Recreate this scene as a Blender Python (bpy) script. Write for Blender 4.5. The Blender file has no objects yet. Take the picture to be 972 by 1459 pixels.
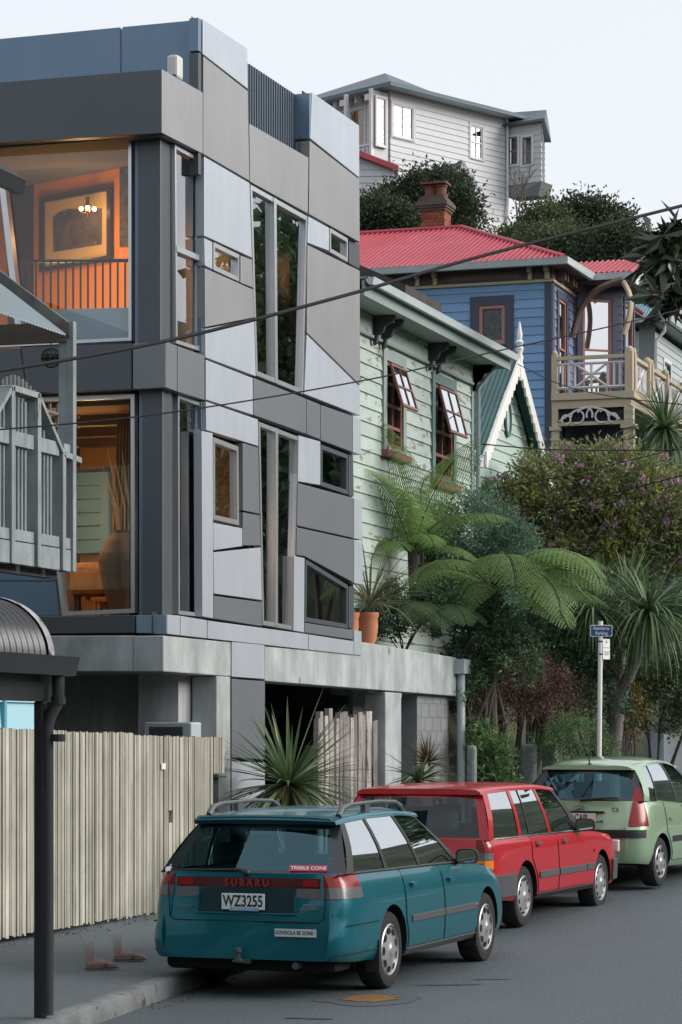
import bpy, bmesh, math, random
import numpy as np
from mathutils import Vector, Matrix
S = bpy.context.scene
COL = S.collection
R = math.radians

# ------------------------------------------------------------------ camera
YAW = R(18.5); FPX = 3728.0; CXP = 486.0; HZ = 1045.0; HC = 2.05; PW = 972.0; PH = 1459.0
cd = bpy.data.cameras.new('camera'); cam = bpy.data.objects.new('camera', cd); COL.objects.link(cam)
cam.location = (0, 0, HC); cam.rotation_euler = (R(90), 0, YAW)
cd.sensor_fit = 'HORIZONTAL'; cd.sensor_width = 36; cd.lens = 36 * FPX / PW
cd.shift_y = (HZ - PH / 2) / PW; cd.clip_start = .1; cd.clip_end = 9000
S.camera = cam

# ------------------------------------------------------------------ world, sun, exposure
SUN_EL, SUN_AZ = R(24), R(75)          # azimuth from +Y towards +X
w = bpy.data.worlds.new('World'); S.world = w; w.use_nodes = True
nt = w.node_tree; nt.nodes.clear()
sky = nt.nodes.new('ShaderNodeTexSky'); sky.sky_type = 'NISHITA'; sky.sun_disc = False
sky.sun_elevation = SUN_EL; sky.sun_rotation = SUN_AZ
sky.air_density = 1.0; sky.dust_density = 4.0; sky.ozone_density = 1.5
hs = nt.nodes.new('ShaderNodeMix'); hs.data_type = 'RGBA'; hs.inputs[0].default_value = .80
hs.inputs[7].default_value = (4.85, 4.95, 5.12, 1)          # thin even evening cloud over the blue
bg = nt.nodes.new('ShaderNodeBackground'); bg.inputs[1].default_value = .105
wo = nt.nodes.new('ShaderNodeOutputWorld')
nt.links.new(sky.outputs[0], hs.inputs[6]); nt.links.new(hs.outputs[2], bg.inputs[0]); nt.links.new(bg.outputs[0], wo.inputs[0])
sd = bpy.data.lights.new('sun', 'SUN'); sd.energy = 1.5; sd.angle = R(35); sd.color = (1, .955, .91)
sun = bpy.data.objects.new('sun', sd); COL.objects.link(sun)
sdir = Vector((math.sin(SUN_AZ) * math.cos(SUN_EL), math.cos(SUN_AZ) * math.cos(SUN_EL), math.sin(SUN_EL)))
sun.rotation_euler = sdir.to_track_quat('Z', 'Y').to_euler(); sun.location = sdir * 60
S.view_settings.view_transform = 'Standard'; S.view_settings.look = 'None'
S.view_settings.exposure = 0.98; S.view_settings.gamma = 1; S.view_settings.use_curve_mapping = False
S.cycles.max_bounces = 8; S.cycles.transparent_max_bounces = 16; S.cycles.use_denoising = True
S.cycles.sample_clamp_indirect = 6; S.cycles.caustics_reflective = False; S.cycles.caustics_refractive = False

# ------------------------------------------------------------------ pixel -> place
CT, ST = math.cos(YAW), math.sin(YAW)
def ray(px, py):
    a = (px - CXP) / FPX; b = (HZ - py) / FPX
    return Vector((a * CT - ST, a * ST + CT, b))
CAM = Vector((0, 0, HC))
def atX(px, py, X): r = ray(px, py); return CAM + r * (X / r.x)
def atY(px, py, Y): r = ray(px, py); return CAM + r * (Y / r.y)
def atZ(px, py, Z): r = ray(px, py); return CAM + r * ((Z - HC) / r.z)
def atD(px, py, d): return CAM + ray(px, py) * d
def atP(px, py, p0, n):
    r = ray(px, py); return CAM + r * ((Vector(p0) - CAM).dot(n) / r.dot(n))

# ------------------------------------------------------------------ materials
MATS = {}
def srgb(h):
    if isinstance(h, str):
        h = h.lstrip('#'); c = [int(h[i:i + 2], 16) / 255 for i in (0, 2, 4)]
        return tuple(x / 12.92 if x <= .04045 else ((x + .055) / 1.055) ** 2.4 for x in c)
    return tuple(h)
def M(name, col, rough=.6, metal=0, coat=0, var=0, vs=3, bump=0, bs=40, tint=0, spots=None, streak=None, spec=.5,
      emit=None, es=0, stretch=None, trans=0, peel=None):
    if name in MATS: return MATS[name]
    m = bpy.data.materials.new(name); m.use_nodes = True; n = m.node_tree; N = n.nodes; L = n.links
    b = N['Principled BSDF']; c = srgb(col)
    b.inputs['Base Color'].default_value = (*c, 1); b.inputs['Roughness'].default_value = rough
    b.inputs['Metallic'].default_value = metal; b.inputs['Specular IOR Level'].default_value = spec
    if coat: b.inputs['Coat Weight'].default_value = coat; b.inputs['Coat Roughness'].default_value = .03
    if emit: b.inputs['Emission Color'].default_value = (*srgb(emit), 1); b.inputs['Emission Strength'].default_value = es
    tc = N.new('ShaderNodeTexCoord'); cur = None
    def vec(st):
        if not st: return tc.outputs['Object']
        mp = N.new('ShaderNodeMapping'); mp.inputs['Scale'].default_value = st; L.new(tc.outputs['Object'], mp.inputs[0]); return mp.outputs[0]
    def noise(scale, detail=4, st=None, ro=.6):
        q = N.new('ShaderNodeTexNoise'); q.inputs['Scale'].default_value = scale; q.inputs['Detail'].default_value = detail
        q.inputs['Roughness'].default_value = ro; L.new(vec(st), q.inputs['Vector']); return q.outputs[0]
    def mul(colsock, facsock, amt):
        # colour * (1 + amt*(fac-.5)*2)
        mr = N.new('ShaderNodeMapRange'); mr.inputs['From Min'].default_value = .25; mr.inputs['From Max'].default_value = .75
        mr.inputs['To Min'].default_value = max(0, 1 - amt); mr.inputs['To Max'].default_value = 1 + amt; L.new(facsock, mr.inputs[0])
        mx = N.new('ShaderNodeMix'); mx.data_type = 'RGBA'; mx.blend_type = 'MULTIPLY'; mx.inputs[0].default_value = 1
        L.new(colsock, mx.inputs[6]); cmb = N.new('ShaderNodeCombineColor')
        for i in range(3): L.new(mr.outputs[0], cmb.inputs[i])
        L.new(cmb.outputs[0], mx.inputs[7]); return mx.outputs[2]
    if var or tint or spots or streak or peel:
        rgb = N.new('ShaderNodeRGB'); rgb.outputs[0].default_value = (*c, 1); cur = rgb.outputs[0]
        if var: cur = mul(cur, noise(vs, 5, stretch), var)
        if streak: cur = mul(cur, noise(streak[0], 4, streak[1]), streak[2])
        if spots:   # (colour, scale, threshold)
            q = noise(spots[1], 3); rp = N.new('ShaderNodeMapRange'); rp.inputs['From Min'].default_value = spots[2]
            rp.inputs['From Max'].default_value = spots[2] + .06; L.new(q, rp.inputs[0])
            mx = N.new('ShaderNodeMix'); mx.data_type = 'RGBA'; L.new(rp.outputs[0], mx.inputs[0]); L.new(cur, mx.inputs[6])
            mx.inputs[7].default_value = (*srgb(spots[0]), 1); cur = mx.outputs[2]
        if peel:    # (colour, scale, stretch, threshold)
            q = noise(peel[1], 6, peel[2], .7); rp = N.new('ShaderNodeMapRange'); rp.inputs['From Min'].default_value = peel[3]
            rp.inputs['From Max'].default_value = peel[3] + .03; L.new(q, rp.inputs[0])
            mx = N.new('ShaderNodeMix'); mx.data_type = 'RGBA'; L.new(rp.outputs[0], mx.inputs[0]); L.new(cur, mx.inputs[6])
            mx.inputs[7].default_value = (*srgb(peel[0]), 1); cur = mx.outputs[2]
        if tint:
            at = N.new('ShaderNodeAttribute'); at.attribute_name = 'tint'; mr = N.new('ShaderNodeMapRange')
            mr.inputs['To Min'].default_value = 1 - tint; mr.inputs['To Max'].default_value = 1 + tint; L.new(at.outputs['Fac'], mr.inputs[0])
            mx = N.new('ShaderNodeMix'); mx.data_type = 'RGBA'; mx.blend_type = 'MULTIPLY'; mx.inputs[0].default_value = 1
            L.new(cur, mx.inputs[6]); cmb = N.new('ShaderNodeCombineColor')
            for i in range(3): L.new(mr.outputs[0], cmb.inputs[i])
            L.new(cmb.outputs[0], mx.inputs[7]); cur = mx.outputs[2]
        L.new(cur, b.inputs['Base Color'])
    if bump:
        bp = N.new('ShaderNodeBump'); bp.inputs['Strength'].default_value = bump; bp.inputs['Distance'].default_value = .02
        L.new(noise(bs, 4, stretch), bp.inputs['Height']); L.new(bp.outputs[0], b.inputs['Normal'])
    if trans:
        tr = N.new('ShaderNodeBsdfTranslucent'); tr.inputs[0].default_value = (*[min(1, x * 1.3) for x in c], 1)
        if cur: L.new(cur, tr.inputs[0])
        mx = N.new('ShaderNodeMixShader'); mx.inputs[0].default_value = trans
        L.new(b.outputs[0], mx.inputs[1]); L.new(tr.outputs[0], mx.inputs[2]); L.new(mx.outputs[0], N['Material Output'].inputs[0])
    MATS[name] = m; return m
def GLASS(name, tint=(.9, .95, .95), r0=.09, r1=.95, power=4.0, rough=0.0, gcol=(.95, .97, 1)):
    if name in MATS: return MATS[name]
    m = bpy.data.materials.new(name); m.use_nodes = True; N = m.node_tree.nodes; L = m.node_tree.links
    N.clear(); out = N.new('ShaderNodeOutputMaterial')
    t = N.new('ShaderNodeBsdfTransparent'); t.inputs[0].default_value = (*tint, 1)
    g = N.new('ShaderNodeBsdfGlossy'); g.inputs[0].default_value = (*gcol, 1); g.inputs['Roughness'].default_value = rough
    lw = N.new('ShaderNodeLayerWeight'); lw.inputs[0].default_value = .5
    p = N.new('ShaderNodeMath'); p.operation = 'POWER'; p.inputs[1].default_value = power; L.new(lw.outputs['Facing'], p.inputs[0])
    mr = N.new('ShaderNodeMapRange'); mr.inputs['To Min'].default_value = r0; mr.inputs['To Max'].default_value = r1; L.new(p.outputs[0], mr.inputs[0])
    mx = N.new('ShaderNodeMixShader'); L.new(mr.outputs[0], mx.inputs[0]); L.new(t.outputs[0], mx.inputs[1]); L.new(g.outputs[0], mx.inputs[2])
    L.new(mx.outputs[0], out.inputs[0]); MATS[name] = m; return m

# ------------------------------------------------------------------ mesh building
WL = {}
class MB:
    def __init__(s): s.v = []; s.f = []; s.mi = []; s.t = []
    def add(s, vs, fs, mi=0, t=.5):
        o = len(s.v); s.v += [tuple(p) for p in vs]
        for f in fs: s.f.append(tuple(i + o for i in f)); s.mi.append(mi); s.t.append(t)
    def quad(s, a, b, c, d, mi=0, t=.5): s.add([a, b, c, d], [(0, 1, 2, 3)], mi, t)
    def poly(s, ps, mi=0, t=.5): s.add(ps, [tuple(range(len(ps)))], mi, t)
    def frame(s, o, ax, ay, az, mi=0, t=.5):
        o, ax, ay, az = map(Vector, (o, ax, ay, az))
        vs = [o, o + ax, o + ax + ay, o + ay, o + az, o + ax + az, o + ax + ay + az, o + ay + az]
        fs = [(3, 2, 1, 0), (4, 5, 6, 7), (0, 1, 5, 4), (1, 2, 6, 5), (2, 3, 7, 6), (3, 0, 4, 7)]
        if ax.cross(ay).dot(az) < 0: fs = [tuple(reversed(f)) for f in fs]
        s.add(vs, fs, mi, t)
    def box(s, x0, x1, y0, y1, z0, z1, mi=0, t=.5): s.frame((x0, y0, z0), (x1 - x0, 0, 0), (0, y1 - y0, 0), (0, 0, z1 - z0), mi, t)
    def prism(s, ps, ext, mi=0, t=.5):
        ps = [Vector(p) for p in ps]; e = Vector(ext); n = len(ps)
        nrm = Vector((0, 0, 0))
        for i in range(n): nrm += ps[i].cross(ps[(i + 1) % n])
        if nrm.dot(e) > 0: ps = ps[::-1]
        vs = ps + [p + e for p in ps]
        s.add(vs, [tuple(range(n)), tuple(range(2 * n - 1, n - 1, -1))] + [((i + 1) % n, i, i + n, (i + 1) % n + n) for i in range(n)], mi, t)
    def tube(s, pts, r, n=8, mi=0, t=.5, cap=True):
        pts = [Vector(p) for p in pts]; k = len(pts); rs = r if hasattr(r, '__len__') else [r] * k
        up = Vector((0, 0, 1)); rings = []; pa = None
        for i, p in enumerate(pts):
            d = (pts[min(i + 1, k - 1)] - pts[max(i - 1, 0)])
            if d.length < 1e-9: d = Vector((0, 0, 1))
            d.normalize()
            if pa is None: a = d.cross(up if abs(d.z) < .95 else Vector((1, 0, 0))).normalized()
            else:
                a = pa - d * pa.dot(d); a = a.normalized() if a.length > 1e-6 else d.cross(Vector((1, 0, 0))).normalized()
            pa = a; b = d.cross(a)
            rings.append([p + (a * math.cos(2 * math.pi * j / n) + b * math.sin(2 * math.pi * j / n)) * rs[i] for j in range(n)])
        vs = [q for rg in rings for q in rg]; fs = []
        for i in range(k - 1):
            for j in range(n): fs.append((i * n + j, i * n + (j + 1) % n, (i + 1) * n + (j + 1) % n, (i + 1) * n + j))
        if cap: fs += [tuple(range(n - 1, -1, -1)), tuple(range((k - 1) * n, k * n))]
        s.add(vs, fs, mi, t)
    def lathe(s, prof, o, ax=(0, 0, 1), n=24, mi=0, t=.5):
        o = Vector(o); ax = Vector(ax).normalized(); a = ax.cross(Vector((1, 0, 0)) if abs(ax.x) < .9 else Vector((0, 1, 0))).normalized(); b = ax.cross(a)
        vs = []; k = len(prof)
        for r, z in prof:
            for j in range(n): th = 2 * math.pi * j / n; vs.append(o + ax * z + (a * math.cos(th) + b * math.sin(th)) * r)
        fs = [(i * n + j, i * n + (j + 1) % n, (i + 1) * n + (j + 1) % n, (i + 1) * n + j) for i in range(k - 1) for j in range(n)]
        s.add(vs, fs, mi, t)
    def ball(s, c, rx, ry=None, rz=None, n=12, mi=0, t=.5):
        ry = ry or rx; rz = rz or rx; c = Vector(c); vs = []; k = n // 2
        for i in range(k + 1):
            ph = math.pi * i / k
            for j in range(n): th = 2 * math.pi * j / n; vs.append(c + Vector((rx * math.sin(ph) * math.cos(th), ry * math.sin(ph) * math.sin(th), -rz * math.cos(ph))))
        s.add(vs, [(i * n + j, i * n + (j + 1) % n, (i + 1) * n + (j + 1) % n, (i + 1) * n + j) for i in range(k) for j in range(n)], mi, t)
    def grid(s, P, mi=0, t=.5, flip=False):
        r = len(P); c = len(P[0]); vs = [q for row in P for q in row]
        fs = [(i * c + j, i * c + j + 1, (i + 1) * c + j + 1, (i + 1) * c + j) for i in range(r - 1) for j in range(c - 1)]
        if flip: fs = [tuple(reversed(f)) for f in fs]
        s.add(vs, fs, mi, t)
    def build(s, name, mats, parent=None, smooth=None, local=False, bevel=0, tint=False):
        if not isinstance(mats, (list, tuple)): mats = [mats]
        return mesh_obj(name, np.array(s.v, float).reshape(-1, 3), s.f, s.mi, mats, parent, smooth, local, bevel, s.t if tint else None)
def mesh_obj(name, v, f, mi, mats, parent=None, smooth=None, local=False, bevel=0, tint=None):
    off = np.zeros(3)
    if not local:
        if parent is not None: off = WL[parent.name]
        elif len(v): off = np.array([(v[:, 0].min() + v[:, 0].max()) / 2, (v[:, 1].min() + v[:, 1].max()) / 2, v[:, 2].min()])
    me = bpy.data.meshes.new(name)
    me.from_pydata((v - off).tolist(), [], f if isinstance(f, list) else f.tolist())
    for m in mats: me.materials.append(m)
    if mi is not None and len(mats) > 1: me.polygons.foreach_set('material_index', np.array(mi, dtype=np.int32))
    if tint is not None:
        a = me.attributes.new('tint', 'FLOAT', 'FACE'); a.data.foreach_set('value', np.array(tint, dtype=np.float32))
    if smooth is not None:
        me.polygons.foreach_set('use_smooth', np.ones(len(me.polygons), dtype=bool))
        if smooth < 180: me.set_sharp_from_angle(angle=R(smooth))
    me.update()
    o = bpy.data.objects.new(name, me); COL.objects.link(o)
    if parent is not None: o.parent = parent; WL[o.name] = WL[parent.name]
    else: o.location = off; WL[o.name] = off.copy()
    if bevel:
        b = o.modifiers.new('bevel', 'BEVEL'); b.width = bevel; b.segments = 2; b.limit_method = 'ANGLE'; b.angle_limit = R(40)
    return o
def thing(name, label, cat, loc=(0, 0, 0), rz=0, group=None):
    o = bpy.data.objects.new(name, None); COL.objects.link(o); o.location = loc; o.rotation_euler = (0, 0, rz)
    o.empty_display_size = .2; WL[o.name] = np.array(loc, float); return tag(o, label, cat, group)
def tag(o, label=None, cat=None, group=None, kind=None):
    if label: o['label'] = label
    if cat: o['category'] = cat
    if group: o['group'] = group
    if kind: o['kind'] = kind
    return o
def struct(mb, name, mats, **k): o = mb.build(name, mats, **k); o['kind'] = 'structure'; return o
def text_mesh(txt, size, font_bold=False, extrude=.002, align='CENTER', space=1.0):
    c = bpy.data.curves.new('t', 'FONT'); c.body = txt; c.size = size; c.align_x = align; c.align_y = 'CENTER'; c.extrude = extrude; c.space_character = space
    if font_bold: c.offset = size * .018
    o = bpy.data.objects.new('t', c); COL.objects.link(o)
    dg = bpy.context.evaluated_depsgraph_get(); me = bpy.data.meshes.new_from_object(o.evaluated_get(dg))
    v = [tuple(p.co) for p in me.vertices]; f = [tuple(p.vertices) for p in me.polygons]
    bpy.data.objects.remove(o); bpy.data.curves.remove(c); bpy.data.meshes.remove(me); return v, f
def put_text(mb, txt, size, o, ux, uy, mi=0, bold=False, wscale=1.0, **k):
    v, f = text_mesh(txt, size, bold, **k); o = Vector(o); ux = Vector(ux).normalized(); uy = Vector(uy).normalized(); un = ux.cross(uy)
    mb.add([o + ux * p[0] * wscale + uy * p[1] + un * p[2] for p in v], f, mi)
def inset(ps, d):
    # inward offset of a 2d polygon (list of (a,b))
    n = len(ps); ar = sum(ps[i][0] * ps[(i + 1) % n][1] - ps[(i + 1) % n][0] * ps[i][1] for i in range(n)); sg = 1 if ar > 0 else -1
    out = []
    for i in range(n):
        p0, p1, p2 = ps[i - 1], ps[i], ps[(i + 1) % n]
        e1 = Vector((p1[0] - p0[0], p1[1] - p0[1])).normalized(); e2 = Vector((p2[0] - p1[0], p2[1] - p1[1])).normalized()
        n1 = Vector((-e1.y, e1.x)) * sg; n2 = Vector((-e2.y, e2.x)) * sg
        b = (n1 + n2); l = b.length
        if l < 1e-6: b = n1
        else: b = b / l
        k = d / max(.35, b.dot(n1)); out.append((p1[0] + b.x * k, p1[1] + b.y * k))
    return out
def interp(x, xs, ys): return float(np.interp(x, xs, ys))
def copy_tree(o, parent=None):
    c = o.copy(); COL.objects.link(c)
    if parent is not None: c.parent = parent
    for ch in list(o.children): copy_tree(ch, c)
    return c
def gz(Y): return interp(Y, [0, 22, 24, 26, 28, 30, 32, 36, 40, 50, 60, 90, 200], [0, 0, .02, .05, .09, .15, .24, .4, .55, .9, 1.3, 3, 9])
# ------------------------------------------------------------------ ground
m_asphalt = M('asphalt', (.088, .110, .122), .62, var=.30, vs=26, bump=1.0, bs=60, spots=((.22, .25, .26), 70, .63), streak=(.7, (1, .3, 1), .2))
m_walk = M('footpath_asphalt', (.105, .125, .138), .8, var=.2, vs=14, streak=(.9, (1, .5, 1), .2), bump=.5, bs=120, spots=((.22, .24, .25), 210, .65))
m_kerb = M('kerb_concrete', (.16, .17, .175), .8, var=.4, vs=3, bump=.5, bs=60, spots=((.05, .055, .05), 5, .6))
m_soil = M('soil', (.05, .045, .035), .95, var=.5, vs=2, bump=.6, bs=8)
m_rust = M('rust_patch', (.22, .11, .03), .9, var=.5, vs=20, bump=.6, bs=80)
m_patch = M('road_patch', (.085, .095, .105), .75, var=.15, vs=8, bump=.6, bs=110)
KERB = [(-20, -7.2), (14, -7.2), (16, -7.38), (18, -7.62), (20, -7.86), (22, -8.02), (26, -8.42), (29, -8.4), (32, -8.25), (36, -7.9), (42, -7.0), (50, -5.2), (60, -2.0), (80, 6.0)]
def kx(Y): return interp(Y, [k[0] for k in KERB], [k[1] for k in KERB])
ys = [-20, 0, 6, 10, 12, 14, 15, 16, 17, 18, 19, 20, 21, 22, 23, 24, 25, 26, 27, 28, 29, 30, 31, 32, 33, 34, 35, 36, 38, 40, 42, 45, 50, 55, 60, 70, 80, 100, 140]
mb = MB(); mb.grid([[(kx(y) + t * (9.5 if t > .01 else 0), y, gz(y)) for t in (0, .25, .5, .75, 1)] for y in ys]); struct(mb, 'road', m_asphalt)
mb = MB()
mb.grid([[(-12.5, y, gz(y) + .17), (-10.6, y, gz(y) + .16), (kx(y) - .14, y, gz(y) + .135)] for y in ys]); struct(mb, 'footpath', m_walk)
mb = MB()
mb.grid([[(kx(y) - .14, y, gz(y) + .138), (kx(y) - .13, y, gz(y) + .142), (kx(y) - .02, y, gz(y) + .135), (kx(y), y, gz(y) + .115), (kx(y) + .012, y, gz(y) + .02), (kx(y) + .012, y, gz(y) - .05)] for y in ys])
struct(mb, 'kerb', m_kerb, smooth=50)
mb = MB()
mb.grid([[(kx(y) + 9.5, y, gz(y) + .12), (kx(y) + 12, y, gz(y) + .14)] for y in ys]); struct(mb, 'far_footpath', m_walk)
def terr(X, Y):
    s = max(0, -11.2 - X)
    h = interp(s, [0, 1.5, 4, 6, 10, 20, 40, 90], [.1, 2.3, 3.6, 5.4, 7.6, 10.5, 20, 30]) * interp(Y, [32.5, 37], [0, 1])
    h += interp(Y, [74, 115, 250], [0, 9, 14]) * interp(s, [0, 6], [0.1, 1])
    return gz(min(Y, 130)) + h
xs_ = [-10.9, -11.2, -12, -12.7, -14, -15, -17, -19, -21, -24, -28, -32, -38, -46, -60, -90, -140]
ty = [33, 34, 35, 36, 37, 39, 42, 46, 50, 55, 60, 65, 70, 75, 80, 86, 92, 100, 108, 116, 130, 160, 220, 300]
mb = MB(); rnd = random.Random(5)
mb.grid([[(x, y, terr(x, y) + (rnd.uniform(-.3, .3) if x < -15 else 0)) for x in xs_] for y in ty]); struct(mb, 'hillside', M('bush_cover', (.045, .062, .033), .95, var=.6, vs=.35, bump=1, bs=1.5, spots=((.08, .09, .045), .6, .55)), smooth=180)
mb = MB()
def terr2(X, Y):  # the valley side across the street, seen only mirrored in glass and paint
    return gz(min(Y, 130)) - .02 + interp(X - kx(min(Y, 80)), [12, 16, 30, 60, 130], [.1, 1.0, 7, 14, 24]) + interp(Y, [70, 95, 125, 180], [0, 2, 10, 15]) * interp(X - kx(min(Y, 80)), [12, 14], [0, 1])
m_bush = MATS['bush_cover']
mb.grid([[(kx(min(y, 80)) + d, y, terr2(kx(min(y, 80)) + d, y) + (random.Random(int(y * 7 + d)).uniform(-.8, 2.2) if d > 20 else 0)) for d in (12, 14, 16, 22, 26, 30, 36, 42, 50, 60, 70, 100, 130)] for y in [-60, -40, -20, -8, 0, 10, 20, 30, 40, 50, 60, 70, 80, 90, 100, 108, 116, 124, 132, 150, 180, 260]], flip=True)
struct(mb, 'far_hill', m_bush)
mb = MB(); rh = random.Random(4)
mb.grid([[(x, y, h + rh.uniform(-.8, 1.2) * (h > 1)) for x in range(-90, 31, 8)] for y, h in ((-26, -.3), (-30, 3), (-36, 8), (-44, 12), (-60, 17), (-90, 22))])
struct(mb, 'shading_hill', m_bush)  # unseen hill added behind the camera to darken reflections and camera-facing walls
mb = MB(); mb.grid([[(x, y, -.6) for x in (-3000, -300, -20, 20, 300, 3000)] for y in (-3000, -200, -20, 60, 300, 3000)]); struct(mb, 'ground', m_soil)
# manhole patch in the carriageway
t = thing('manhole_cover', 'round rusty orange cover set in the road beside the teal wagon', 'manhole', tuple(atZ(527, 1423, .004)))
p = atZ(527, 1423, .004); mb = MB()
rr = random.Random(3)
mb.poly([(p.x + .42 * rr.uniform(.8, 1.15) * math.cos(a * math.pi / 9), p.y + .52 * rr.uniform(.8, 1.15) * math.sin(a * math.pi / 9), .004) for a in range(18)]); mb.build('patch', m_patch, t)
mb = MB(); mb.poly([(p.x + .2 * rr.uniform(.7, 1.2) * math.cos(a * math.pi / 9) + .02, p.y + .3 * rr.uniform(.7, 1.2) * math.sin(a * math.pi / 9), .008) for a in range(18)]); mb.build('lid', m_rust, t)

# ------------------------------------------------------------------ modern clad house
XF = -10.6; YL = 25.70
m_light = M('cladding_silver', (.47, .515, .575), .42, metal=.35, var=.07, vs=1.2, streak=(4, (1, 1.5, .2), .05))
m_mid = M('cladding_taupe', (.305, .31, .32), .42, metal=.35, var=.07, vs=1.2, streak=(5, (.3, 5, .25), .06))
m_dark = M('cladding_grey', (.185, .205, .225), .42, metal=.35, var=.06, vs=1.2)
m_char = M('cladding_charcoal', (.085, .098, .112), .45, metal=.3, var=.06, vs=1.5)
m_blue = M('cladding_bluegrey', (.15, .225, .32), .4, metal=.4, var=.05, vs=1.5)
m_blue2 = M('cladding_paleblue', (.27, .36, .46), .4, metal=.4, var=.05, vs=1.5)
m_gap = M('joint_black', (.012, .013, .015), .8)
m_alu = M('aluminium', (.62, .65, .68), .3, metal=.75, var=.05, vs=4)
m_conc = M('concrete', (.36, .39, .395), .8, var=.28, vs=1.7, bump=.25, bs=14, streak=(2.2, (1.5, 1.5, .35), .26), peel=((.15, .155, .145), 1.6, (1.4, 1.4, .8), .66))
m_concd = M('concrete_dark', (.36, .375, .38), .85, var=.2, vs=1.2, streak=(6, (1, 1, .1), .3))
m_glass = GLASS('window_glass', (.90, .94, .94), .06, .95, 2.6)
m_glassd = GLASS('window_glass_dark', (.62, .66, .66), .12, .95, 2.2)
m_louv = M('screen_blue', (.085, .115, .15), .5, metal=.4)
m_orange = M('plaster_orange', (.72, .25, .045), .8, var=.06, vs=2)
m_ceil = M('ceiling_grey', (.16, .15, .15), .9)
m_floor = M('timber_floor', (.16, .08, .03), .5, var=.3, vs=6, stretch=(1, .1, 1))
m_timber = M('dark_timber', (.055, .03, .018), .6, var=.3, vs=5)
m_curt = M('curtain_cloth', (.42, .25, .10), .9, var=.2, vs=3)
m_curtg = M('curtain_grey', (.24, .25, .26), .9, var=.2, vs=3)
m_plast = M('offwhite_plastic', (.55, .57, .55), .5)
m_white = M('white_paint', (.78, .78, .76), .5, var=.04, vs=4)
HOUSE = thing('modern_house', 'grey panel clad modern house with lit orange rooms over a concrete base', 'house', (-13, 29, .2))
def wpx(ps, X=XF): return [atX(x, y, X) for x, y in ps]
def panel(ps, mat, X=XF, th=.10, name='cladding_panel', gap=.007):
    q = [(p.y, p.z) for p in wpx(ps, X)]; q = inset(q, gap)
    mb = MB(); mb.prism([(X, a, b) for a, b in q], (-th, 0, 0)); LINER.append(inset(q, -.035)); return mb.build(name, mat, HOUSE, bevel=.004)
LINER = []
def lpanel(ps, mat, Y, th=.10, name='cladding_panel', gap=.007):
    q = [(p.x, p.z) for p in [atY(x, y, Y) for x, y in ps]]; q = inset(q, gap)
    mb = MB(); mb.prism([(a, Y, b) for a, b in q], (0, th, 0)); return mb.build(name, mat, HOUSE, bevel=.004)
def pwindow(ps, X=XF - .018, fw=.05, mull=(), trans=(), glass=None, depth=.09, axis='X', room=None):
    """window in a wall plane: outer polygon in the photograph, aluminium frame with real depth, pane behind"""
    f = (lambda a, b, d=0: (X - d, a, b)) if axis == 'X' else (lambda a, b, d=0: (a, X + d, b))
    q = [(p.y, p.z) for p in wpx(ps, X)] if axis == 'X' else [(p.x, p.z) for p in [atY(x, y, X) for x, y in ps]]
    q = inset(q, .004); i = inset(q, fw); n = len(q); mb = MB()
    for k in range(n):
        a, b, c, d = q[k], q[(k + 1) % n], i[(k + 1) % n], i[k]
        mb.prism([f(*a), f(*b), f(*c), f(*d)], (-depth, 0, 0) if axis == 'X' else (0, depth, 0))
    o = mb.build('window', m_alu, HOUSE)
    mb = MB(); mb.poly([f(a, b, .045) for a, b in i]); mb.build('pane', glass or m_glassd, o)
    for (x0, y0), (x1, y1), wd in mull:
        pa = atX(x0, y0, X) if axis == 'X' else atY(x0, y0, X); pb = atX(x1, y1, X) if axis == 'X' else atY(x1, y1, X)
        A = (pa.y, pa.z) if axis == 'X' else (pa.x, pa.z); B = (pb.y, pb.z) if axis == 'X' else (pb.x, pb.z)
        d = Vector((B[0] - A[0], B[1] - A[1])).normalized(); nx, ny = -d.y * wd / 2, d.x * wd / 2
        mb = MB(); e = .012
        mb.prism([f(A[0] + nx, A[1] + ny, -e), f(A[0] - nx, A[1] - ny, -e), f(B[0] - nx, B[1] - ny, -e), f(B[0] + nx, B[1] + ny, -e)], (-depth, 0, 0) if axis == 'X' else (0, depth, 0))
        mb.build('mullion', m_alu, o)
    return o
P = panel
# roof line
P([(289, 26), (353, 68), (353.5, 127.5), (289, 77.5)], m_light)
P([(290, 79), (353.5, 129), (356, 258.5), (290, 220)], m_mid)
P([(355.5, 175), (440, 224), (439, 305), (356.5, 259.5)], m_mid)
P([(445, 131), (512, 178), (512.5, 254), (442.5, 198)], m_light, th=.34)
P([(441.5, 199.5), (512.5, 255), (513, 345.7), (440.5, 305.5)], m_mid, th=.3)
# upper storey
P([(291, 222), (356, 260), (359.5, 368), (291, 336.5)], m_light)
P([(291, 338), (303, 344), (303, 384.5), (292, 379)], m_light)
P([(343, 363), (359.5, 369.5), (361.5, 411), (343, 403.5)], m_mid)
P([(292, 381), (361.5, 412), (362.5, 453), (292.5, 467)], m_mid)
P([(292.5, 468), (362.5, 454), (365, 537), (293, 510)], m_light)
P([(440, 307.5), (469.5, 324), (469, 358), (438.5, 346.5)], m_light)
P([(438.5, 348), (513, 385), (513.5, 549.5), (437.5, 474.5)], m_mid)
P([(437.5, 476), (513.5, 551), (513.5, 593), (434, 562)], m_light)
P([(497.5, 341), (513, 347), (513, 383.5), (497.5, 376)], m_char, th=.09, X=XF - .06)
pwindow([(356.8, 262), (438.5, 308), (432, 562), (365, 535)], mull=[((391, 282), (393, 546), .085)], trans=(), fw=.055)
pwindow([(304, 344), (341.5, 362.5), (341.5, 402), (304, 384.5)])
pwindow([(470, 324), (496, 339.5), (496, 374), (470, 359)])
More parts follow.
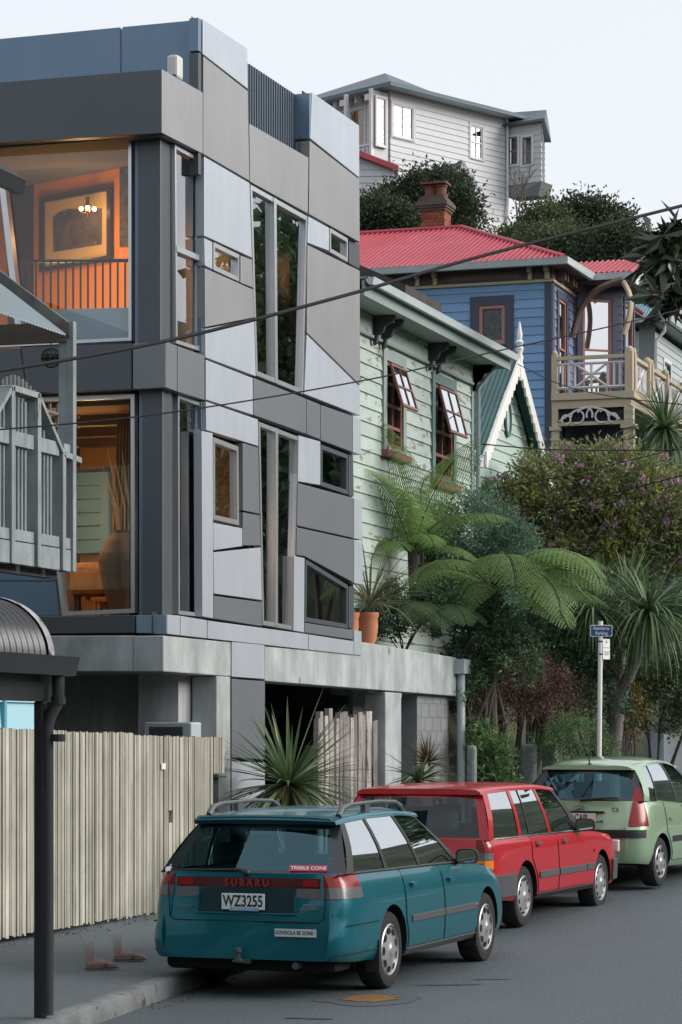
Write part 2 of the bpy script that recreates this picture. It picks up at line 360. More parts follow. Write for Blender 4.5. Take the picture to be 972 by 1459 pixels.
# lower storey
P([(293.5, 511.5), (360.5, 538), (361, 592), (293.5, 570)], m_light)
P([(361.5, 537.5), (437, 567.5), (437, 619), (361.5, 592)], m_dark)
P([(437.5, 567.8), (457, 575.8), (457, 627), (437.5, 619)], m_dark)
P([(457.5, 576), (502.5, 592), (503, 645), (457.5, 628)], m_dark)
P([(503, 592), (514.5, 596), (515, 649), (503.3, 645)], m_light)
P([(293.5, 571), (368, 597), (368.5, 636.5), (294, 613.5)], m_light)
P([(346, 630), (368.5, 637.5), (370.5, 733), (346.3, 728)], m_dark)
P([(346.3, 729), (370.5, 734), (372, 778), (346.3, 778)], m_dark)
P([(304, 744), (345.8, 752), (345.8, 779), (304.3, 785)], m_light)
P([(304.3, 786.3), (372, 779.3), (373.6, 856), (304.8, 846.5)], m_light)
P([(304.8, 848), (373.6, 857.3), (374, 893), (305, 882)], m_dark)
P([(287.5, 613), (303.6, 616.5), (304.5, 882), (288.5, 879)], m_light, X=XF + .012)
P([(425.8, 619.5), (457, 628.5), (457, 692), (424.8, 686.5)], m_light)
P([(424.8, 687.5), (504.5, 709), (504.5, 767.5), (423.5, 749.5)], m_dark)
P([(504.8, 709), (516, 712), (517, 770.5), (504.8, 767.5)], m_light)
P([(423.5, 750.5), (504.5, 768.5), (504.5, 831), (435, 793.5), (422.5, 791)], m_dark)
P([(504.8, 768.8), (517, 771.5), (517.5, 834), (504.8, 831.5)], m_light)
P([(419.5, 791.5), (434.5, 794.5), (433.8, 902), (418.5, 899)], m_light, X=XF + .012)
P([(434.5, 886.5), (503.5, 897), (503.5, 912), (434.5, 902)], m_dark)
P([(497, 834), (505, 836), (504, 896.5), (497, 895.5)], m_char, th=.09, X=XF - .06)
P([(497, 646), (503.5, 648), (504.5, 708.5), (497, 706.5)], m_char, th=.09, X=XF - .06)
pwindow([(368.5, 600), (427, 622.5), (418.5, 898.5), (374.3, 890.5)], mull=[((393.5, 610), (393, 893), .085),], fw=.05)
pwindow([(303.8, 622), (340, 636), (341, 749), (304, 740.5)], fw=.055)
pwindow([(457.5, 632.5), (496, 647.5), (496, 705), (457.5, 692.5)], fw=.055)
pwindow([(435.5, 796), (496, 833.5), (496, 896), (434.5, 886)], fw=.055)
# base band
for a, b in (((238.5, 875), (257, 876.5)), ((257.3, 876.6), (295.5, 883)), ((296, 883.3), (439.5, 903)), ((440, 903.3), (504.5, 913))):
    k = lambda x: 904 + (x - 238) * .1115
    P([a, b, (b[0], k(b[0])), (a[0], k(a[0]))], m_light, X=XF + .02, th=.16)
P([(504.8, 897), (515.5, 899), (516, 934.5), (504.8, 933.4)], m_light, X=XF + .02)
mb = MB()
for i_, q in enumerate(LINER): mb.poly([(XF - .125 - i_ * .0006, a, b) for a, b in q])
mb.build('light_seal', m_gap, HOUSE)  # black backing added behind the panels to stop room light leaking out
# corner brow, mid band (boxes that come forward at the corner)
def zpx(px, py, Y): return atY(px, py, Y).z
def bx(x0, x1, y0, y1, z0, z1, mat, name='cladding_panel', b=.004):
    mb = MB(); mb.box(x0, x1, y0, y1, z0, z1); return mb.build(name, mat, HOUSE, bevel=b)
zt, zb_ = 9.10, 8.40
P([(231, 97.5), (289.5, 131), (289.5, 220), (231, 190)], m_mid, th=.12)
lpanel([(-60, 121), (231, 97.3), (231, 190.3), (-60, 208)], m_char, YL, th=.12)
bx(-16, XF - .13, YL + .13, 27, zt - .12, zt - .02, m_char, 'roof_deck')
bx(-16, XF - .13, YL + .13, 26.9, zb_ + .02, zb_ + .1, m_ceil, 'soffit')
lpanel([(-60, 60), (172, 37.5), (172, 150), (-60, 150)], m_blue, 26.95)
lpanel([(173.5, 37.3), (276.5, 27.5), (276.5, 150), (173.5, 150)], m_blue, 26.95)
mb = MB()
pa = atY(279, 78, 26.9); pb = atY(279, 27, 26.9)
bx(XF - .125, XF - .012, 26.78, 26.86, pa.z + .01, pb.z - .02, m_blue); bx(XF - .125, XF - .012, 26.78, 26.86, 8.2, pa.z - .01, m_char)
# parapet block, right
a0 = atX(443, 200, XF)
bx(XF - .32, XF - .005, a0.y - .03, a0.y + .05, a0.z + .02, atX(443.5, 131, XF).z - .02, m_blue)
# roof screen
sc = MB(); s0 = atX(353, 90, XF - .2); s1 = atX(420, 134.5, XF - .2)
ny = 40
for k in range(ny):
    ya = s0.y + (s1.y - s0.y) * k / ny; za = s0.z + (s1.z - s0.z) * k / ny
    sc.box(XF - .24, XF - .2 + (.012 if k % 2 else 0), ya, ya + (s1.y - s0.y) / ny * .9, 8.6, za)
for z in (8.75, 9.05, 9.35): sc.box(XF - .27, XF - .243, s0.y, s1.y, z, z + .05)
sc.build('roof_screen', m_louv, HOUSE)
# mid band
P([(237, 486), (252.8, 491.8), (252.8, 558.8), (237, 553)], m_dark, X=XF + .0)
P([(253.3, 492), (292, 506), (292, 571), (253.3, 559)], m_dark, X=XF + .0)
YM = atX(237, 520, XF).y
lpanel([(188.6, 488.5), (236.6, 486.3), (236.6, 553), (188.6, 555.5)], m_dark, YM, th=.12); lpanel([(-80, 499), (188, 488.5), (188, 555.5), (-80, 566)], m_char, YM, th=.12)
for o_ in HOUSE.children[-2:]: o_.data.materials[0] = m_dark if o_.data.materials[0] == m_dark else m_char
bx(-16, XF - .11, YM + .13, 32.3, 5.78, 6.12, m_char, 'floor_slab')
# base band, left face
lpanel([(193.5, 875.5), (238, 875), (238, 903.5), (193.5, 902.5)], m_blue2, YM - .02, th=.12)
lpanel([(-80, 880), (193, 875.5), (193, 902.5), (-80, 905)], m_char, YM - .02, th=.12)
# corner columns with flanges
for (pxa, pxb, z0, z1) in ((196, 229, 6.2, 8.42), (202, 232, 3.32, 5.74)):
    yc = YM + .12; xa = atY(pxa, 600, yc).x; xb = atY(pxb, 600, yc).x
    bx(xa, xb, yc, yc + .28, z0, z1, m_char, 'corner_column', .012)
    xb2 = atY(pxa - 7, 600, yc).x
    bx(xb2, xa - .01, yc + .06, yc + .16, z0, z1, m_blue, 'column_flange'); bx(xb - .2, xb - .06, yc + .3, yc + .42, z0, z1, m_char, 'column_flange')
# left-face windows
YG = YM + .16
pwindow([(-40, 208.5), (187.5, 194.8), (187.8, 486), (28, 491), (3, 300), (-8, 215)][:1] + [(187.5, 194.8), (187.8, 485.5), (-40, 497)], X=YG, fw=.035, glass=m_glass, axis='Y')
pwindow([(20, 565), (192, 558.5), (192.5, 873.5), (86, 877.5), (55, 700)][0:0] + [(52, 565.5), (192, 560.5), (192.5, 873.5), (88, 878)], X=YG, fw=.045, glass=m_glass, axis='Y')
mb = MB(); q0 = atY(-4, 240, YG - .03); q1 = atY(24, 487, YG - .03)
mb.prism([(q0.x, YG - .03, q0.z), (q0.x + .07, YG - .03, q0.z), (q1.x + .07, YG - .03, q1.z), (q1.x, YG - .03, q1.z)], (0, .1, 0)); mb.build('mullion', m_alu, HOUSE.children[-1] if 0 else [c for c in HOUSE.children if c.name.startswith('window')][-2])
lpanel([(-90, 562), (50, 562), (86, 878), (-90, 882)], m_blue, YG + .05, th=.05)
lpanel([(-90, 826), (82, 826), (84, 829), (-90, 829)], m_gap, YG + .045, th=.004)
# pale upstand behind the upper glass
lpanel([(30, 441), (189, 437), (189, 499), (30, 503)], M('frosted_upstand', (.38, .46, .52), .5), YG + .12, th=.04)
for z0, z1 in ((6.1, 8.45), (3.3, 5.78)):
    bx(atY(190, 600, YG).x, XF - .55, YG + .13, YG + .19, z0, z1, m_gap, 'column_light_seal', 0)  # black boxes added behind the columns to stop room light leaking out
# recessed corner windows on the street face
XC = XF - .07
def cwin(ps, mull=()): return pwindow(ps, X=XC, fw=.04, mull=mull)
cwin([(249, 205), (286.5, 226), (286.5, 501), (251, 489.5)], mull=[((251, 354), (283, 367.5), .06)])
cwin([(253.5, 560.5), (287, 573.5), (287.5, 879.5), (254.5, 875.5)])
P([(286, 222), (291, 225), (292, 505), (286.5, 502)], m_blue, X=XF - .05, th=.05)
P([(286.5, 571), (293, 572.5), (294, 613), (287, 612.5)], m_blue, X=XF - .05, th=.05)
# shell behind: floors, ceilings, back walls
bx(-16, XF - .14, 26.3, 32.4, 8.62, 8.9, m_ceil, 'roof_slab', 0)
bx(-16, XF - .1, YM + .1, 32.4, 3.0, 3.3, m_floor, 'floor_slab', 0)
bx(-16.3, -16, YM + .2, 32.4, 3.0, 8.9, m_orange, 'inner_wall', 0)
bx(-16, XF - .11, 32.38, 32.46, 3.0, 9.2, m_char, 'end_wall', 0)
# angled inner wall of the lit upper room, stair balustrade, picture, wall lamp
U0 = Vector((-11.35, 27.75, 0)); ud = Vector((-.937, .35, 0)).normalized(); un = Vector((-.35, -.937, 0)).normalized()
mb = MB(); mb.frame(U0 + Vector((0, 0, 6.12)), ud * 5.2, -un * .12, (0, 0, 2.5)); mb.build('inner_wall', m_orange, HOUSE)
mb = MB(); mb.frame(Vector((XF - .9, 27.75, 6.12)), (.1, 0, 0), (0, 4.6, 0), (0, 0, 2.5)); mb.build('inner_wall', m_orange, HOUSE)
def up(px, py, e=0): return atP(px, py, U0 + un * e, un)
# dark doorway in that wall
mb = MB(); mb.prism([up(12, 268, .004), up(48, 262, .004), up(48, 470, .004), up(12, 470, .004)], -un * .02 + un * .03); mb.build('inner_door', m_timber, HOUSE)
mb = MB(); bal = YG + .55
for k in range(16):
    xk = atY(30 + k * 10.6, 400, bal).x
    mb.tube([(xk, bal, 6.12), (xk, bal, atY(30 + k * 10.6, 372, bal).z)], .011, 6)
mb.tube([atY(18, 372.5, bal), atY(188, 371, bal)], .02, 8)
mb.build('stair_balustrade', M('iron_black', (.02, .02, .022), .5), HOUSE)
pic = thing('framed_picture', 'large dark framed picture hanging on the orange wall of the upper room', 'picture', tuple(up(110, 388, .03)))
def ringq(qo, qi, e, th, nm, mat, par):
    mb = MB()
    for k in range(4): mb.prism([qo[k], qo[(k + 1) % 4], qi[(k + 1) % 4], qi[k]], un * th)
    return mb.build(nm, mat, par)
e = .02
qo = [up(60, 285, e), up(161, 266, e), up(161, 371, e), up(60, 388, e)]; qi = [up(65, 289, e), up(156, 272, e), up(156, 365, e), up(65, 382, e)]
ringq(qo, qi, e, .05, 'frame', M('picture_frame', (.035, .02, .012), .4), pic)
mb = MB(); mb.poly([up(64, 288, .03), up(157, 271, .03), up(157, 366, .03), up(64, 383, .03)]); mb.build('mount', M('picture_mount', (.62, .42, .2), .7), pic)
mb = MB(); mb.prism([up(76, 310, .035), up(84, 302, .035), up(98, 298, .035), up(145, 297, .035), up(145, 348, .035), up(76, 359, .035)], un * .004); mb.build('print', M('picture_print', (.11, .085, .075), .6, var=.8, vs=4, spots=((.35, .1, .06), 6, .6)), pic)
tap = thing('wall_hanging', 'narrow dark patterned hanging at the right end of the orange wall', 'wall hanging', tuple(up(178, 350, .03)))
mb = MB(); mb.prism([up(172, 236, .02), up(185, 233, .02), up(185, 350, .02), up(172, 352, .02)], un * .02); mb.build('cloth', M('hanging_cloth', (.07, .06, .06), .9, var=.8, vs=14), tap)
m_bulb = M('lamp_bulb', (1, .8, .5), .4, emit=(1, .62, .25), es=9)
lp = up(125, 300, .25)
lamp = thing('chandelier', 'small glowing brass chandelier in front of the framed picture upstairs', 'lamp', tuple(lp))
mb = MB(); mb.lathe([(.03, .16), (.02, .1), (.035, .06), (.02, 0), (.012, -.08)], lp, n=10); mb.build('stem', M('brass', (.55, .35, .1), .3, metal=1), lamp, smooth=40)
for k in range(4):
    a = k * math.pi / 2 + .4; q = lp + Vector((.075 * math.cos(a), .075 * math.sin(a), 0)); mb = MB()
    mb.tube([lp + Vector((0, 0, -.02)), q + Vector((0, 0, -.03)), q], .006, 6); mb.ball(q + Vector((0, 0, .02)), .026, mi=1, n=10); mb.build('lamp_arm', [MATS['brass'], m_bulb], lamp, smooth=60)
def lamp_light(nm, loc, e, col=(1, .55, .2), r=.12):
    d = bpy.data.lights.new(nm, 'POINT'); d.energy = e; d.color = col; d.shadow_soft_size = r; o = bpy.data.objects.new(nm, d); COL.objects.link(o); o.location = loc; return o
lamp_light('chandelier_glow', lp - Vector((-.1, .45, .3)), 9)
lamp_light('room_glow', (-12.6, 27.1, 6.7), 24)
# lower room: back wall, beams, curtain, jar, sofa, chair
bx(-16, -11.3, 29.6, 29.7, 3.3, 5.78, M('plaster_brown', (.30, .17, .09), .9), 'inner_wall', 0)
bx(-16, -11.0, 26.2, 29.6, 5.62, 5.78, M('ceiling_brown', (.30, .19, .12), .8), 'inner_ceiling', 0)
for k in range(3): bx(-16, -11.0, 26.9 + k * 1.0, 27.05 + k * 1.0, 5.5, 5.62, m_timber, 'ceiling_beam', 0)
def curtain(A, B, z0, z1, mat, nm, label, waves=9, amp=.05, flare=0):
    A = Vector(A); B = Vector(B); n = waves * 6; d = (B - A); nn = Vector((d.y, -d.x, 0)).normalized(); rows = []
    for r in range(7):
        z = z1 + (z0 - z1) * r / 6; fl = 1 + flare * (r / 6 - .5); row = []
        for k in range(n + 1):
            t_ = k / n; q = A + d * ((t_ - 1) * fl + 1); row.append(q + nn * amp * math.sin(t_ * waves * 6.283 + .4 * math.sin(r)) + Vector((0, 0, z - A.z)))
        rows.append(row)
    mb = MB(); mb.grid(rows); return tag(mb.build(nm, mat, smooth=180), label, 'curtain')
c0 = atY(163, 700, 26.75); c1 = atY(193, 700, 26.75)
curtain((c0.x, 26.75, 3.3), (c1.x, 26.75, 3.3), 3.35, 5.6, m_curt, 'curtain', 'brown gathered curtain behind the big jar in the lower corner room', 6, .04, .35)
curtain((-10.95, 26.6, 3.3), (-10.95, 27.3, 3.3), 3.35, 5.6, m_curt, 'curtain', 'brown curtain drawn beside the narrow lower corner window on the street side', 5, .04)
curtain((-10.95, 30.75, 6.1), (-10.95, 31.25, 6.1), 6.2, 8.6, m_curtg, 'curtain', 'grey curtain hanging in the tall upper window with slanted sides', 6, .04)
jar = thing('floor_jar', 'large ribbed earthenware floor jar holding dry reeds, behind the lower glass', 'jar', tuple(atY(174, 868, 26.55)))
jb = atY(176, 868, 26.55); jb.z = 3.32
mb = MB(); prof = [(.12, 0), (.15, .05), (.24, .42), (.275, .62), (.26, .72), (.2, .84), (.12, .93), (.125, .96), (.1, .95)]
pr2 = []
for i in range(len(prof) - 1):
    for k in range(6): t_ = k / 6; pr2.append((prof[i][0] * (1 - t_) + prof[i + 1][0] * t_ + (.006 if k % 2 else 0) * (i < 4), prof[i][1] * (1 - t_) + prof[i + 1][1] * t_))
mb.lathe(pr2, jb, n=28); mb.build('body', M('earthenware', (.17, .085, .042), .75, var=.25, vs=6), jar, smooth=50)
mb = MB(); rr = random.Random(2)
for k in range(9):
    a = rr.uniform(0, 6.28); mb.tube([jb + Vector((.05 * math.cos(a), .05 * math.sin(a), .6)), jb + Vector((.09 * math.cos(a), .09 * math.sin(a), 1.2)), jb + Vector((-.12 + .12 * math.cos(a), .12 * math.sin(a), rr.uniform(1.4, 1.85)))], [.006, .008, .003], 5)
mb.build('reeds', M('dry_reed', (.62, .42, .2), .8), jar)
sf = thing('sofa', 'golden brown upholstered sofa back seen through the lower left window', 'sofa', (-12.2, 26.9, 3.3))
q0 = atY(97, 806, 26.9); q1 = atY(153, 806, 26.9)
m_sofa = M('sofa_cloth', (.42, .19, .045), .9, var=.3, vs=12, bump=.3, bs=60)
mb = MB(); mb.box(q0.x, q1.x, 26.9, 27.2, 3.6, 3.97); mb.build('backrest', m_sofa, sf, bevel=.06)
mb = MB(); mb.box(q0.x + .05, q1.x - .02, 27.2, 27.9, 3.56, 3.76); mb.build('seat', m_sofa, sf, bevel=.05)
for k in (0, 1):
    mb = MB(); xx = q0.x + .08 + k * (q1.x - q0.x - .16); mb.box(xx - .03, xx + .03, 26.95, 27.01, 3.3, 3.6); mb.build('leg', m_timber, sf)
ch = thing('orange_chair', 'low orange painted chair in front of the sofa and jar', 'chair', (-11.5, 26.5, 3.3))
m_och = M('orange_paint', (.75, .22, .02), .5); q0 = atY(129, 845, 26.45); q1 = atY(168, 845, 26.45)
mb = MB(); mb.box(q0.x, q1.x, 26.45, 26.8, 3.5, 3.55); mb.build('seat', m_och, ch, bevel=.006)
for xx in (q0.x + .02, q1.x - .05):
    for yy in (26.46, 26.76):
        mb = MB(); mb.box(xx, xx + .035, yy, yy + .035, 3.3, 3.5); mb.build('leg', m_och, ch)
mb = MB(); mb.box(q1.x - .05, q1.x - .015, 26.62, 26.66, 3.55, 3.78); mb.box(q1.x - .052, q1.x - .013, 26.5, 26.78, 3.72, 3.78); mb.build('backrest', m_och, ch)
lamp_light('jar_fill', (-12.3, 26.5, 4.6), 13)  # unseen light added near the glass to brighten the jar and curtain
lamp_light('room_lamp', (-12.6, 28.4, 4.6), 12)
lamp_light('window_lamp', (-11.9, 28.2, 4.6), 7)  # unseen light added to brighten the curtain by the street window
# dark inner faces behind the street windows
bx(-13.4, -13.3, 27.5, 32.3, 3.3, 5.7, M('plaster_dark', (.13, .085, .055), .9, var=.3, vs=2), 'inner_wall', 0)
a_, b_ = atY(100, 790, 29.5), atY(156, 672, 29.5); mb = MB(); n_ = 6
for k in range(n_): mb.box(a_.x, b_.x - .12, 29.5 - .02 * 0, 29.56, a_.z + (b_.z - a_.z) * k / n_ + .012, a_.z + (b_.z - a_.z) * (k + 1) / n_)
mb.box(b_.x - .11, b_.x, 29.47, 29.56, a_.z, b_.z); mb.build('mirrored_boards', M('aqua_inner', (.20, .42, .72), .6), HOUSE)  # boards added indoors in place of a wall mirrored in the glass
lamp_light('board_fill', (-13.7, 28.75, 4.7), 60, (.85, .95, 1))  # unseen white light added to brighten those boards
# security sensor on the corner roof
sn = atY(245, 92, 26.1); mb = MB(); sx = atY(237, 92, 26.1).x; sx2 = atY(253, 92, 26.1).x
st_ = thing('roof_sensor', 'small off white siren box standing on the charcoal corner roof', 'alarm box', ((sx + sx2) / 2, 26.1, 9.0))
mb.box(sx, sx2, 26.1, 26.28, 9.1, atY(245, 77, 26.1).z); mb.build('case', m_plast, st_, bevel=.03)
mb = MB(); mb.box(sx + .03, sx2 - .02, 26.08, 26.11, 9.09, 9.13); mb.build('lens', m_gap, st_)

# ------------------------------------------------------------------ concrete base, carport
YB = atX(233, 930, XF).y
def cpoly(ps, th=.35, mat=None, name='concrete_beam', X=XF):
    mb = MB(); mb.prism(wpx(ps, X), (-th, 0, 0)); return mb.build(name, mat or m_conc, HOUSE, bevel=.012)
cpoly([(233, 905.5), (329, 915), (329, 964), (233, 957)])
cpoly([(378, 921), (512, 933), (512, 914), (651, 937), (651, 992), (378, 970.5)])
mb = MB(); q = [atY(x, y, YB) for x, y in ((-60, 906), (180, 905.6), (180, 957), (-60, 957))]; q[1].x = q[2].x = XF - .352; mb.prism(q, (0, .3, 0)); mb.build('concrete_beam', m_conc, HOUSE, bevel=.012)
P([(330.5, 913.5), (377.5, 918), (377.5, 968.5), (330.5, 965)], m_light, X=XF + .01)
P([(330.5, 966.5), (378, 970), (378, 1083), (330.5, 1080)], m_dark, X=XF + .01, th=.5)
P([(330.5, 1084), (378, 1086), (378, 1140), (330.5, 1140)], m_light, X=XF + .01)
P([(330.5, 1141), (378, 1141), (378, 1185), (330.5, 1190)], m_dark, X=XF + .01)
cpoly([(309, 963), (328.5, 964.5), (328.5, 1200), (309, 1200)], .3, name='concrete_post')
cpoly([(549.5, 986), (572, 987.5), (572, 1200), (549.5, 1200)], .3, name='concrete_post')
bx(-16, XF - .3, 27.9, 28.0, 0, 2.75, m_concd, 'undercroft_wall', 0)
bx(-11.4, XF - .32, 26.95, 27.85, 0.1, 2.72, m_concd, 'undercroft_wall', 0)
bx(-16, XF - .3, YB + .3, 32.4, 2.72, 3.0, m_concd, 'undercroft_soffit', 0)
bx(-16, XF - .36, 32.5, 37.0, 2.95, 3.2, m_conc, 'terrace_slab', 0)
bx(-13.2, -13.0, 28.0, 37.0, 0, 2.95, m_concd, 'garage_wall', 0)
# block wall recess at the right
m_block = M('concrete_block', (.22, .235, .24), .85, var=.15, vs=3, bump=.3, bs=30)
mb = MB(); yb0 = atX(606, 1050, XF).y; yb1 = atX(651, 1050, XF).y
zz = gz(36)
r_ = 0; z = zz - .3
while z < 2.62:
    y = yb0 - (.2 if r_ % 2 else 0)
    while y < yb1 - .02:
        ya, ye = max(y, yb0), min(y + .39, yb1); mb.box(XF - .35, XF - .12, ya + .004, ye - .004, z + .004, min(z + .19, 2.7)) if ye - ya > .03 else None; y += .4
    z += .198; r_ += 1
mb.box(XF - .34, XF - .128, yb0, yb1, zz - .3, 2.7); mb.build('block_wall', m_block, HOUSE)
bx(XF - .9, XF - .85, atX(572, 1050, XF).y, yb0, 0, 2.3, m_blue2, 'recess_panel', 0)
bx(XF - .9, XF - .84, atX(585, 1050, XF).y, yb0, 2.3, 2.7, m_block, 'recess_panel', 0)
# grey hatch box behind the paling fence
hb = thing('meter_cabinet', 'pale grey metal cabinet just showing over the paling fence', 'cabinet', (-11.3, 26.75, 2.0))
h0 = atY(205, 1035, 26.6); h1 = atY(273, 1035, 26.6); mb = MB(); zt_ = atY(240, 1029, 26.6).z
mb.box(h0.x, h1.x, 26.6, 26.9, 1.3, zt_); mb.build('case', M('cabinet_grey', (.42, .48, .52), .5), hb, bevel=.02)
mb = MB(); mb.box(h0.x + .06, h1.x - .1, 26.592, 26.61, 1.4, zt_ - .05); mb.build('door', M('cabinet_dark', (.06, .07, .08), .3), hb, bevel=.01)
# downpipe with rainwater head
dp = thing('downpipe', 'pale grey downpipe with rain head at the end of the concrete garage', 'downpipe', tuple(atX(659, 1130, XF + .05)))
d0 = atX(657, 958, XF + .06); mb = MB(); mb.tube([(d0.x, d0.y, gz(36)), (d0.x, d0.y, d0.z)], .06, 14); m_pipe = M('pipe_grey', (.42, .47, .5), .45, var=.1, vs=4); mb.build('pipe', m_pipe, dp, smooth=60)
mb = MB(); mb.box(d0.x - .13, d0.x + .1, d0.y - .16, d0.y + .2, atX(657, 961, XF).z, atX(657, 940, XF).z); mb.build('rain_head', m_pipe, dp, bevel=.015)
mb = MB()
for py in (1000, 1060): zq = atX(657, py, XF).z; mb.lathe([(.068, zq), (.068, zq + .03)], (d0.x, d0.y, 0), n=14)
mb.build('bracket', m_pipe, dp)
# ------------------------------------------------------------------ timber paling fence
XFN = -10.36
def gpx(px, X): # ground line helper
    r = ray(px, HZ); d = X / r.x; return r.y * d
m_pale = M('treated_pine', (.37, .36, .30), .75, var=.25, vs=1.6, tint=.36, streak=(9, (1, 1, .12), .28), bump=.2, bs=60)
FEN = thing('paling_fence', 'long close fence of pale vertical timber battens along the footpath', 'fence', (XFN, 23.5, .15))
y0, y1 = 18.0, gpx(319, XFN); rr = random.Random(8)
mb = MB(); y = y0
sl = atX(243, 1163, XFN)
while y < y1:
    wd = rr.uniform(.046, .056); pz = atX(300, 1041, XFN).z if y > gpx(215, XFN) else 2.05 + .02 * (gpx(215, XFN) - y) / 4
    zt = interp(y, [18, 21, 23, 27.2], [2.12, 2.10, 2.065, 2.03]) + rr.uniform(-.008, .008)
    if y > gpx(190, XFN): zt -= .025
    zb = .2 + .0 * y + rr.uniform(-.01, .02); dx = rr.uniform(-.008, .008)
    near_end = y > gpx(302.5, XFN)
    if near_end: zb = atX(310, 1102, XFN).z
    if abs(y + wd / 2 - sl.y) < .045:
        mb.box(XFN - .03, XFN + dx, y, y + wd - .005, zb, sl.z - .07, t=rr.random()); mb.box(XFN - .03, XFN + dx, y, y + wd - .005, sl.z + .06, zt, t=rr.random())
    else: mb.box(XFN - .03, XFN + dx, y, y + wd - rr.uniform(.009, .014), zb, zt, t=rr.random())
    y += wd
mb.build('battens', m_pale, FEN, tint=True)
for z in (.45, 1.1, 1.75):
    mb = MB(); mb.box(XFN - .1, XFN - .035, y0, y1 - .1, z, z + .09); mb.build('rail', M('rail_timber', (.12, .11, .09), .8), FEN)
mb = MB(); mb.box(XFN - .06, XFN - .031, sl.y - .1, sl.y + .1, sl.z - .12, sl.z + .12); mb.build('mail_slot', M('slot_timber', (.16, .10, .05), .8), FEN)
ns = atX(233, 1092, XFN + .012); mb = MB(); mb.box(XFN + .008, XFN + .016, ns.y - .055, ns.y + .055, ns.z - .03, ns.z + .03); mb.build('small_plate', m_white, FEN)
lb = atX(312, 1135, XFN - .12); lt = thing('letterbox', 'dark metal letterbox let into the end of the paling fence', 'letterbox', (XFN - .12, lb.y, .9))
mb = MB(); mb.box(XFN - .2, XFN - .06, gpx(303, XFN) + .02, gpx(319, XFN), .5, atX(310, 1104, XFN).z); mb.build('case', M('letterbox_steel', (.06, .07, .08), .4, metal=.5), lt, bevel=.008)
mb = MB(); zz = atX(310, 1104, XFN).z; mb.box(XFN - .058, XFN + .02, gpx(305, XFN) + .03, gpx(320, XFN), zz - .03, zz - .018); mb.build('flap', MATS['letterbox_steel'], lt)
# rough slab fence in the carport
m_slab = M('rough_slab_wood', (.33, .30, .29), .85, var=.35, vs=2.2, tint=.4, streak=(14, (1, 1, .1), .5), bump=.6, bs=25, peel=((.10, .08, .07), 5, (1, 1, .12), .60))
SL = thing('slab_fence', 'gate of weathered grey wavy edged timber slabs in the concrete carport', 'gate', (XF - .15, 34, .3))
ya, yb = gpx(452, XF - .1), gpx(556, XF - .1); y = ya; rr = random.Random(4); mb = MB()
while y < yb:
    wd = rr.uniform(.10, .2); n = 9; zt = interp(y, [ya, yb], [2.30, 2.26]) + rr.uniform(-.08, .08); z0 = .25; L_ = []; R_ = []
    p1, p2 = rr.uniform(0, 6), rr.uniform(0, 6)
    for k in range(n + 1):
        z = z0 + (zt - z0) * k / n; L_.append((y + .012 * math.sin(p1 + k * 1.3) + rr.uniform(-.006, .006), z)); R_.append((y + wd - .012 + .016 * math.sin(p2 + k * 1.1) + rr.uniform(-.008, .008), z))
    dx = rr.uniform(-.015, .015); tt = rr.random()
    mb.grid([[(XF - .16 + dx, a[0], a[1]), (XF - .10 + dx, a[0] + .008, a[1]), (XF - .09 + dx, (a[0] + b[0]) / 2, a[1]), (XF - .10 + dx, b[0] - .008, b[1]), (XF - .16 + dx, b[0], b[1])] for a, b in zip(L_, R_)], t=tt, flip=False)
    y += wd
mb.build('slabs', m_slab, SL, tint=True)
mb = MB(); mb.box(XF - .26, XF - .19, ya, yb, .8, .9); mb.build('rail', MATS['rail_timber'], SL)
mb = MB(); mb.box(XF - .26, XF - .19, ya, yb, 1.8, 1.9); mb.build('rail', MATS['rail_timber'], SL)

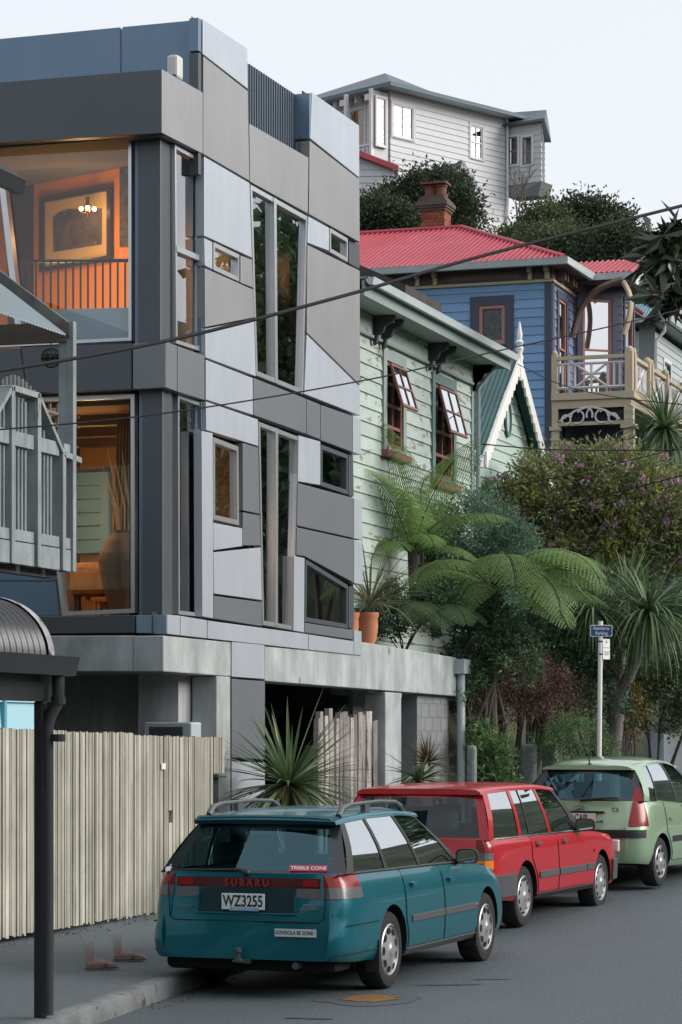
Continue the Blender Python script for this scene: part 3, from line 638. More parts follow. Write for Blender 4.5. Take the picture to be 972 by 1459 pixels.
# ------------------------------------------------------------------ weatherboard helper, windows, roofs
def boards(mb, P0, u, n, poly, holes=(), bh=.2, th=.022, mi=0, rng=None):
    """weatherboards on the plane P0 + s*u + z, each board leaning out at its foot; poly and holes in (s, z)"""
    P0 = Vector(P0); u = Vector(u); n = Vector(n); rng = rng or random.Random(1)
    zs = [p[1] for p in poly]; z0, z1 = min(zs), max(zs)
    cuts = sorted(set([round(z0 + k * bh, 5) for k in range(int((z1 - z0) / bh) + 2)] + [round(z, 5) for h in holes for z in (h[2], h[3])] + [round(p[1], 5) for p in poly]))
    cuts = [c for c in cuts if z0 - 1e-6 <= c <= z1 + 1e-6]
    def span(z):
        xs = []
        for i in range(len(poly)):
            a, b = poly[i], poly[(i + 1) % len(poly)]
            if (a[1] - z) * (b[1] - z) <= 0 and a[1] != b[1]: xs.append(a[0] + (b[0] - a[0]) * (z - a[1]) / (b[1] - a[1]))
        return (min(xs), max(xs)) if len(xs) >= 2 else None
    tints = {}
    pt = lambda s, z, o: P0 + u * s + n * o + Vector((0, 0, z - P0.z))
    for a, b in zip(cuts, cuts[1:]):
        if b - a < 1e-4: continue
        k = int((((a + b) / 2) - z0) / bh); zb = z0 + k * bh
        sa, sb = span(a + 1e-5), span(b - 1e-5)
        if not sa or not sb: continue
        oa = th * (1 - (a - zb) / bh); ob = th * (1 - (b - zb) / bh); t = tints.setdefault(k, rng.random())
        hs_ = sorted([h for h in holes if h[2] < (a + b) / 2 < h[3]], key=lambda h: h[0]); segs = []; ca, cb = sa[0], sb[0]
        for h in hs_: segs.append((ca, h[0], cb, h[0])); ca = cb = h[1]
        segs.append((ca, sa[1], cb, sb[1]))
        for l0, r0, l1, r1 in segs:
            if max(r0 - l0, r1 - l1) < 1e-3: continue
            q = [pt(l0, a, oa), pt(r0, a, oa), pt(r1, b, ob), pt(l1, b, ob)]
            if u.cross(Vector((0, 0, 1))).dot(n) < 0: q = q[::-1]
            mb.add(q, [(0, 1, 2, 3)], mi, t)
            if abs(a - zb) < 1e-4:
                q = [pt(l0, a, -.005), pt(r0, a, -.005), pt(r0, a, oa), pt(l0, a, oa)]
                if u.cross(Vector((0, 0, 1))).dot(n) < 0: q = q[::-1]
                mb.add(q, [(0, 1, 2, 3)], mi, t)
def hbox(mb, P0, u, n, s0, s1, z0, z1, o0, o1, mi=0, t=.5):
    P0 = Vector(P0); u = Vector(u); n = Vector(n)
    mb.frame(P0 + u * s0 + n * o0 + Vector((0, 0, z0 - P0.z)), u * (s1 - s0), n * (o1 - o0), (0, 0, z1 - z0), mi, t)
def sash(par, P0, u, n, s0, s1, z0, z1, m_trim, m_fr, glass, trim=.12, fr=.05, bars=(1, 1), label=None, sill=.06, inner=None, name='window'):
    mb = MB(); o = .05
    hbox(mb, P0, u, n, s0 - trim, s0, z0 - sill, z1 + trim, -.02, o); hbox(mb, P0, u, n, s1, s1 + trim, z0 - sill, z1 + trim, -.02, o)
    hbox(mb, P0, u, n, s0, s1, z1, z1 + trim, -.02, o); hbox(mb, P0, u, n, s0 - trim * .0, s1 + trim * .0, z0 - sill, z0, -.02, o + .03)
    w_ = mb.build(name, m_trim, par)
    if label: w_['label'] = label
    mb = MB(); hbox(mb, P0, u, n, s0, s0 + fr, z0, z1, -.05, .02); hbox(mb, P0, u, n, s1 - fr, s1, z0, z1, -.05, .02)
    hbox(mb, P0, u, n, s0 + fr, s1 - fr, z1 - fr, z1, -.05, .02); hbox(mb, P0, u, n, s0 + fr, s1 - fr, z0, z0 + fr * 1.3, -.05, .02)
    nb, nr = bars
    if nr > 1:
        for k in range(1, nr): z = z0 + (z1 - z0) * k / nr; hbox(mb, P0, u, n, s0 + fr, s1 - fr, z - .025, z + .025, -.045, .012)
    for k in range(1, nb): s = s0 + (s1 - s0) * k / nb; hbox(mb, P0, u, n, s - .015, s + .015, z0 + fr, z1 - fr, -.04, .008)
    mb.build('sash', m_fr, w_)
    mb = MB(); q = [Vector(P0) + Vector(u) * s + Vector(n) * -.03 + Vector((0, 0, z - Vector(P0).z)) for s, z in ((s0 + fr, z0 + fr), (s1 - fr, z0 + fr), (s1 - fr, z1 - fr), (s0 + fr, z1 - fr))]
    if Vector(u).cross(Vector((0, 0, 1))).dot(Vector(n)) < 0: q = q[::-1]
    mb.poly(q); mb.build('pane', glass, w_)
    if inner is not None:
        mb = MB(); hbox(mb, P0, u, n, s0 - .1, s1 + .1, z0 - .1, z1 + .1, -.45, -.4); mb.build('blind', inner, w_)
    return w_
def corrug(mb, e0, e1, r1, r0, pitch=.076, amp=.012, mi=0, cut=True, seg=4):
    """corrugated sheet, e0-e1 eave, r0-r1 ridge (r0 above e0); ribs run from eave to ridge, perpendicular to the eave, clipped by the hips"""
    e0, e1, r0, r1 = map(Vector, (e0, e1, r0, r1)); ud_ = (e1 - e0); L_ = ud_.length; ud_.normalize()
    v_ = (r0 - e0) - ud_ * (r0 - e0).dot(ud_); H_ = v_.length; vd = v_.normalized(); nn = ud_.cross(vd).normalized()
    if nn.z < 0: nn = -nn
    a0 = (r0 - e0).dot(ud_); a1 = (r1 - e0).dot(ud_); n = max(4, int(L_ / pitch * seg)); rows = [[], []]
    for k in range(n + 1):
        s = L_ * k / n; h = H_
        if a0 > 1e-6 and s < a0: h = H_ * s / a0
        if a1 < L_ - 1e-6 and s > a1: h = H_ * (L_ - s) / (L_ - a1)
        o = nn * amp * math.cos(2 * math.pi * s / pitch)
        rows[0].append(e0 + ud_ * s + o); rows[1].append(e0 + ud_ * s + vd * h + o)
    if a0 < -1e-6 or a1 > L_ + 1e-6: pass
    mb.grid(rows, mi)
def gutter(par, pts, mat, r=.06, name='gutter'):
    mb = MB(); prof = [(-r, 0), (-r, -r * .9), (-r * .3, -r * 1.7), (r * .7, -r * 1.7), (r, -r * .5), (r * 1.15, 0)]
    pts = [Vector(p) for p in pts]; rows = []
    for i, p in enumerate(pts):
        d = (pts[min(i + 1, len(pts) - 1)] - pts[max(0, i - 1)]); d.z = 0; d.normalize(); s = Vector((d.y, -d.x, 0))
        if 0 < i < len(pts) - 1:
            d1 = (pts[i] - pts[i - 1]).normalized(); d2 = (pts[i + 1] - pts[i]).normalized(); c = max(.4, math.sqrt((1 + d1.dot(d2)) / 2)); s = s / c
        rows.append([p + s * a + Vector((0, 0, b)) for a, b in prof] + [p + s * r + Vector((0, 0, -.004)), p + s * -r * .98 + Vector((0, 0, -.006))])
    mb.grid([r_ + [r_[0]] for r_ in rows]); mb.poly([q for q in rows[0]]); mb.poly([q for q in rows[-1][::-1]])
    return mb.build(name, mat, par)
m_gut = M('gutter_grey', (.50, .56, .59), .4, var=.1, vs=3)

# ------------------------------------------------------------------ green weatherboard house beside it
m_green = M('mint_paint', (.40, .475, .445), .65, var=.07, vs=2, tint=.07, peel=((.22, .185, .155), 3.2, (1, .8, 3.0), .575))
m_greend = M('sage_trim', (.25, .31, .30), .6, var=.08, vs=3)
m_teal = M('teal_trim', (.12, .20, .19), .6, var=.1)
m_redfr = M('brown_red_paint', (.22, .09, .075), .55, var=.15, vs=6)
m_hglass = GLASS('house_glass', (.5, .53, .53), .10, .9, 2.6)
m_sglass = GLASS('sky_glass', (.6, .65, .65), .75, .97, 2)
m_inside = M('dark_room', (.035, .037, .04), .9)
m_lace = M('lace_blind', (.35, .35, .34), .9, var=.1)
XG = -12.0
GH = thing('green_house', 'peeling pale green weatherboard house with two pushed out sash windows', 'house', (XG - 3, 39, 3))
gy0, gy1 = 35.3, atX(672, 600, XG).y; zE = atX(672, 512, XG).z
gP = Vector((XG, 0, 0)); uY = Vector((0, 1, 0)); nX = Vector((1, 0, 0))
def gs(px, py): p = atX(px, py, XG); return p.y, p.z
wins = []
for (xa, xb, yt, yb_) in ((547.5, 571, 513, 650), (617, 643, 545, 693)):
    a = gs(xa, yt); b = gs(xb, yb_); wins.append((a[0], b[0], b[1] + .06, a[1]))
mb = MB(); boards(mb, gP, uY, nX, [(gy0, 2.6), (gy1, 2.6), (gy1, zE - .12), (gy0, zE - .12)], [(w_[0], w_[1], w_[2], w_[3]) for w_ in wins], .215, .026)
mb.build('wall', m_green, GH, tint=True)
mb = MB(); mb.box(XG - 7, XG - .6, gy0, gy1 - .02, 2.4, zE); mb.build('inner_wall', m_inside, GH)
mb = MB(); q = [(XG - 7, gy1 - .02, 2.4), (XG, gy1 - .02, 2.4), (XG, gy1 - .02, zE - .1), (XG - 7, gy1 - .02, zE - .1)]; mb.prism(q, (0, .03, 0)); mb.build('wall', m_green, GH)
mb = MB(); hbox(mb, gP, uY, nX, gy0, gy1 + .03, zE - .42, zE - .12, .024, .05); mb.build('frieze', m_green, GH)
mb = MB(); hbox(mb, gP, uY, nX, gy0, gy1 + .04, zE - .45, zE - .41, .02, .075); mb.build('frieze_moulding', m_greend, GH)
mb = MB(); hbox(mb, gP, uY, nX, gy1 - .1, gy1 + .035, 2.6, zE - .45, .0, .04); mb.build('corner_board', m_greend, GH)
for i, w_ in enumerate(wins):
    wo = sash(GH, gP, uY, nX, w_[0], w_[1], w_[2], w_[3], m_greend if i == 0 else m_teal, m_redfr, m_hglass, trim=.16, fr=.06, bars=(2, 4), inner=m_lace)
    # awning upper sash pushed out at the foot
    zt = w_[3] - .05; zh = zt - (w_[3] - w_[2]) * .50; s0, s1 = w_[0] + .03, w_[1] - .03; out = .2
    dn = Vector((out, 0, -(zt - zh))).normalized(); Ls = math.hypot(out, zt - zh); o0 = Vector((XG + .07, 0, zt)); mb = MB(); nn = Vector((dn.z, 0, -dn.x)) * -1
    def fr_(sa, sb, ta, tb, mi=0): mb.frame(o0 + Vector((0, sa, 0)) + dn * ta, (0, sb - sa, 0), dn * (tb - ta), nn * .035, mi)
    fr_(s0, s0 + .04, 0, Ls); fr_(s1 - .04, s1, 0, Ls); fr_(s0 + .04, s1 - .04, 0, .04); fr_(s0 + .04, s1 - .04, Ls - .045, Ls)
    fr_((s0 + s1) / 2 - .013, (s0 + s1) / 2 + .013, .055, Ls - .06); fr_(s0 + .055, s1 - .055, Ls * .52 - .013, Ls * .52 + .013)
    mb.build('awning_sash', m_redfr, wo)
    mb = MB(); mb.frame(o0 + Vector((0, s0 + .05, 0)) + dn * .05 + nn * .014, (0, s1 - s0 - .1, 0), dn * (Ls - .1), nn * .006); mb.build('awning_pane', m_sglass, wo)
    mb = MB(); hbox(mb, gP, uY, nX, w_[0] - .2, w_[1] + .2, w_[2] - .16, w_[2] - .06, .0, .13); mb.build('window_sill', m_redfr, wo)
# eave, soffit, brackets, gutter
ge = gy1 + .55
mb = MB(); mb.box(XG + .03, XG + .5, gy0, ge, zE - .11, zE - .05); mb.build('soffit', M('sage_soffit', (.30, .36, .33), .7), GH)
mb = MB(); mb.box(XG + .5, XG + .54, gy0, ge, zE - .14, zE + .08); mb.build('fascia', m_greend, GH)
gutter(GH, [(XG + .62, gy0, zE + .12), (XG + .62, ge, zE + .12)], m_gut, .06)
mb = MB(); mb.prism([(XG + .6, gy0, zE + .1), (XG + .6, ge, zE + .1), (XG - 3, ge, zE + .13), (XG - 3, gy0, zE + .13)], (0, 0, .03)); mb.build('roof', M('iron_grey', (.25, .28, .3), .5), GH)
for px in (527, 606, 676):
    yb_ = atX(px, 480, XG).y
    for k in (0, .42):
        mb = MB(); y = min(yb_ + k, gy1 - .08); pr = [(XG + .05, zE - .12), (XG + .38, zE - .12), (XG + .36, zE - .22), (XG + .24, zE - .26), (XG + .2, zE - .36), (XG + .12, zE - .4), (XG + .1, zE - .52), (XG + .05, zE - .55)]
        mb.prism([(a, y, b) for a, b in pr], (0, .09, 0)); mb.build('eave_bracket', M('bracket_dark', (.035, .045, .045), .7), GH)
gd = atX(673, 560, XG + .1); mb = MB(); mb.tube([(XG + .45, gy1 + .1, zE - .05), (XG + .1, gy1 + .06, zE - .5), (XG + .1, gy1 + .06, 2.6)], .04, 10); mb.build('downpipe', M('pipe_sage', (.30, .36, .36), .5), GH, smooth=60)

# ------------------------------------------------------------------ small green cottage with gable and finial
XC2 = -13.0
CO = thing('gabled_cottage', 'mint cottage with a steep teal iron gable roof and white finial', 'house', (XC2 - 3, 48, 4))
ap = atX(737, 506, XC2); bl = atX(691, 636, XC2); br = Vector((XC2, 2 * ap.y - bl.y + .1, bl.z))
mb = MB(); boards(mb, Vector((XC2 - .25, 0, 0)), uY, nX, [(bl.y + .1, bl.z - 2.6), (br.y - .1, bl.z - 2.6), (br.y - .1, bl.z), (ap.y, ap.z - .1), (bl.y + .1, bl.z)], (), .21, .024)
mb.build('gable_wall', M('mint_fresh', (.44, .56, .51), .6, var=.05, tint=.05), CO, tint=True)
m_rgreen = M('teal_roof', (.045, .115, .115), .5, var=.12, vs=1.5, streak=(1.2, (1, 1, .3), .12))
mb = MB(); B = 5.5; sl_ = .45
dz = (ap.z - bl.z) / (ap.y - bl.y) * sl_
corrug(mb, (XC2 + .02, bl.y - sl_, bl.z - dz), (XC2 - B, bl.y - sl_, bl.z - dz), (XC2 - B, ap.y, ap.z), (XC2 + .02, ap.y, ap.z), .09, .014)
corrug(mb, (XC2 + .02, br.y + sl_, br.z - dz), (XC2 - B, br.y + sl_, br.z - dz), (XC2 - B, ap.y, ap.z), (XC2 + .02, ap.y, ap.z), .09, .014); mb.build('roof', m_rgreen, CO)
mb = MB(); mb.tube([(XC2 - B, ap.y, ap.z + .02), (XC2, ap.y, ap.z + .02)], .07, 8); mb.build('ridge_cap', m_rgreen, CO)
for sgn, e_ in ((1, bl), (-1, br)):
    mb = MB(); d_ = (Vector((XC2, ap.y, ap.z)) - Vector((XC2, e_.y - sgn * sl_ * .3, e_.z - dz * .3))); pr = Vector((0, -sgn * d_.z, sgn * d_.y)).normalized()
    n = 14; o0 = Vector((XC2 + .03, e_.y - sgn * sl_ * .3, e_.z - dz * .3))
    for k in range(n):
        a, b = o0 + d_ * (k / n), o0 + d_ * ((k + 1) / n); wv = .13
        mb.prism([a, b, b - Vector((0, 0, wv * 2.2)), a + (b - a) * .5 - Vector((0, 0, wv * 2.2 + .09)), a - Vector((0, 0, wv * 2.2))], (.045, 0, 0))
    mb.build('bargeboard', m_white, CO)
fi = Vector((XC2 + .05, ap.y, ap.z)); h = atX(738.5, 459, XC2).z - ap.z
mb = MB(); mb.lathe([(.06, -.5), (.075, -.2), (.05, -.15), (.08, -.05), (.05, .02), (.085, h * .2), (.05, h * .28), (.085, h * .38), (.045, h * .45), (.06, h * .6), (.01, h)], fi, n=12); mb.build('finial', m_white, CO, smooth=45)
rg = atX(726, 597, XC2 - .18)
mb = MB(); mb.lathe([(.3, 0), (.36, .03), (.36, .06), (.3, .06), (.3, 0)], (XC2 - .24, rg.y, rg.z), (1, 0, 0), n=24)
wr = mb.build('oval_louvre', m_teal, CO); mb = MB(); mb.lathe([(.0, .02), (.3, .02)], (XC2 - .24, rg.y, rg.z), (1, 0, 0), n=24); mb.build('louvre_panel', MATS['mint_fresh'], wr)
for o_ in (wr,): o_.scale = (1, .6, 1); o_.location = (0, (rg.y - WL[CO.name][1]) * .4, 0)
mb = MB(); mb.box(XC2 - 5, XC2 - .27, bl.y + .1, br.y - .1, bl.z - 2.6, bl.z); mb.box(XC2 - .3, XC2 - .1, bl.y - .35, bl.y + .1, bl.z - .45, bl.z - .1); mb.build('wall', MATS['mint_fresh'], CO)
mb = MB(); mb.box(XC2 - 3, XC2 + .02, bl.y - .5, bl.y - .1, bl.z - .42, bl.z - .2); mb.build('box_gutter', m_gut, CO)

# ------------------------------------------------------------------ blue villa with red roof
m_bwall = M('villa_blue', (.19, .35, .60), .6, var=.08, vs=1.2, tint=.10)
m_bdark = M('navy_trim', (.055, .065, .105), .6)
m_viol = M('villa_violet', (.16, .19, .34), .6, tint=.08)
m_pink = M('salmon_trim', (.42, .2, .18), .6)
m_red = M('red_iron', (.40, .05, .078), .5, var=.14, vs=.9, streak=(1.5, (1, 1, .3), .1))
m_cream = M('ochre_trim', (.50, .42, .30), .6, var=.06)
m_brown = M('brown_trim', (.16, .105, .085), .6)
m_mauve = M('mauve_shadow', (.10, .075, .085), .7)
BV = thing('blue_villa', 'blue two storey weatherboard villa with red iron roof and balcony', 'house', (-17, 69, 8))
XB, YB2 = -16.4, atD(785, 500, 68).y
uXn = Vector((1, 0, 0)); nYm = Vector((0, -1, 0)); bP = Vector((0, YB2, 0)); bQ = Vector((XB, 0, 0))
zF = atY(785, 399, YB2).z; zG = 8.2
def bw(px, py): p = atY(px, py, YB2); return p.x, p.z
w0 = bw(683, 492); w1 = bw(720, 434)
mb = MB(); boards(mb, bP, uXn, nYm, [(-24, zG), (XB, zG), (XB, zF), (-24, zF)], [(w0[0], w1[0], w0[1], w1[1])], .235, .026); mb.build('wall', m_bwall, BV, tint=True)
mb = MB(); boards(mb, bQ, uY, nX, [(YB2, zG), (YB2 + 8, zG), (YB2 + 8, zF), (YB2, zF)], [(YB2 + .75, YB2 + 1.55, 10.9, zF - .35)], .235, .026); mb.build('wall', m_viol, BV, tint=True)
mb = MB(); mb.box(-24, XB - .5, YB2 + .5, YB2 + 9, zG, zF); mb.build('inner_wall', m_inside, BV)
mb = MB(); mb.box(XB - .16, XB + .03, YB2 - .045, YB2 + .0, zG, zF); mb.box(XB + .0, XB + .045, YB2 - .0, YB2 + .22, zG, zF); mb.build('corner_board', m_bdark, BV)
m_lead = M('leadlight', (.05, .065, .07), .3, var=.8, vs=9)
sash(BV, bP, uXn, nYm, w0[0], w1[0], w0[1], w1[1], m_bdark, m_pink, m_lead, trim=.24, fr=.09, sill=.25)
sash(BV, bQ, uY, nX, YB2 + .75, YB2 + 1.55, 10.9, zF - .35, m_bdark, m_pink, m_hglass, trim=.2, fr=.07, bars=(1, 2), inner=m_inside)
# frieze + brackets + soffit
zS = zF + .34
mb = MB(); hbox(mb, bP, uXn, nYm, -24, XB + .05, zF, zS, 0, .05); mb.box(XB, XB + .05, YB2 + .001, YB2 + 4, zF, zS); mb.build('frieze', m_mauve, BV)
mb = MB(); hbox(mb, bP, uXn, nYm, -24, XB + .1, zF - .05, zF + .02, .0, .09); mb.box(XB, XB + .09, YB2, YB2 + 3.6, zF - .05, zF + .02); mb.build('frieze_moulding', m_cream, BV)
q0, q1 = bw(641, 397), bw(741, 390)
mb = MB(); hbox(mb, bP, uXn, nYm, q0[0], q1[0], zF + .1, zF + .27, .05, .065); mb.build('frieze_panel', m_brown, BV)
for px in (597, 622, 757, 781):
    s = bw(px, 390)[0]; mb = MB(); hbox(mb, bP, uXn, nYm, s - .05, s + .05, zF + .02, zS, .05, .16); hbox(mb, bP, uXn, nYm, s - .05, s + .05, zF + .2, zS, .161, .3); mb.build('eave_bracket', m_cream, BV)
for k in range(3):
    y = YB2 + .35 + k * .95; mb = MB(); mb.box(XB + .05, XB + .3, y, y + .09, zF + .05, zS); mb.build('eave_bracket', m_brown, BV); mb = MB(); mb.box(XB + .05, XB + .3, y + .3, y + .39, zF + .05, zS); mb.build('eave_bracket', m_brown, BV)
ov = .55
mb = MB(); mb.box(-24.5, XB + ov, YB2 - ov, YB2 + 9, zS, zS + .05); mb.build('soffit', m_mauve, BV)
eA = Vector((-25, YB2 - ov, zS + .12)); eB = Vector((XB + ov, YB2 - ov, zS + .12)); rB = atD(657, 325, 73.2); rA = Vector((-25, rB.y, rB.z))
mb = MB(); corrug(mb, eA, eB, rB, rA, .15, .05)
eC = Vector((XB + ov, rB.y + (rB.y - eB.y), zS + .12)); corrug(mb, eB, eC, rB, rB, .15, .05); mb.build('roof', m_red, BV)
rfo = BV.children[-1]
mb = MB(); mb.tube([rA + Vector((0, 0, .03)), rB + Vector((0, 0, .03)), eB + Vector((-.1, .1, .05))], .07, 8); mb.build('ridge_cap', m_red, rfo)
gutter(BV, [(-25, YB2 - ov - .03, zS + .12), (XB + ov + .03, YB2 - ov - .03, zS + .12), (XB + ov + .03, YB2 + 2.05, zS + .12), (XB + 1.75, YB2 + 2.05, zS + .12)], m_gut, .1)
# bay with its own gable
by0, by1 = YB2 + 2.3, YB2 + 5.9; bxf = XB + 1.15; ym = (by0 + by1) / 2
rz = atD(912, 369, 71.4).z
mb = MB(); ext = XB + 1.75
corrug(mb, (XB - 1.2, by0 - .3, zS + .12), (ext, by0 - .3, zS + .12), (ext, ym, rz), (XB - 1.2, ym, rz), .15, .05); corrug(mb, (XB - 1.2, by1 + .3, zS + .12), (ext, by1 + .3, zS + .12), (ext, ym, rz), (XB - 1.2, ym, rz), .10, .016)
mb.build('roof', m_red, BV)
mb = MB(); mb.prism([(ext - .15, by0 - .2, zS + .1), (ext - .15, by1 + .2, zS + .1), (ext - .15, ym, rz - .1)], (-.05, 0, 0)); mb.build('gable_wall', m_mauve, BV)
for sg in (1, -1):
    ye = by0 - .32 if sg > 0 else by1 + .32; mb = MB()
    mb.prism([(ext, ye, zS - .05), (ext, ym, rz - .02), (ext, ym, rz - .3), (ext, ye + sg * .35, zS - .14), (ext, ye + sg * .1, zS - .3)], (.07, 0, 0)); mb.build('bargeboard', m_white if sg > 0 else M('mauve_trim', (.36, .3, .32), .6), BV)
mb = MB(); mb.box(ext - .02, ext + .1, ym - .07, ym + .07, zS - .1, rz + .18); mb.build('gable_post', m_brown, BV)
mb = MB(); mb.box(XB, ext - .1, by0 - .25, by1 + .25, zS - .06, zS + .04); mb.build('soffit', m_mauve, BV)
cant = [Vector((XB, by0 + .1, 0)), Vector((bxf, by0 + .95, 0)), Vector((bxf, by1 - .95, 0)), Vector((XB, by1 - .1, 0))]
for (a, b) in zip(cant, cant[1:]):
    u_ = (b - a).normalized(); n_ = Vector((u_.y, -u_.x, 0)); L_ = (b - a).length; mb = MB()
    boards(mb, a, u_, n_, [(0, zG), (L_, zG), (L_, zS), (0, zS)], [(L_ * .2, L_ * .8, 11.0, zS - .42)], .235, .02); mb.build('bay_wall', m_bdark, BV)
    sash(BV, a, u_, n_, L_ * .2, L_ * .8, 11.0, zS - .42, m_bdark, m_pink, m_sglass if a.x < b.x else m_hglass, trim=.16, fr=.07, bars=(1, 2), inner=m_lace)
# curved timber brackets of the verandah top
def arcb(p, q, bulge, r, mat, nm):
    mb = MB(); pts = []; p = Vector(p); q = Vector(q); d = q - p
    for k in range(9): t_ = k / 8; pts.append(p + d * t_ + Vector(bulge) * math.sin(math.pi * t_))
    mb.tube(pts, r, 6); return mb.build(nm, mat, BV, smooth=60)
arcb((XB + .1, YB2 + 2.0, zF - 1.2), (XB + 1.45, YB2 + 2.0, zS - .08), (-.25, 0, .3), .09, m_brown, 'arched_brace')
arcb((XB + 1.5, YB2 + 2.0, zF - 1.2), (XB + 1.45, YB2 + 2.0, zS - .08), (.2, 0, .1), .08, m_cream, 'arched_brace')
# balcony
zFl = atY(788, 566, YB2).z; zRl = atY(788, 509, YB2).z; xf = atY(897, 540, YB2).x; yend = YB2 + 11
BAL = BV
mb = MB(); mb.box(XB + .03, xf + .15, YB2 - .12, yend, zFl - .1, zFl + .08); mb.build('balcony_floor', m_cream, BV)
mb = MB(); mb.box(XB + .03, xf + .06, YB2 - .06, yend, zFl - .32, zFl - .101); mb.build('balcony_beam', m_cream, BV)
m_wh2 = M('white_trim', (.66, .64, .66), .55)
def rail_panel(a, b, z0, z1, cross=True):
    a = Vector(a); b = Vector(b); d = b - a; L_ = d.length; u_ = d.normalized(); n_ = Vector((u_.y, -u_.x, 0)); mb = MB()
    bar = lambda s0, za, s1, zb, w_=.035: mb.tube([a + u_ * s0 + Vector((0, 0, za - a.z)), a + u_ * s1 + Vector((0, 0, zb - a.z))], w_, 4)
    bar(0, z0, L_, z0); bar(0, z1, L_, z1); zm = (z0 + z1) / 2
    k0, k1 = L_ * .26, L_ * .74
    for s in (0.08 * L_, .17 * L_, k0, .5 * L_, k1, .83 * L_, .92 * L_): bar(s, z0, s, z1)
    bar(k0, z0, k1, z1); bar(k0, z1, k1, z0); bar(k0 + .1 * L_, z0 + .35, k1 - .1 * L_, z0 + .35)
    mb.build('railing', m_wh2, BV)
posts = [(XB + .1, YB2), (xf, YB2)] + [(xf, YB2 + k) for k in (2.2, 4.6, 7.2, 9.8)]
for i, (x, y) in enumerate(posts):
    mb = MB(); wd = .1 if i else .07; mb.box(x - wd, x + wd, y - wd, y + wd, zFl + .08, zRl + .06); mb.ball((x, y, zRl + .1), wd * 1.1, n=10); mb.build('balcony_post', m_cream, BV)
    if i in (1, 2): mb = MB(); mb.box(x - wd, x + wd, y + .26, y + .26 + 2 * wd, zFl + .08, zRl + .06); mb.ball((x, y + .26 + wd, zRl + .1), wd * 1.1, n=10); mb.build('balcony_post', m_cream, BV)
mb = MB(); mb.box(XB + .17, xf - .1, YB2 - .06, YB2 + .06, zRl - .09, zRl); mb.box(xf - .06, xf + .06, YB2 + .1, YB2 + 9.7, zRl - .09, zRl); mb.build('handrail', m_cream, BV)
rail_panel((XB + .17, YB2, zFl), (xf - .1, YB2, zFl), zFl + .22, zRl - .2)
for a, b in ((.46, 2.1), (2.66, 4.5), (4.7, 7.1), (7.3, 9.7)): rail_panel((xf, YB2 + a, zFl), (xf, YB2 + b, zFl), zFl + .22, zRl - .2)
# lower verandah
zq = atY(790, 612, YB2).z
for x, y, r in ((XB + .12, YB2, .09), (xf, YB2, .13), (xf, YB2 + 4.6, .13)):
    mb = MB(); mb.box(x - r, x + r, y - r, y + r, zG, zq); mb.box(x - r * 1.5, x + r * 1.5, y - r * 1.5, y + r * 1.5, zq - .04, zq + .06); mb.box(x - r * 1.3, x + r * 1.3, y - r * 1.3, y + r * 1.3, zq - .3, zq - .24); mb.box(x - r * .9, x + r * .9, y - r * .9, y + r * .9, zq + .06, zFl - .3); mb.build('verandah_post', m_cream, BV)
mb = MB(); mb.box(XB + .1, xf, YB2 - .04, YB2 + .04, zq + .08, zq + .17); mb.build('frieze_beam', m_cream, BV)
mb = MB(); mb.box(XB + .1, xf, YB2 + .06, YB2 + .09, zq + .17, zFl - .32); mb.build('frieze_panel', m_gap, BV)
xm = (XB + xf) / 2; mb = MB()
for sg in (1, -1):
    for (c, r, a0_, a1_) in ((.32, .17, 0, 300), (.62, .12, -40, 260), (.12, .2, 20, 200)):
        pts = [(xm + sg * (c + r * math.cos(R(a0_ + (a1_ - a0_) * k / 10))), YB2 - .05, zq + .36 - c * .2 + r * math.sin(R(a0_ + (a1_ - a0_) * k / 10))) for k in range(11)]; mb.tube(pts, .028, 5)
    mb.tube([(xm + sg * .02, YB2 - .05, zq + .55), (xm + sg * .4, YB2 - .05, zq + .45), (xm + sg * .8, YB2 - .05, zq + .2)], .03, 5)
mb.build('fretwork', m_wh2, BV)
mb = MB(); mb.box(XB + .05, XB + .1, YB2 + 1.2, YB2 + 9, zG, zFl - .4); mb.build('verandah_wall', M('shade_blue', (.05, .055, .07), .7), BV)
for k in range(2):
    sash(BV, Vector((0, YB2 + 3.2 + k * .0, 0)), uXn, nYm, XB + .5 + k * .95, XB + 1.25 + k * .95, zG + .6, zq - .5, M('shade_trim', (.09, .09, .11), .6), MATS['shade_trim'], m_hglass, trim=.1, fr=.05, inner=m_inside) if k == 0 else None
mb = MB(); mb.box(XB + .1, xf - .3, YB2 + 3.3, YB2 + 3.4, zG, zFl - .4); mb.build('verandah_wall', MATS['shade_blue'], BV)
# white ground-floor boards of the street face past the verandah
mb = MB(); boards(mb, Vector((XB + .6, 0, 0)), uY, nX, [(YB2 + 3.5, zG), (YB2 + 12, zG), (YB2 + 12, zFl - .4), (YB2 + 3.5, zFl - .4)], (), .235, .026); mb.build('wall', M('pale_blue_board', (.35, .42, .48), .6), BV)
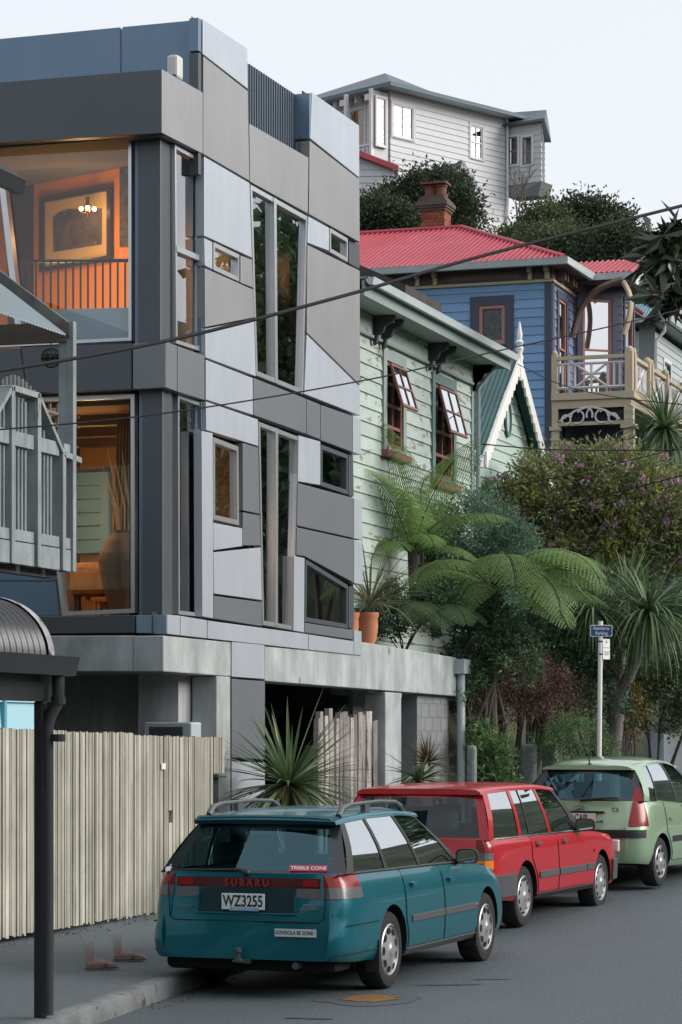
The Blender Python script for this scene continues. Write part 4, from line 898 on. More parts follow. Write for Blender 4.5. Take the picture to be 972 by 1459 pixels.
# chimney
chd = 74.5; cA = atD(596, 325, chd); cB = atD(646, 325, chd); cw = (cB - cA).length * .44; cc = (cA + cB) / 2
m_brick = M('chimney_brick', (.27, .085, .05), .85, var=.35, vs=7, bump=.5, bs=30, tint=.25)
CH = mb = MB()
zc0, zc1 = 15.2, atD(620, 283, chd).z; rr = random.Random(6); z = zc0; hw = cw * .78; row = 0
while z < zc1 - .42:
    for sx in range(4):
        for (ax, ay, dx, dy) in ((1, 0, 0, -1), (0, 1, 1, 0)):
            o = (-hw + sx * hw / 2 + (hw / 4 if row % 2 else 0)); l = hw / 2 - .02
            if o + l > hw: l = hw - o
            if ax: mb.box(cc.x + o, cc.x + o + l, cc.y - hw - .01, cc.y - hw + .05, z, z + .075, t=rr.random())
            else: mb.box(cc.x + hw - .05, cc.x + hw + .01, cc.y + o, cc.y + o + l, z, z + .075, t=rr.random())
    z += .09; row += 1
mb.box(cc.x - hw + .02, cc.x + hw - .0, cc.y - hw + .0, cc.y + hw, zc0, zc1 - .4, t=.1)
CHO = mb.build('chimney', m_brick, rfo, tint=True)
mb = MB(); z = zc1 - .4
for k, (g, hh) in enumerate(((1.14, .07), (1.26, .07), (1.36, .11), (1.2, .08), (1.0, .07))): mb.box(cc.x - hw * g, cc.x + hw * g, cc.y - hw * g, cc.y + hw * g, z, z + hh); z += hh
mb.build('chimney_cap', M('chimney_stone', (.10, .085, .075), .9, var=.3, vs=4), rfo)
mb = MB()
for k in (-1, 1): mb.lathe([(.2, z), (.22, z + .1), (.16, z + .12), (.17, z + .3), (.2, z + .32), (.2, z + .36), (.14, z + .36)], (cc.x + k * hw * .45, cc.y, 0), n=12); 
mb.box(cc.x - hw * 1.1, cc.x + hw * 1.1, cc.y - .3, cc.y + .3, z + .38, z + .43); mb.build('chimney_pot', M('terracotta_old', (.16, .07, .05), .8), rfo)
# dark lean-to roof by the blue wall
q = [atY(505, 374, 58), atY(578, 405, 58), atY(578, 470, 58), atY(505, 470, 58)]
LT = thing('tarred_lean_to', 'dark tarred lean to shed between the grey house and blue wall', 'shed', tuple((q[2] + q[3]) / 2))
mb = MB(); mb.prism([q[0] + Vector((0, 0, .0)), q[1], q[1] - Vector((0, 0, .35)), q[0] - Vector((0, 0, .85))], (0, 3, 0)); mb.build('roof', M('tarred_roof', (.05, .042, .04), .8, var=.4, vs=3), LT)
mb = MB(); mb.prism([q[0] + Vector((0, .05, -.9)), q[1] + Vector((-.1, .05, -.4)), q[2] + Vector((-.1, .05, 0)), q[3] + Vector((0, .05, 0))], (0, 2.5, 0)); mb.build('wall', M('lean_to_wall', (.05, .09, .11), .6, var=.6, vs=2.5, spots=((.02, .02, .02), 2, .55)), LT)

# ------------------------------------------------------------------ grey-blue house at the far right
GR = thing('grey_villa', 'pale grey weatherboard house with blue iron roof behind the balcony', 'house', (-14, 88, 10))
gx, gyy = atD(932, 500, 88).x, atD(932, 500, 88).y; zt = atD(932, 463, 88).z
m_pg = M('pale_grey_board', (.40, .45, .47), .6, tint=.05, var=.05)
mb = MB(); boards(mb, Vector((0, gyy, 0)), uXn, nYm, [(gx - 7, 6), (gx, 6), (gx, zt), (gx - 7, zt)], (), .24, .026); boards(mb, Vector((gx, 0, 0)), uY, nX, [(gyy, 6), (gyy + 12, 6), (gyy + 12, zt), (gyy, zt)], [(gyy + 1.6, gyy + 2.7, zt - 2.6, zt - 1.0)], .24, .026); mb.build('wall', m_pg, GR, tint=True)
sash(GR, Vector((gx, 0, 0)), uY, nX, gyy + 1.6, gyy + 2.7, zt - 2.6, zt - 1.0, m_wh2, m_teal, m_hglass, inner=m_inside, trim=.12)
mb = MB(); mb.box(gx - .5, gx + .04, gyy - .04, gyy + .0, 6, zt); mb.build('corner_board', M('grey_trim', (.2, .23, .24), .6), GR)
mb = MB(); mb.box(gx - 7, gx - .1, gyy + .4, gyy + 12, 6, zt - .1); mb.build('inner_wall', m_inside, GR)
m_rb = M('blue_iron', (.14, .27, .33), .5, var=.1)
mb = MB(); o = .6; eA = Vector((gx - 7, gyy - o, zt + .2)); eB = Vector((gx + o, gyy - o, zt + .2)); rp = Vector((gx - 3.2, gyy + 3.8, zt + 2.3)); corrug(mb, eA, eB, rp, Vector((gx - 7, gyy + 3.8, zt + 2.3)), .12, .02)
mb.build('roof', m_rb, GR); mb = MB(); corrug(mb, eB, Vector((gx + o, gyy + 14, zt + .2)), Vector((gx - 3.2, gyy + 14, zt + 2.3)), rp, .3, .05); mb.build('roof', M('tile_dark', (.05, .05, .055), .7), GR)
mb = MB(); mb.box(gx - 7, gx + .5, gyy - .5, gyy + 14, zt + .0, zt + .1); mb.build('soffit', m_greend, GR)
gutter(GR, [(gx - 7, gyy - o, zt + .22), (gx + o, gyy - o, zt + .22), (gx + o, gyy + 14, zt + .22)], m_gut, .12)
mb = MB(); mb.tube([(gx + .4, gyy - .2, zt + .05), (gx + .4, gyy - .2, zt - .25), (gx + .08, gyy - .08, zt - .55), (gx + .08, gyy - .08, 7)], .06, 8); mb.build('downpipe', m_wh2, GR, smooth=60)

# ------------------------------------------------------------------ white house on the hill top
WH = thing('white_hilltop_house', 'large white weatherboard house with dark blue roof on the hilltop', 'house', tuple(atD(640, 330, 115)))
hu = Vector((math.sin(R(26.5)), math.cos(R(26.5)), 0)); hv = Vector((-hu.y, hu.x, 0)); hn = Vector((hu.y, -hu.x, 0)); vn = -hu
W0 = atD(556, 128, 112); zE2 = W0.z; W0.z = 0; zB2 = 20.0
m_wb = M('white_board', (.52, .535, .565), .6, var=.04, vs=1, tint=.05)
m_hillg = GLASS('hill_glass', (.6, .65, .65), .16, .7, 2.6)
m_slate = M('slate_roof', (.075, .105, .135), .5, var=.2, vs=1.5)
def hp(px, py): p = atP(px, py, W0, hn); return (p - W0).dot(hu), p.z
LW = 7.6
wl = [(hp(560, 196)[0], hp(588, 196)[0], hp(570, 196)[1], hp(570, 150)[1]), (hp(671, 225)[0], hp(687, 225)[0], hp(678, 226)[1], hp(678, 180)[1])]
mb = MB(); boards(mb, W0, hu, hn, [(0, zB2), (LW, zB2), (LW, zE2), (0, zE2)], wl, .26, .03); 
boards(mb, W0, hv, vn, [(0, zB2), (7, zB2), (7, zE2), (0, zE2)], [(.35, 1.25, zE2 - 2.3, zE2 - .5), (1.5, 2.4, zE2 - 2.3, zE2 - .5), (2.7, 3.6, zE2 - 2.3, zE2 - .5)], .26, .03); mb.build('wall', m_wb, WH, tint=True)
mb = MB(); mb.prism([W0 + hu * .5 + hv * .6 + Vector((0, 0, 22)), W0 + hu * LW + hv * .6 + Vector((0, 0, 22)), W0 + hu * LW + hv * 6 + Vector((0, 0, 22)), W0 + hu * .5 + hv * 6 + Vector((0, 0, 22))], (0, 0, zE2 - 22.1)); mb.build('inner_wall', m_inside, WH)
m_warm = M('glowing_blind', (.42, .2, .1), .9, emit=(1, .5, .2), es=.06)  # faint glow put into the blind's own material, no lamp behind it
sash(WH, W0, hu, hn, *wl[0], m_wb, m_wh2, m_hillg, trim=.14, bars=(2, 1), inner=m_lace); sash(WH, W0, hu, hn, *wl[1], m_wb, m_wh2, m_hillg, trim=.14, bars=(2, 2), inner=m_lace)
for a in ((.35, 1.25), (1.5, 2.4), (2.7, 3.6)): sash(WH, W0, hv, vn, a[0], a[1], zE2 - 2.3, zE2 - .5, m_wh2, m_wh2, m_hglass, trim=.08, inner=m_warm)
o = .7
c00 = W0 - hu * o - hv * -0 + hn * o + Vector((0, 0, zE2 + .1)); cU = W0 + hu * (LW + .9) + hn * o + Vector((0, 0, zE2 + .1)); cV = W0 + hv * 8 - hu * o + Vector((0, 0, zE2 + .1))
apx = W0 + hu * 3.2 + hv * 3.4 + Vector((0, 0, zE2 + 1.9)); apx2 = W0 + hu * (LW + 1.2) + hv * 3.4 + Vector((0, 0, zE2 + 1.35))
mb = MB(); mb.quad(c00, cU, apx2, apx); mb.poly([cV, c00, apx]); mb.quad(cV, apx, apx2, W0 + hu * LW + hv * 8 + Vector((0, 0, zE2))); mb.build('roof', m_slate, WH)
gutter(WH, [tuple(cV), tuple(c00), tuple(cU)], M('gutter_blue', (.16, .22, .27), .5), .09)
mb = MB(); mb.prism([c00 - Vector((0, 0, .03)), cU - Vector((0, 0, .03)), W0 + hu * LW + hv * 7 + Vector((0, 0, zE2 + .07)), cV - Vector((0, 0, .03))], (0, 0, -.08)); mb.build('soffit', m_wb, WH)
for k in range(9):
    mb = MB(); s = .3 + k * .65; hbox(mb, W0, hv, vn, s, s + .1, zE2 - .35, zE2, .03, .45); mb.build('eave_bracket', m_wh2, WH)
# projecting balcony on the left face
mb = MB(); hbox(mb, W0, hv, vn, .05, 6, zE2 - 3.7, zE2 - 3.35, .03, 1.1); mb.build('balcony_floor', m_wh2, WH)
mb = MB(); zr = zE2 - 2.5
for k in range(24): hbox(mb, W0, hv, vn, .1 + k * .22, .18 + k * .22, zE2 - 3.35, zr, 1.0, 1.05)
hbox(mb, W0, hv, vn, .05, 6, zr, zr + .09, .97, 1.08); mb.build('railing', m_wh2, WH)
for k in range(4):
    mb = MB(); hbox(mb, W0, hv, vn, .05 + k * 1.5, .2 + k * 1.5, zE2 - 3.35, zE2 - .1, .95, 1.1); hbox(mb, W0, hv, vn, .2 + k * 1.5, .5 + k * 1.5, zE2 - .55, zE2 - .3, .98, 1.06); mb.build('verandah_post', m_wh2, WH)
mb = MB(); q = W0 + hv * .06 + vn * .05; mb.prism([q + Vector((0, 0, zE2 - 3.2)), q + vn * 1.0 + Vector((0, 0, zE2 - 3.2)), q + vn * 1.0 + Vector((0, 0, zE2 - .15)), q + Vector((0, 0, zE2 - .15))], hv * .08); mb.build('verandah_end', m_wb, WH)
sash(WH, W0 - hv * .02, vn, hn, .3, .85, zE2 - 2.5, zE2 - .45, m_wh2, m_wh2, m_hglass, trim=.08)
mb = MB(); mb.tube([q + vn * .9 + Vector((0, 0, zE2 - 3.6)), q + Vector((0, 0, zE2 - 5.0))], .06, 6); mb.build('balcony_strut', m_wh2, WH)
# oriel at the far end
O0 = W0 + hu * LW; n2 = hn
orl = [O0, O0 + hn * .9 + hu * .35, O0 + hn * 1.1 + hu * 2.2, O0 + hu * 2.6]
zo0, zo1 = zE2 - 4.9, zE2 - .1
# visible faces, set square to the camera by their own angles
pA = atD(722, 180, 117.4); pB = atD(772, 180, 116.4); pC = atD(776, 180, 120.5)
pA.z = pB.z = pC.z = 0; zo0 = atD(745, 262, 117).z; zo1 = atD(745, 176, 117).z
uu = (pB - pA).normalized(); un_ = Vector((uu.y, -uu.x, 0)); LL = (pB - pA).length
ws = []
for xa, xb in ((725, 738), (745, 758)):
    a = (atP(xa, 236, pA, un_) - pA).dot(uu); b = (atP(xb, 236, pA, un_) - pA).dot(uu); ws.append((a, b, atP(xa, 236, pA, un_).z, atP(xa, 196, pA, un_).z))
mb = MB(); boards(mb, pA, uu, un_, [(0, zo0), (LL, zo0), (LL, zo1), (0, zo1)], ws, .26, .03); u3 = (pC - pB).normalized(); boards(mb, pB, u3, Vector((u3.y, -u3.x, 0)), [(0, zo0), ((pC - pB).length, zo0), ((pC - pB).length, zo1), (0, zo1)], (), .26, .03); mb.build('oriel_wall', m_wb, WH)
for w_ in ws: sash(WH, pA, uu, un_, *w_, m_wh2, M('sash_dark', (.2, .22, .24), .6), m_hglass, trim=.1, bars=(1, 2), inner=M('warm_curtain', (.3, .17, .13), .9))
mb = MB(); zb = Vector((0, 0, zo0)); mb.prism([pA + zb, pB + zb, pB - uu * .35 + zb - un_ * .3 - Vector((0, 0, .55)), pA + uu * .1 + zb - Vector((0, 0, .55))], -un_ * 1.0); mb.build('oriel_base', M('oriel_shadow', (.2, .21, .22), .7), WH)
mb = MB(); zt2 = Vector((0, 0, zo1)); q1_, q2_, q3_, q4_ = pA - uu * .3 + un_ * .35 + zt2, pB + uu * .35 + un_ * .35 + zt2, pC + uu * .35 + zt2, pA - uu * .5 - un_ * 3 + zt2
ra = (pA + pB) / 2 - un_ * 1.4 + zt2 + Vector((-1.9, 0, .85)); rb_ = pB - un_ * 1.5 - uu * .6 + zt2 + Vector((0, 0, .85))
mb.quad(q1_, q2_, rb_, ra); mb.poly([q2_, q3_, rb_]); mb.quad(q3_, q4_, ra, rb_); mb.prism([q1_, q2_, q3_, q4_], (0, 0, -.1)); mb.build('oriel_roof', m_slate, WH)
mb = MB(); dpw = W0 + hu * (LW - .15) + hn * .12; mb.tube([dpw + Vector((0, 0, zE2)), dpw + Vector((0, 0, zE2 - 8))], .06, 6); mb.build('downpipe', m_wh2, WH)
# lower red roofed wing and small gabled porch
q = [atD(505, 214, 104), atD(568, 238, 104), atD(568, 330, 104), atD(505, 330, 104)]
AN = thing('white_annexe', 'white boarded annexe with red roof edge below the hilltop house', 'house', tuple(q[3]))
au = (q[1] - q[0]); au.z = 0; au.normalize(); an = Vector((au.y, -au.x, 0)); Z_ = q[0].z; A0 = Vector((q[0].x, q[0].y, 0)); s_end = (q[1] - q[0]).dot(au)
mb = MB(); boards(mb, A0, au, an, [(-3, 19), (s_end, 19), (s_end, q[1].z - .25), (-3, Z_ + (Z_ - q[1].z) * 3 / s_end - .25)], [(.9, 1.7, atD(545, 290, 104).z, atD(545, 262, 104).z)], .26, .03); mb.build('wall', m_wb, AN, tint=True)
sash(AN, A0, au, an, .9, 1.7, atD(545, 290, 104).z, atD(545, 262, 104).z, m_wh2, m_wh2, m_hglass, trim=.08, inner=m_lace)
mb = MB(); sl3 = (q[1] - q[0]) / s_end; mb.prism([q[0] - sl3 * 3 + an * .3, q[1] + an * .3, q[1] - an * 3 + Vector((0, 0, .6)), q[0] - sl3 * 3 - an * 3 + Vector((0, 0, .6))], (0, 0, -.22)); mb.build('roof', m_red, AN)
q = [atD(660, 229, 108), atD(641, 262, 108), atD(680, 262, 108)]
GP = thing('gabled_dormer', 'small gabled dormer with pale bargeboards among the hill trees', 'dormer', tuple((q[1] + q[2]) / 2))
mb = MB(); back = Vector((-3.0, 2.2, 0)); mb.quad(q[1], q[0], q[0] + back, q[1] + back); mb.quad(q[0], q[2], q[2] + back, q[0] + back); mb.build('roof', m_slate, GP)
mb = MB(); mb.prism([q[1] + back * .05, q[0] + back * .05, q[2] + back * .05, q[2] + back * .05 - Vector((0, 0, 3)), q[1] + back * .05 - Vector((0, 0, 3))], back * .9); mb.build('wall', m_wb, GP)
for a, b in ((q[1], q[0]), (q[0], q[2])):
    mb = MB(); mb.prism([a, b, b - Vector((0, 0, .3)), a - Vector((0, 0, .3))], Vector((.04, -.08, 0))); mb.build('bargeboard', m_wh2, GP)
# ------------------------------------------------------------------ timber deck house at the left edge
m_deck = M('weathered_deck', (.235, .265, .275), .8, var=.22, vs=3, streak=(12, (1, 1, .08), .3), bump=.3, bs=40, peel=((.12, .11, .10), 7, (1, 1, .2), .66))
m_deckd = M('weathered_dark', (.125, .13, .13), .85, var=.3, vs=3, streak=(10, (1, 1, .1), .3))
m_pblue = M('duck_egg_board', (.36, .60, .68), .6, var=.05, vs=2)
m_tealb = M('aqua_board', (.16, .27, .29), .6, var=.08, vs=2)
XD = -10.12
DK = thing('deck_house', 'weathered grey timber deck with slatted balustrade and pergola on a boarded house', 'house', (-12.5, 20.5, .2))
def dx_(px, py): return atX(px, py, XD)
yE = dx_(109, 800).y; zDb = dx_(107, 815).z; zRt = dx_(107, 650).z
def dpost(pxr, zt, zb=None, w=.07, dp=.13):
    p = dx_(pxr, 700); mb = MB(); mb.box(XD - dp, XD, p.y - w, p.y, zb if zb else zDb + .0, zt); return mb.build('post', m_deck, DK, bevel=.004)
for pxr, pt in ((22, 551), (59, 561), (94.5, 648)): dpost(pxr, dx_(pxr, pt).z)
dpost(109, dx_(109, 459).z, w=.075, dp=.15)
# fascia boards, bottom and mid rails, pickets between posts
segs = [(-60, 17), (22, 52), (59, 88), (95, 104)]
for a, b in segs:
    ya, yb = dx_(a, 780).y, dx_(b, 780).y
    mb = MB(); mb.box(XD - .06, XD - .02, ya, yb, zDb, zDb + .2); mb.build('fascia', m_deck, DK, bevel=.004)
    mb = MB(); mb.box(XD - .06, XD - .024, ya, yb, zDb + .21, zDb + .31); mb.build('fascia', m_deck, DK, bevel=.004)
    zm = dx_(70, 636).z; mb = MB(); mb.box(XD - .06, XD - .025, ya, yb, zm - .06, zm + .07); mb.build('mid_rail', m_deck, DK, bevel=.004)
    y = ya + .05
    while y < yb - .02 and b < 100:
        c = (y - dx_(22, 600).y) / max(.01, dx_(59, 600).y - dx_(22, 600).y)
        zt = zRt + .0
        px_ = 22 + c * 37
        zt = interp(px_, [-40, 0, 20, 57, 93], [dx_(10, 640).z, dx_(5, 590).z, dx_(20, 556).z, dx_(57, 566).z, dx_(92, 652).z]) - .06
        mb = MB(); mb.tube([(XD - .075, y, zDb + .3), (XD - .075, y, zt)], .017, 8); mb.build('picket', m_deck, DK, smooth=60)
        y += .075
def dcap(a, b, nm='top_rail'):
    A = dx_(*a); B_ = dx_(*b); mb = MB(); mb.prism([A, B_, B_ - Vector((0, 0, .055)), A - Vector((0, 0, .055))], (-.14, 0, 0)); A = None
    return mb.build(nm, m_deck, DK, bevel=.004)
dcap((-4, 588), (19, 548)); dcap((19.5, 548), (57, 559.5)); dcap((57.5, 560), (94, 646)); dcap((94.5, 643), (117, 652))
# arch of round pickets of the far balustrade
mb = MB(); XA = XD - 1.3
for k in range(9):
    px = 2 + k * 5.6; top = 534 + abs(px - 16) ** 1.6 * .09; p = atX(px, top, XA); mb.tube([(XA, p.y, zDb + .4), (XA, p.y, p.z)], .03, 8); 
    o_ = mb.build('picket', m_deckd, DK, smooth=60); mb = MB()
# deck floor, joists
mb = MB(); mb.box(-12.6, XD - .07, 17.5, yE - .01, zDb + .08, zDb + .26); mb.build('deck_floor', m_deckd, DK)
mb = MB(); mb.box(XD - .3, XD - .18, 17.5, yE - .05, zDb - .06, zDb + .07); mb.build('bearer', m_deckd, DK)
pb_ = dx_(12, 830); mb = MB(); mb.box(XD - .3, XD - .16, dx_(-3, 830).y, dx_(11, 830).y, .2, zDb - .06); mb.build('stub_post', M('stub_timber', (.3, .26, .2), .8, var=.3, vs=6), DK)
# pergola: falling rafter, tie beam, clear corrugated sheet
YP = yE - .04
def pY(px, py): return atY(px, py, YP)
mb = MB(); a, b = pY(-25, 366), pY(103, 462); mb.prism([a, b, b - Vector((0, 0, .13)), a - Vector((0, 0, .17))], (0, -.05, 0)); mb.build('rafter', m_deckd, DK, bevel=.003)
mb = MB(); a, b = pY(-40, 466), pY(98, 460); a2, b2 = pY(-40, 494), pY(98, 488); mb.prism([a, b, b2, a2], (0, -.06, 0)); mb.build('tie_beam', M('brown_beam', (.11, .085, .065), .8, var=.35, vs=4, stretch=(.3, 1, 3)), DK)
a, b = pY(-60, 352), pY(98, 474); mb = MB(); rows = []
m_poly = M('clear_sheeting', (.42, .5, .54), .3, trans=.5)
dv = b - a; nn = Vector((dv.z, 0, -dv.x)).normalized()
for k in range(2):
    rows.append([a + dv * k - Vector((0, .06 + 2.6 * j / 160, 0)) + nn * .012 * math.cos(j * math.pi / 2) - Vector((0, 0, .03)) for j in range(161)])
mb.grid(rows); mb.build('roof_sheet', m_poly, DK)
mb = MB(); c0, c1 = pY(-60, 372) - Vector((0, 1.5, 0)), pY(100, 492) - Vector((0, 1.5, 0)); mb.prism([c0, c1, c1 - Vector((0, 0, .13)), c0 - Vector((0, 0, .13))], (0, -.05, 0)); mb.build('rafter', MATS['brown_beam'], DK)
# upper roof eave with dark gutter
e0, e1 = atX(-5, 256, -10.3), atX(27, 272, -10.3)
mb = MB(); g = atX(26, 266, -10.2); mb.box(-13, g.x, g.y - 3.5, g.y - .0, g.z + .06, g.z + .12); mb.build('roof', M('roof_black', (.03, .034, .038), .5), DK)
gutter(DK, [(g.x, g.y - 3.5, g.z + .05), (g.x, g.y, g.z + .05)], M('gutter_black', (.028, .032, .036), .35), .07)
# upper storey wall (aqua boards; also seen mirrored in the big lower window), orange-brown band, lower duck-egg wall
zU0, zU1 = zDb + .27, 5.35; YW = yE - .1
mb = MB(); boards(mb, Vector((-12.62, 0, 0)), uY, nX, [(14, zU0), (YW, zU0), (YW, zU1), (14, zU1)], (), .2, .025); boards(mb, Vector((0, YW, 0)), Vector((-1, 0, 0)), uY, [(12.62, zU0), (18, zU0), (18, zU1), (12.62, zU1)], (), .2, .025); mb.build('wall', M('aqua_pale', (.42, .62, .62), .6, var=.05), DK)
mb = MB(); mb.box(-12.78, -12.59, YW + .026, YW + .05, zU0, zU1); mb.build('corner_board', MATS['aqua_pale'], DK)
mb = MB(); mb.box(-18, -12.6, 14, YW - .06, .3, zU1 + .35); mb.build('inner_wall', m_inside, DK)
yL = dx_(54, 1000).y; XL = -10.62
yL = atX(54, 1000, XL).y
mb = MB(); boards(mb, Vector((XL, 0, 0)), uY, nX, [(15, .3), (yL - .07, .3), (yL - .07, 2.68), (15, 2.68)], (), .34, .03); mb.build('wall', m_pblue, DK)
mb = MB(); mb.box(XL - .1, XL + .045, yL - .07, yL + .01, .3, 2.68); mb.box(XL, XL + .05, atX(3, 1000, XL).y - .05, atX(3, 1000, XL).y, .3, 2.68); mb.build('corner_board', M('aqua_trim', (.10, .34, .45), .6), DK)
mb = MB(); mb.box(-16, XL - .04, 15, yL - .02, .3, 2.66); mb.build('inner_wall', m_inside, DK)
# lattice panel with climbing flowers
LA = thing('lattice_trellis', 'small dark timber lattice behind the slatted balustrade', 'trellis', tuple(atX(80, 650, XD - .7)))
mb = MB(); XT = XD - .55
for k in range(3): p0 = atX(71 + k * 11, 575, XT); p1 = atX(71 + k * 11, 650, XT); mb.box(XT - .01, XT + .01, p0.y - .012, p0.y + .012, p1.z, p0.z); 
for py in (585, 602, 620): p0 = atX(63, py, XT); p1 = atX(97, py, XT); mb.box(XT + .011, XT + .025, p0.y, p1.y, p0.z - .014, p0.z + .014)
mb.build('slats', m_deckd, LA)
# hanging wire basket
HB = thing('hanging_basket', 'round black wire hanging basket below the pergola beam', 'hanging basket', tuple(pY(72.5, 524)))
c = pY(72.5, 510); r = (pY(85, 510) - pY(60, 510)).length / 2; mb = MB()
for k in range(5):
    a = k * math.pi / 5; mb.tube([c + Vector((r * math.cos(a) * math.sin(t_ * math.pi / 12), r * math.sin(a) * math.sin(t_ * math.pi / 12), r * math.cos(t_ * math.pi / 12))) for t_ in range(25)], .005, 5)
mb.tube([c + Vector((r * math.cos(k * math.pi / 10), r * math.sin(k * math.pi / 10), 0)) for k in range(21)], .006, 5); mb.build('wire_frame', M('wire_black', (.02, .02, .02), .5), HB)
mb = MB(); mb.lathe([(.0, -r * .5), (r * .7, -r * .45), (r * .93, 0), (r * .9, .03), (0, .04)], c, n=16); mb.build('moss_liner', M('moss_dark', (.03, .03, .02), .95), HB)
mb = MB(); mb.tube([c + Vector((0, 0, r)), pY(72.5, 488)], .006, 5); mb.build('hook', MATS['wire_black'], HB)
# cord hanging from the beam
CRD = MB(); CRD.tube([atX(30, 497, XD - .3), atX(33, 520, XD - .3), atX(36, 540, XD - .3)], .008, 5); CRD.build('hanging_cord', m_gap, DK)

# ------------------------------------------------------------------ black bullnose canopy over the footpath
m_can = M('canopy_black', (.035, .038, .042), .32, metal=.3, var=.15, vs=4)
XK = -7.42
CN = thing('bullnose_canopy', 'black corrugated bullnose canopy with gutter over the footpath corner', 'canopy', (XK, 14, .15))
yc1 = atX(88, 940, XK).y; zc = atX(88, 941, XK).z; mb = MB(); prof = []
for k in range(15):
    a = R(90) * k / 14; prof.append((XK - .50 + .46 * math.cos(a) - .04, zc + .02 + .40 * math.sin(a)))
prof.append((XK - .9, zc + .49)); prof.append((XK - 1.6, zc + .60)); prof.append((XK - 2.9, zc + .74))
rows = []; y = 10.0; n = int((yc1 - 10) / .076 * 6)
for j in range(n + 1):
    yy = 10 + (yc1 - 10) * j / n; o = .011 * math.cos(2 * math.pi * (yc1 - yy) / .092); row = []
    for k, (x, z) in enumerate(prof):
        p, q = prof[max(0, k - 1)], prof[min(len(prof) - 1, k + 1)]; d = Vector((q[0] - p[0], q[1] - p[1])).normalized(); row.append((x + d.y * o, yy, z - d.x * o + 0))
    rows.append(row)
mb.grid(rows, flip=True); mb.build('roof', m_can, CN, smooth=70)
mb = MB()
def off(k, e):
    p, q = prof[max(0, k - 1)], prof[min(len(prof) - 1, k + 1)]; d = Vector((q[0] - p[0], q[1] - p[1])).normalized(); return (prof[k][0] + d.y * e, prof[k][1] - d.x * e)
strip = []
for k in range(len(prof)): a_, b_ = off(k, .022), off(k, -.03); strip.append([(a_[0], yc1 - .075, a_[1]), (a_[0], yc1 + .012, a_[1]), (b_[0], yc1 + .012, b_[1])])
mb.grid(strip); mb.build('barge_flashing', M('flashing_worn', (.30, .29, .31), .5, var=.5, vs=12, spots=((.05, .05, .05), 9, .58)), CN, smooth=50)
gutter(CN, [(XK + .06, 10, zc + .03), (XK + .06, atX(98, 940, XK + .06).y, zc + .02)], m_can, .075)
mb = MB(); mb.box(XK - .12, XK - .03, 10, yc1 - .02, zc - .28, zc - .05); mb.build('beam', m_can, CN)
mb = MB(); mb.box(XK - 3, XK - .12, 10, yc1 - .1, zc - .1, zc - .06); mb.build('lining', m_can, CN)
yp = atX(62, 1400, XK - .03).y
mb = MB(); mb.box(XK - .105, XK - .035, yp + .0, yp + .07, .1, zc - .28); mb.build('post', m_can, CN, bevel=.012)
mb = MB(); mb.tube([(XK + .05, yp + .06, zc - .1), (XK + .05, yp + .06, atX(78, 1000, XK).z), (XK + .0, yp + .05, atX(70, 1018, XK).z), (XK - .02, yp + .04, atX(70, 1035, XK).z), (XK - .02, yp + .04, .16)], .042, 12)
mb.build('downpipe', M('canopy_pipe', (.035, .038, .042), .3, spots=((.5, .5, .5), 16, .72)), CN, smooth=60)
mb = MB()
for z in (zc - .3, zc - .55): mb = MB(); mb.lathe([(.05, z), (.05, z + .05)], (XK + .05, yp + .06, 0), n=12); mb.build('pipe_collar', m_can, CN)
# ------------------------------------------------------------------ cars
m_tyre = M('tyre_rubber', (.018, .018, .019), .85, var=.2, vs=20)
m_silver = M('wheel_silver', (.42, .43, .44), .38, metal=.6)
m_blk = M('black_trim', (.018, .019, .021), .5)
m_well = M('wheel_well', (.006, .006, .007), .95)
m_grey_tr = M('grey_trim_plastic', (.07, .075, .08), .55)
m_chrome = M('chrome', (.6, .62, .64), .15, metal=1)
m_seam = M('seam_black', (.008, .008, .008), .9)
m_cglass = GLASS('car_side_glass', (.30, .36, .37), .36, .95, 1.5)
m_rglass = GLASS('car_rear_glass', (.36, .64, .72), .11, .7, 2.6, gcol=(.42, .78, .92))
m_rglass2 = GLASS('car_rear_glass_grey', (.36, .46, .48), .05, .6, 3)
m_lred = M('lamp_red', (.25, .008, .01), .22, coat=.15)
m_lamb = M('lamp_amber', (.75, .22, .02), .15, coat=.6)
m_lclr = M('lamp_smoke', (.12, .12, .13), .25, coat=.15)
m_lwht = M('lamp_clear', (.6, .6, .62), .12, coat=.6)
m_plate = M('plate_white', (.72, .74, .74), .5)
m_ink = M('plate_ink', (.015, .015, .02), .6)
m_seat = M('seat_cloth', (.03, .034, .04), .9)
m_stk_w = M('sticker_white', (.62, .65, .66), .5)
m_stk_r = M('sticker_red', (.45, .02, .06), .5)
def pch(x, tab):
    xs = [a for a, _ in tab]; ys_ = [b for _, b in tab]
    if x <= xs[0]: return ys_[0]
    if x >= xs[-1]: return ys_[-1]
    i = max(k for k in range(len(xs)) if xs[k] <= x); i = min(i, len(xs) - 2); h = xs[i + 1] - xs[i]; t = (x - xs[i]) / h
    def sl(k):
        if k == 0 or k == len(xs) - 1: return 0 if k else (ys_[1] - ys_[0]) / (xs[1] - xs[0])
        a = (ys_[k] - ys_[k - 1]) / (xs[k] - xs[k - 1]); b = (ys_[k + 1] - ys_[k]) / (xs[k + 1] - xs[k])
        return 0 if a * b <= 0 else 2 * a * b / (a + b)
    m0, m1 = sl(i), sl(i + 1)
    return (2 * t**3 - 3 * t**2 + 1) * ys_[i] + (t**3 - 2 * t**2 + t) * h * m0 + (-2 * t**3 + 3 * t**2) * ys_[i + 1] + (t**3 - t**2) * h * m1
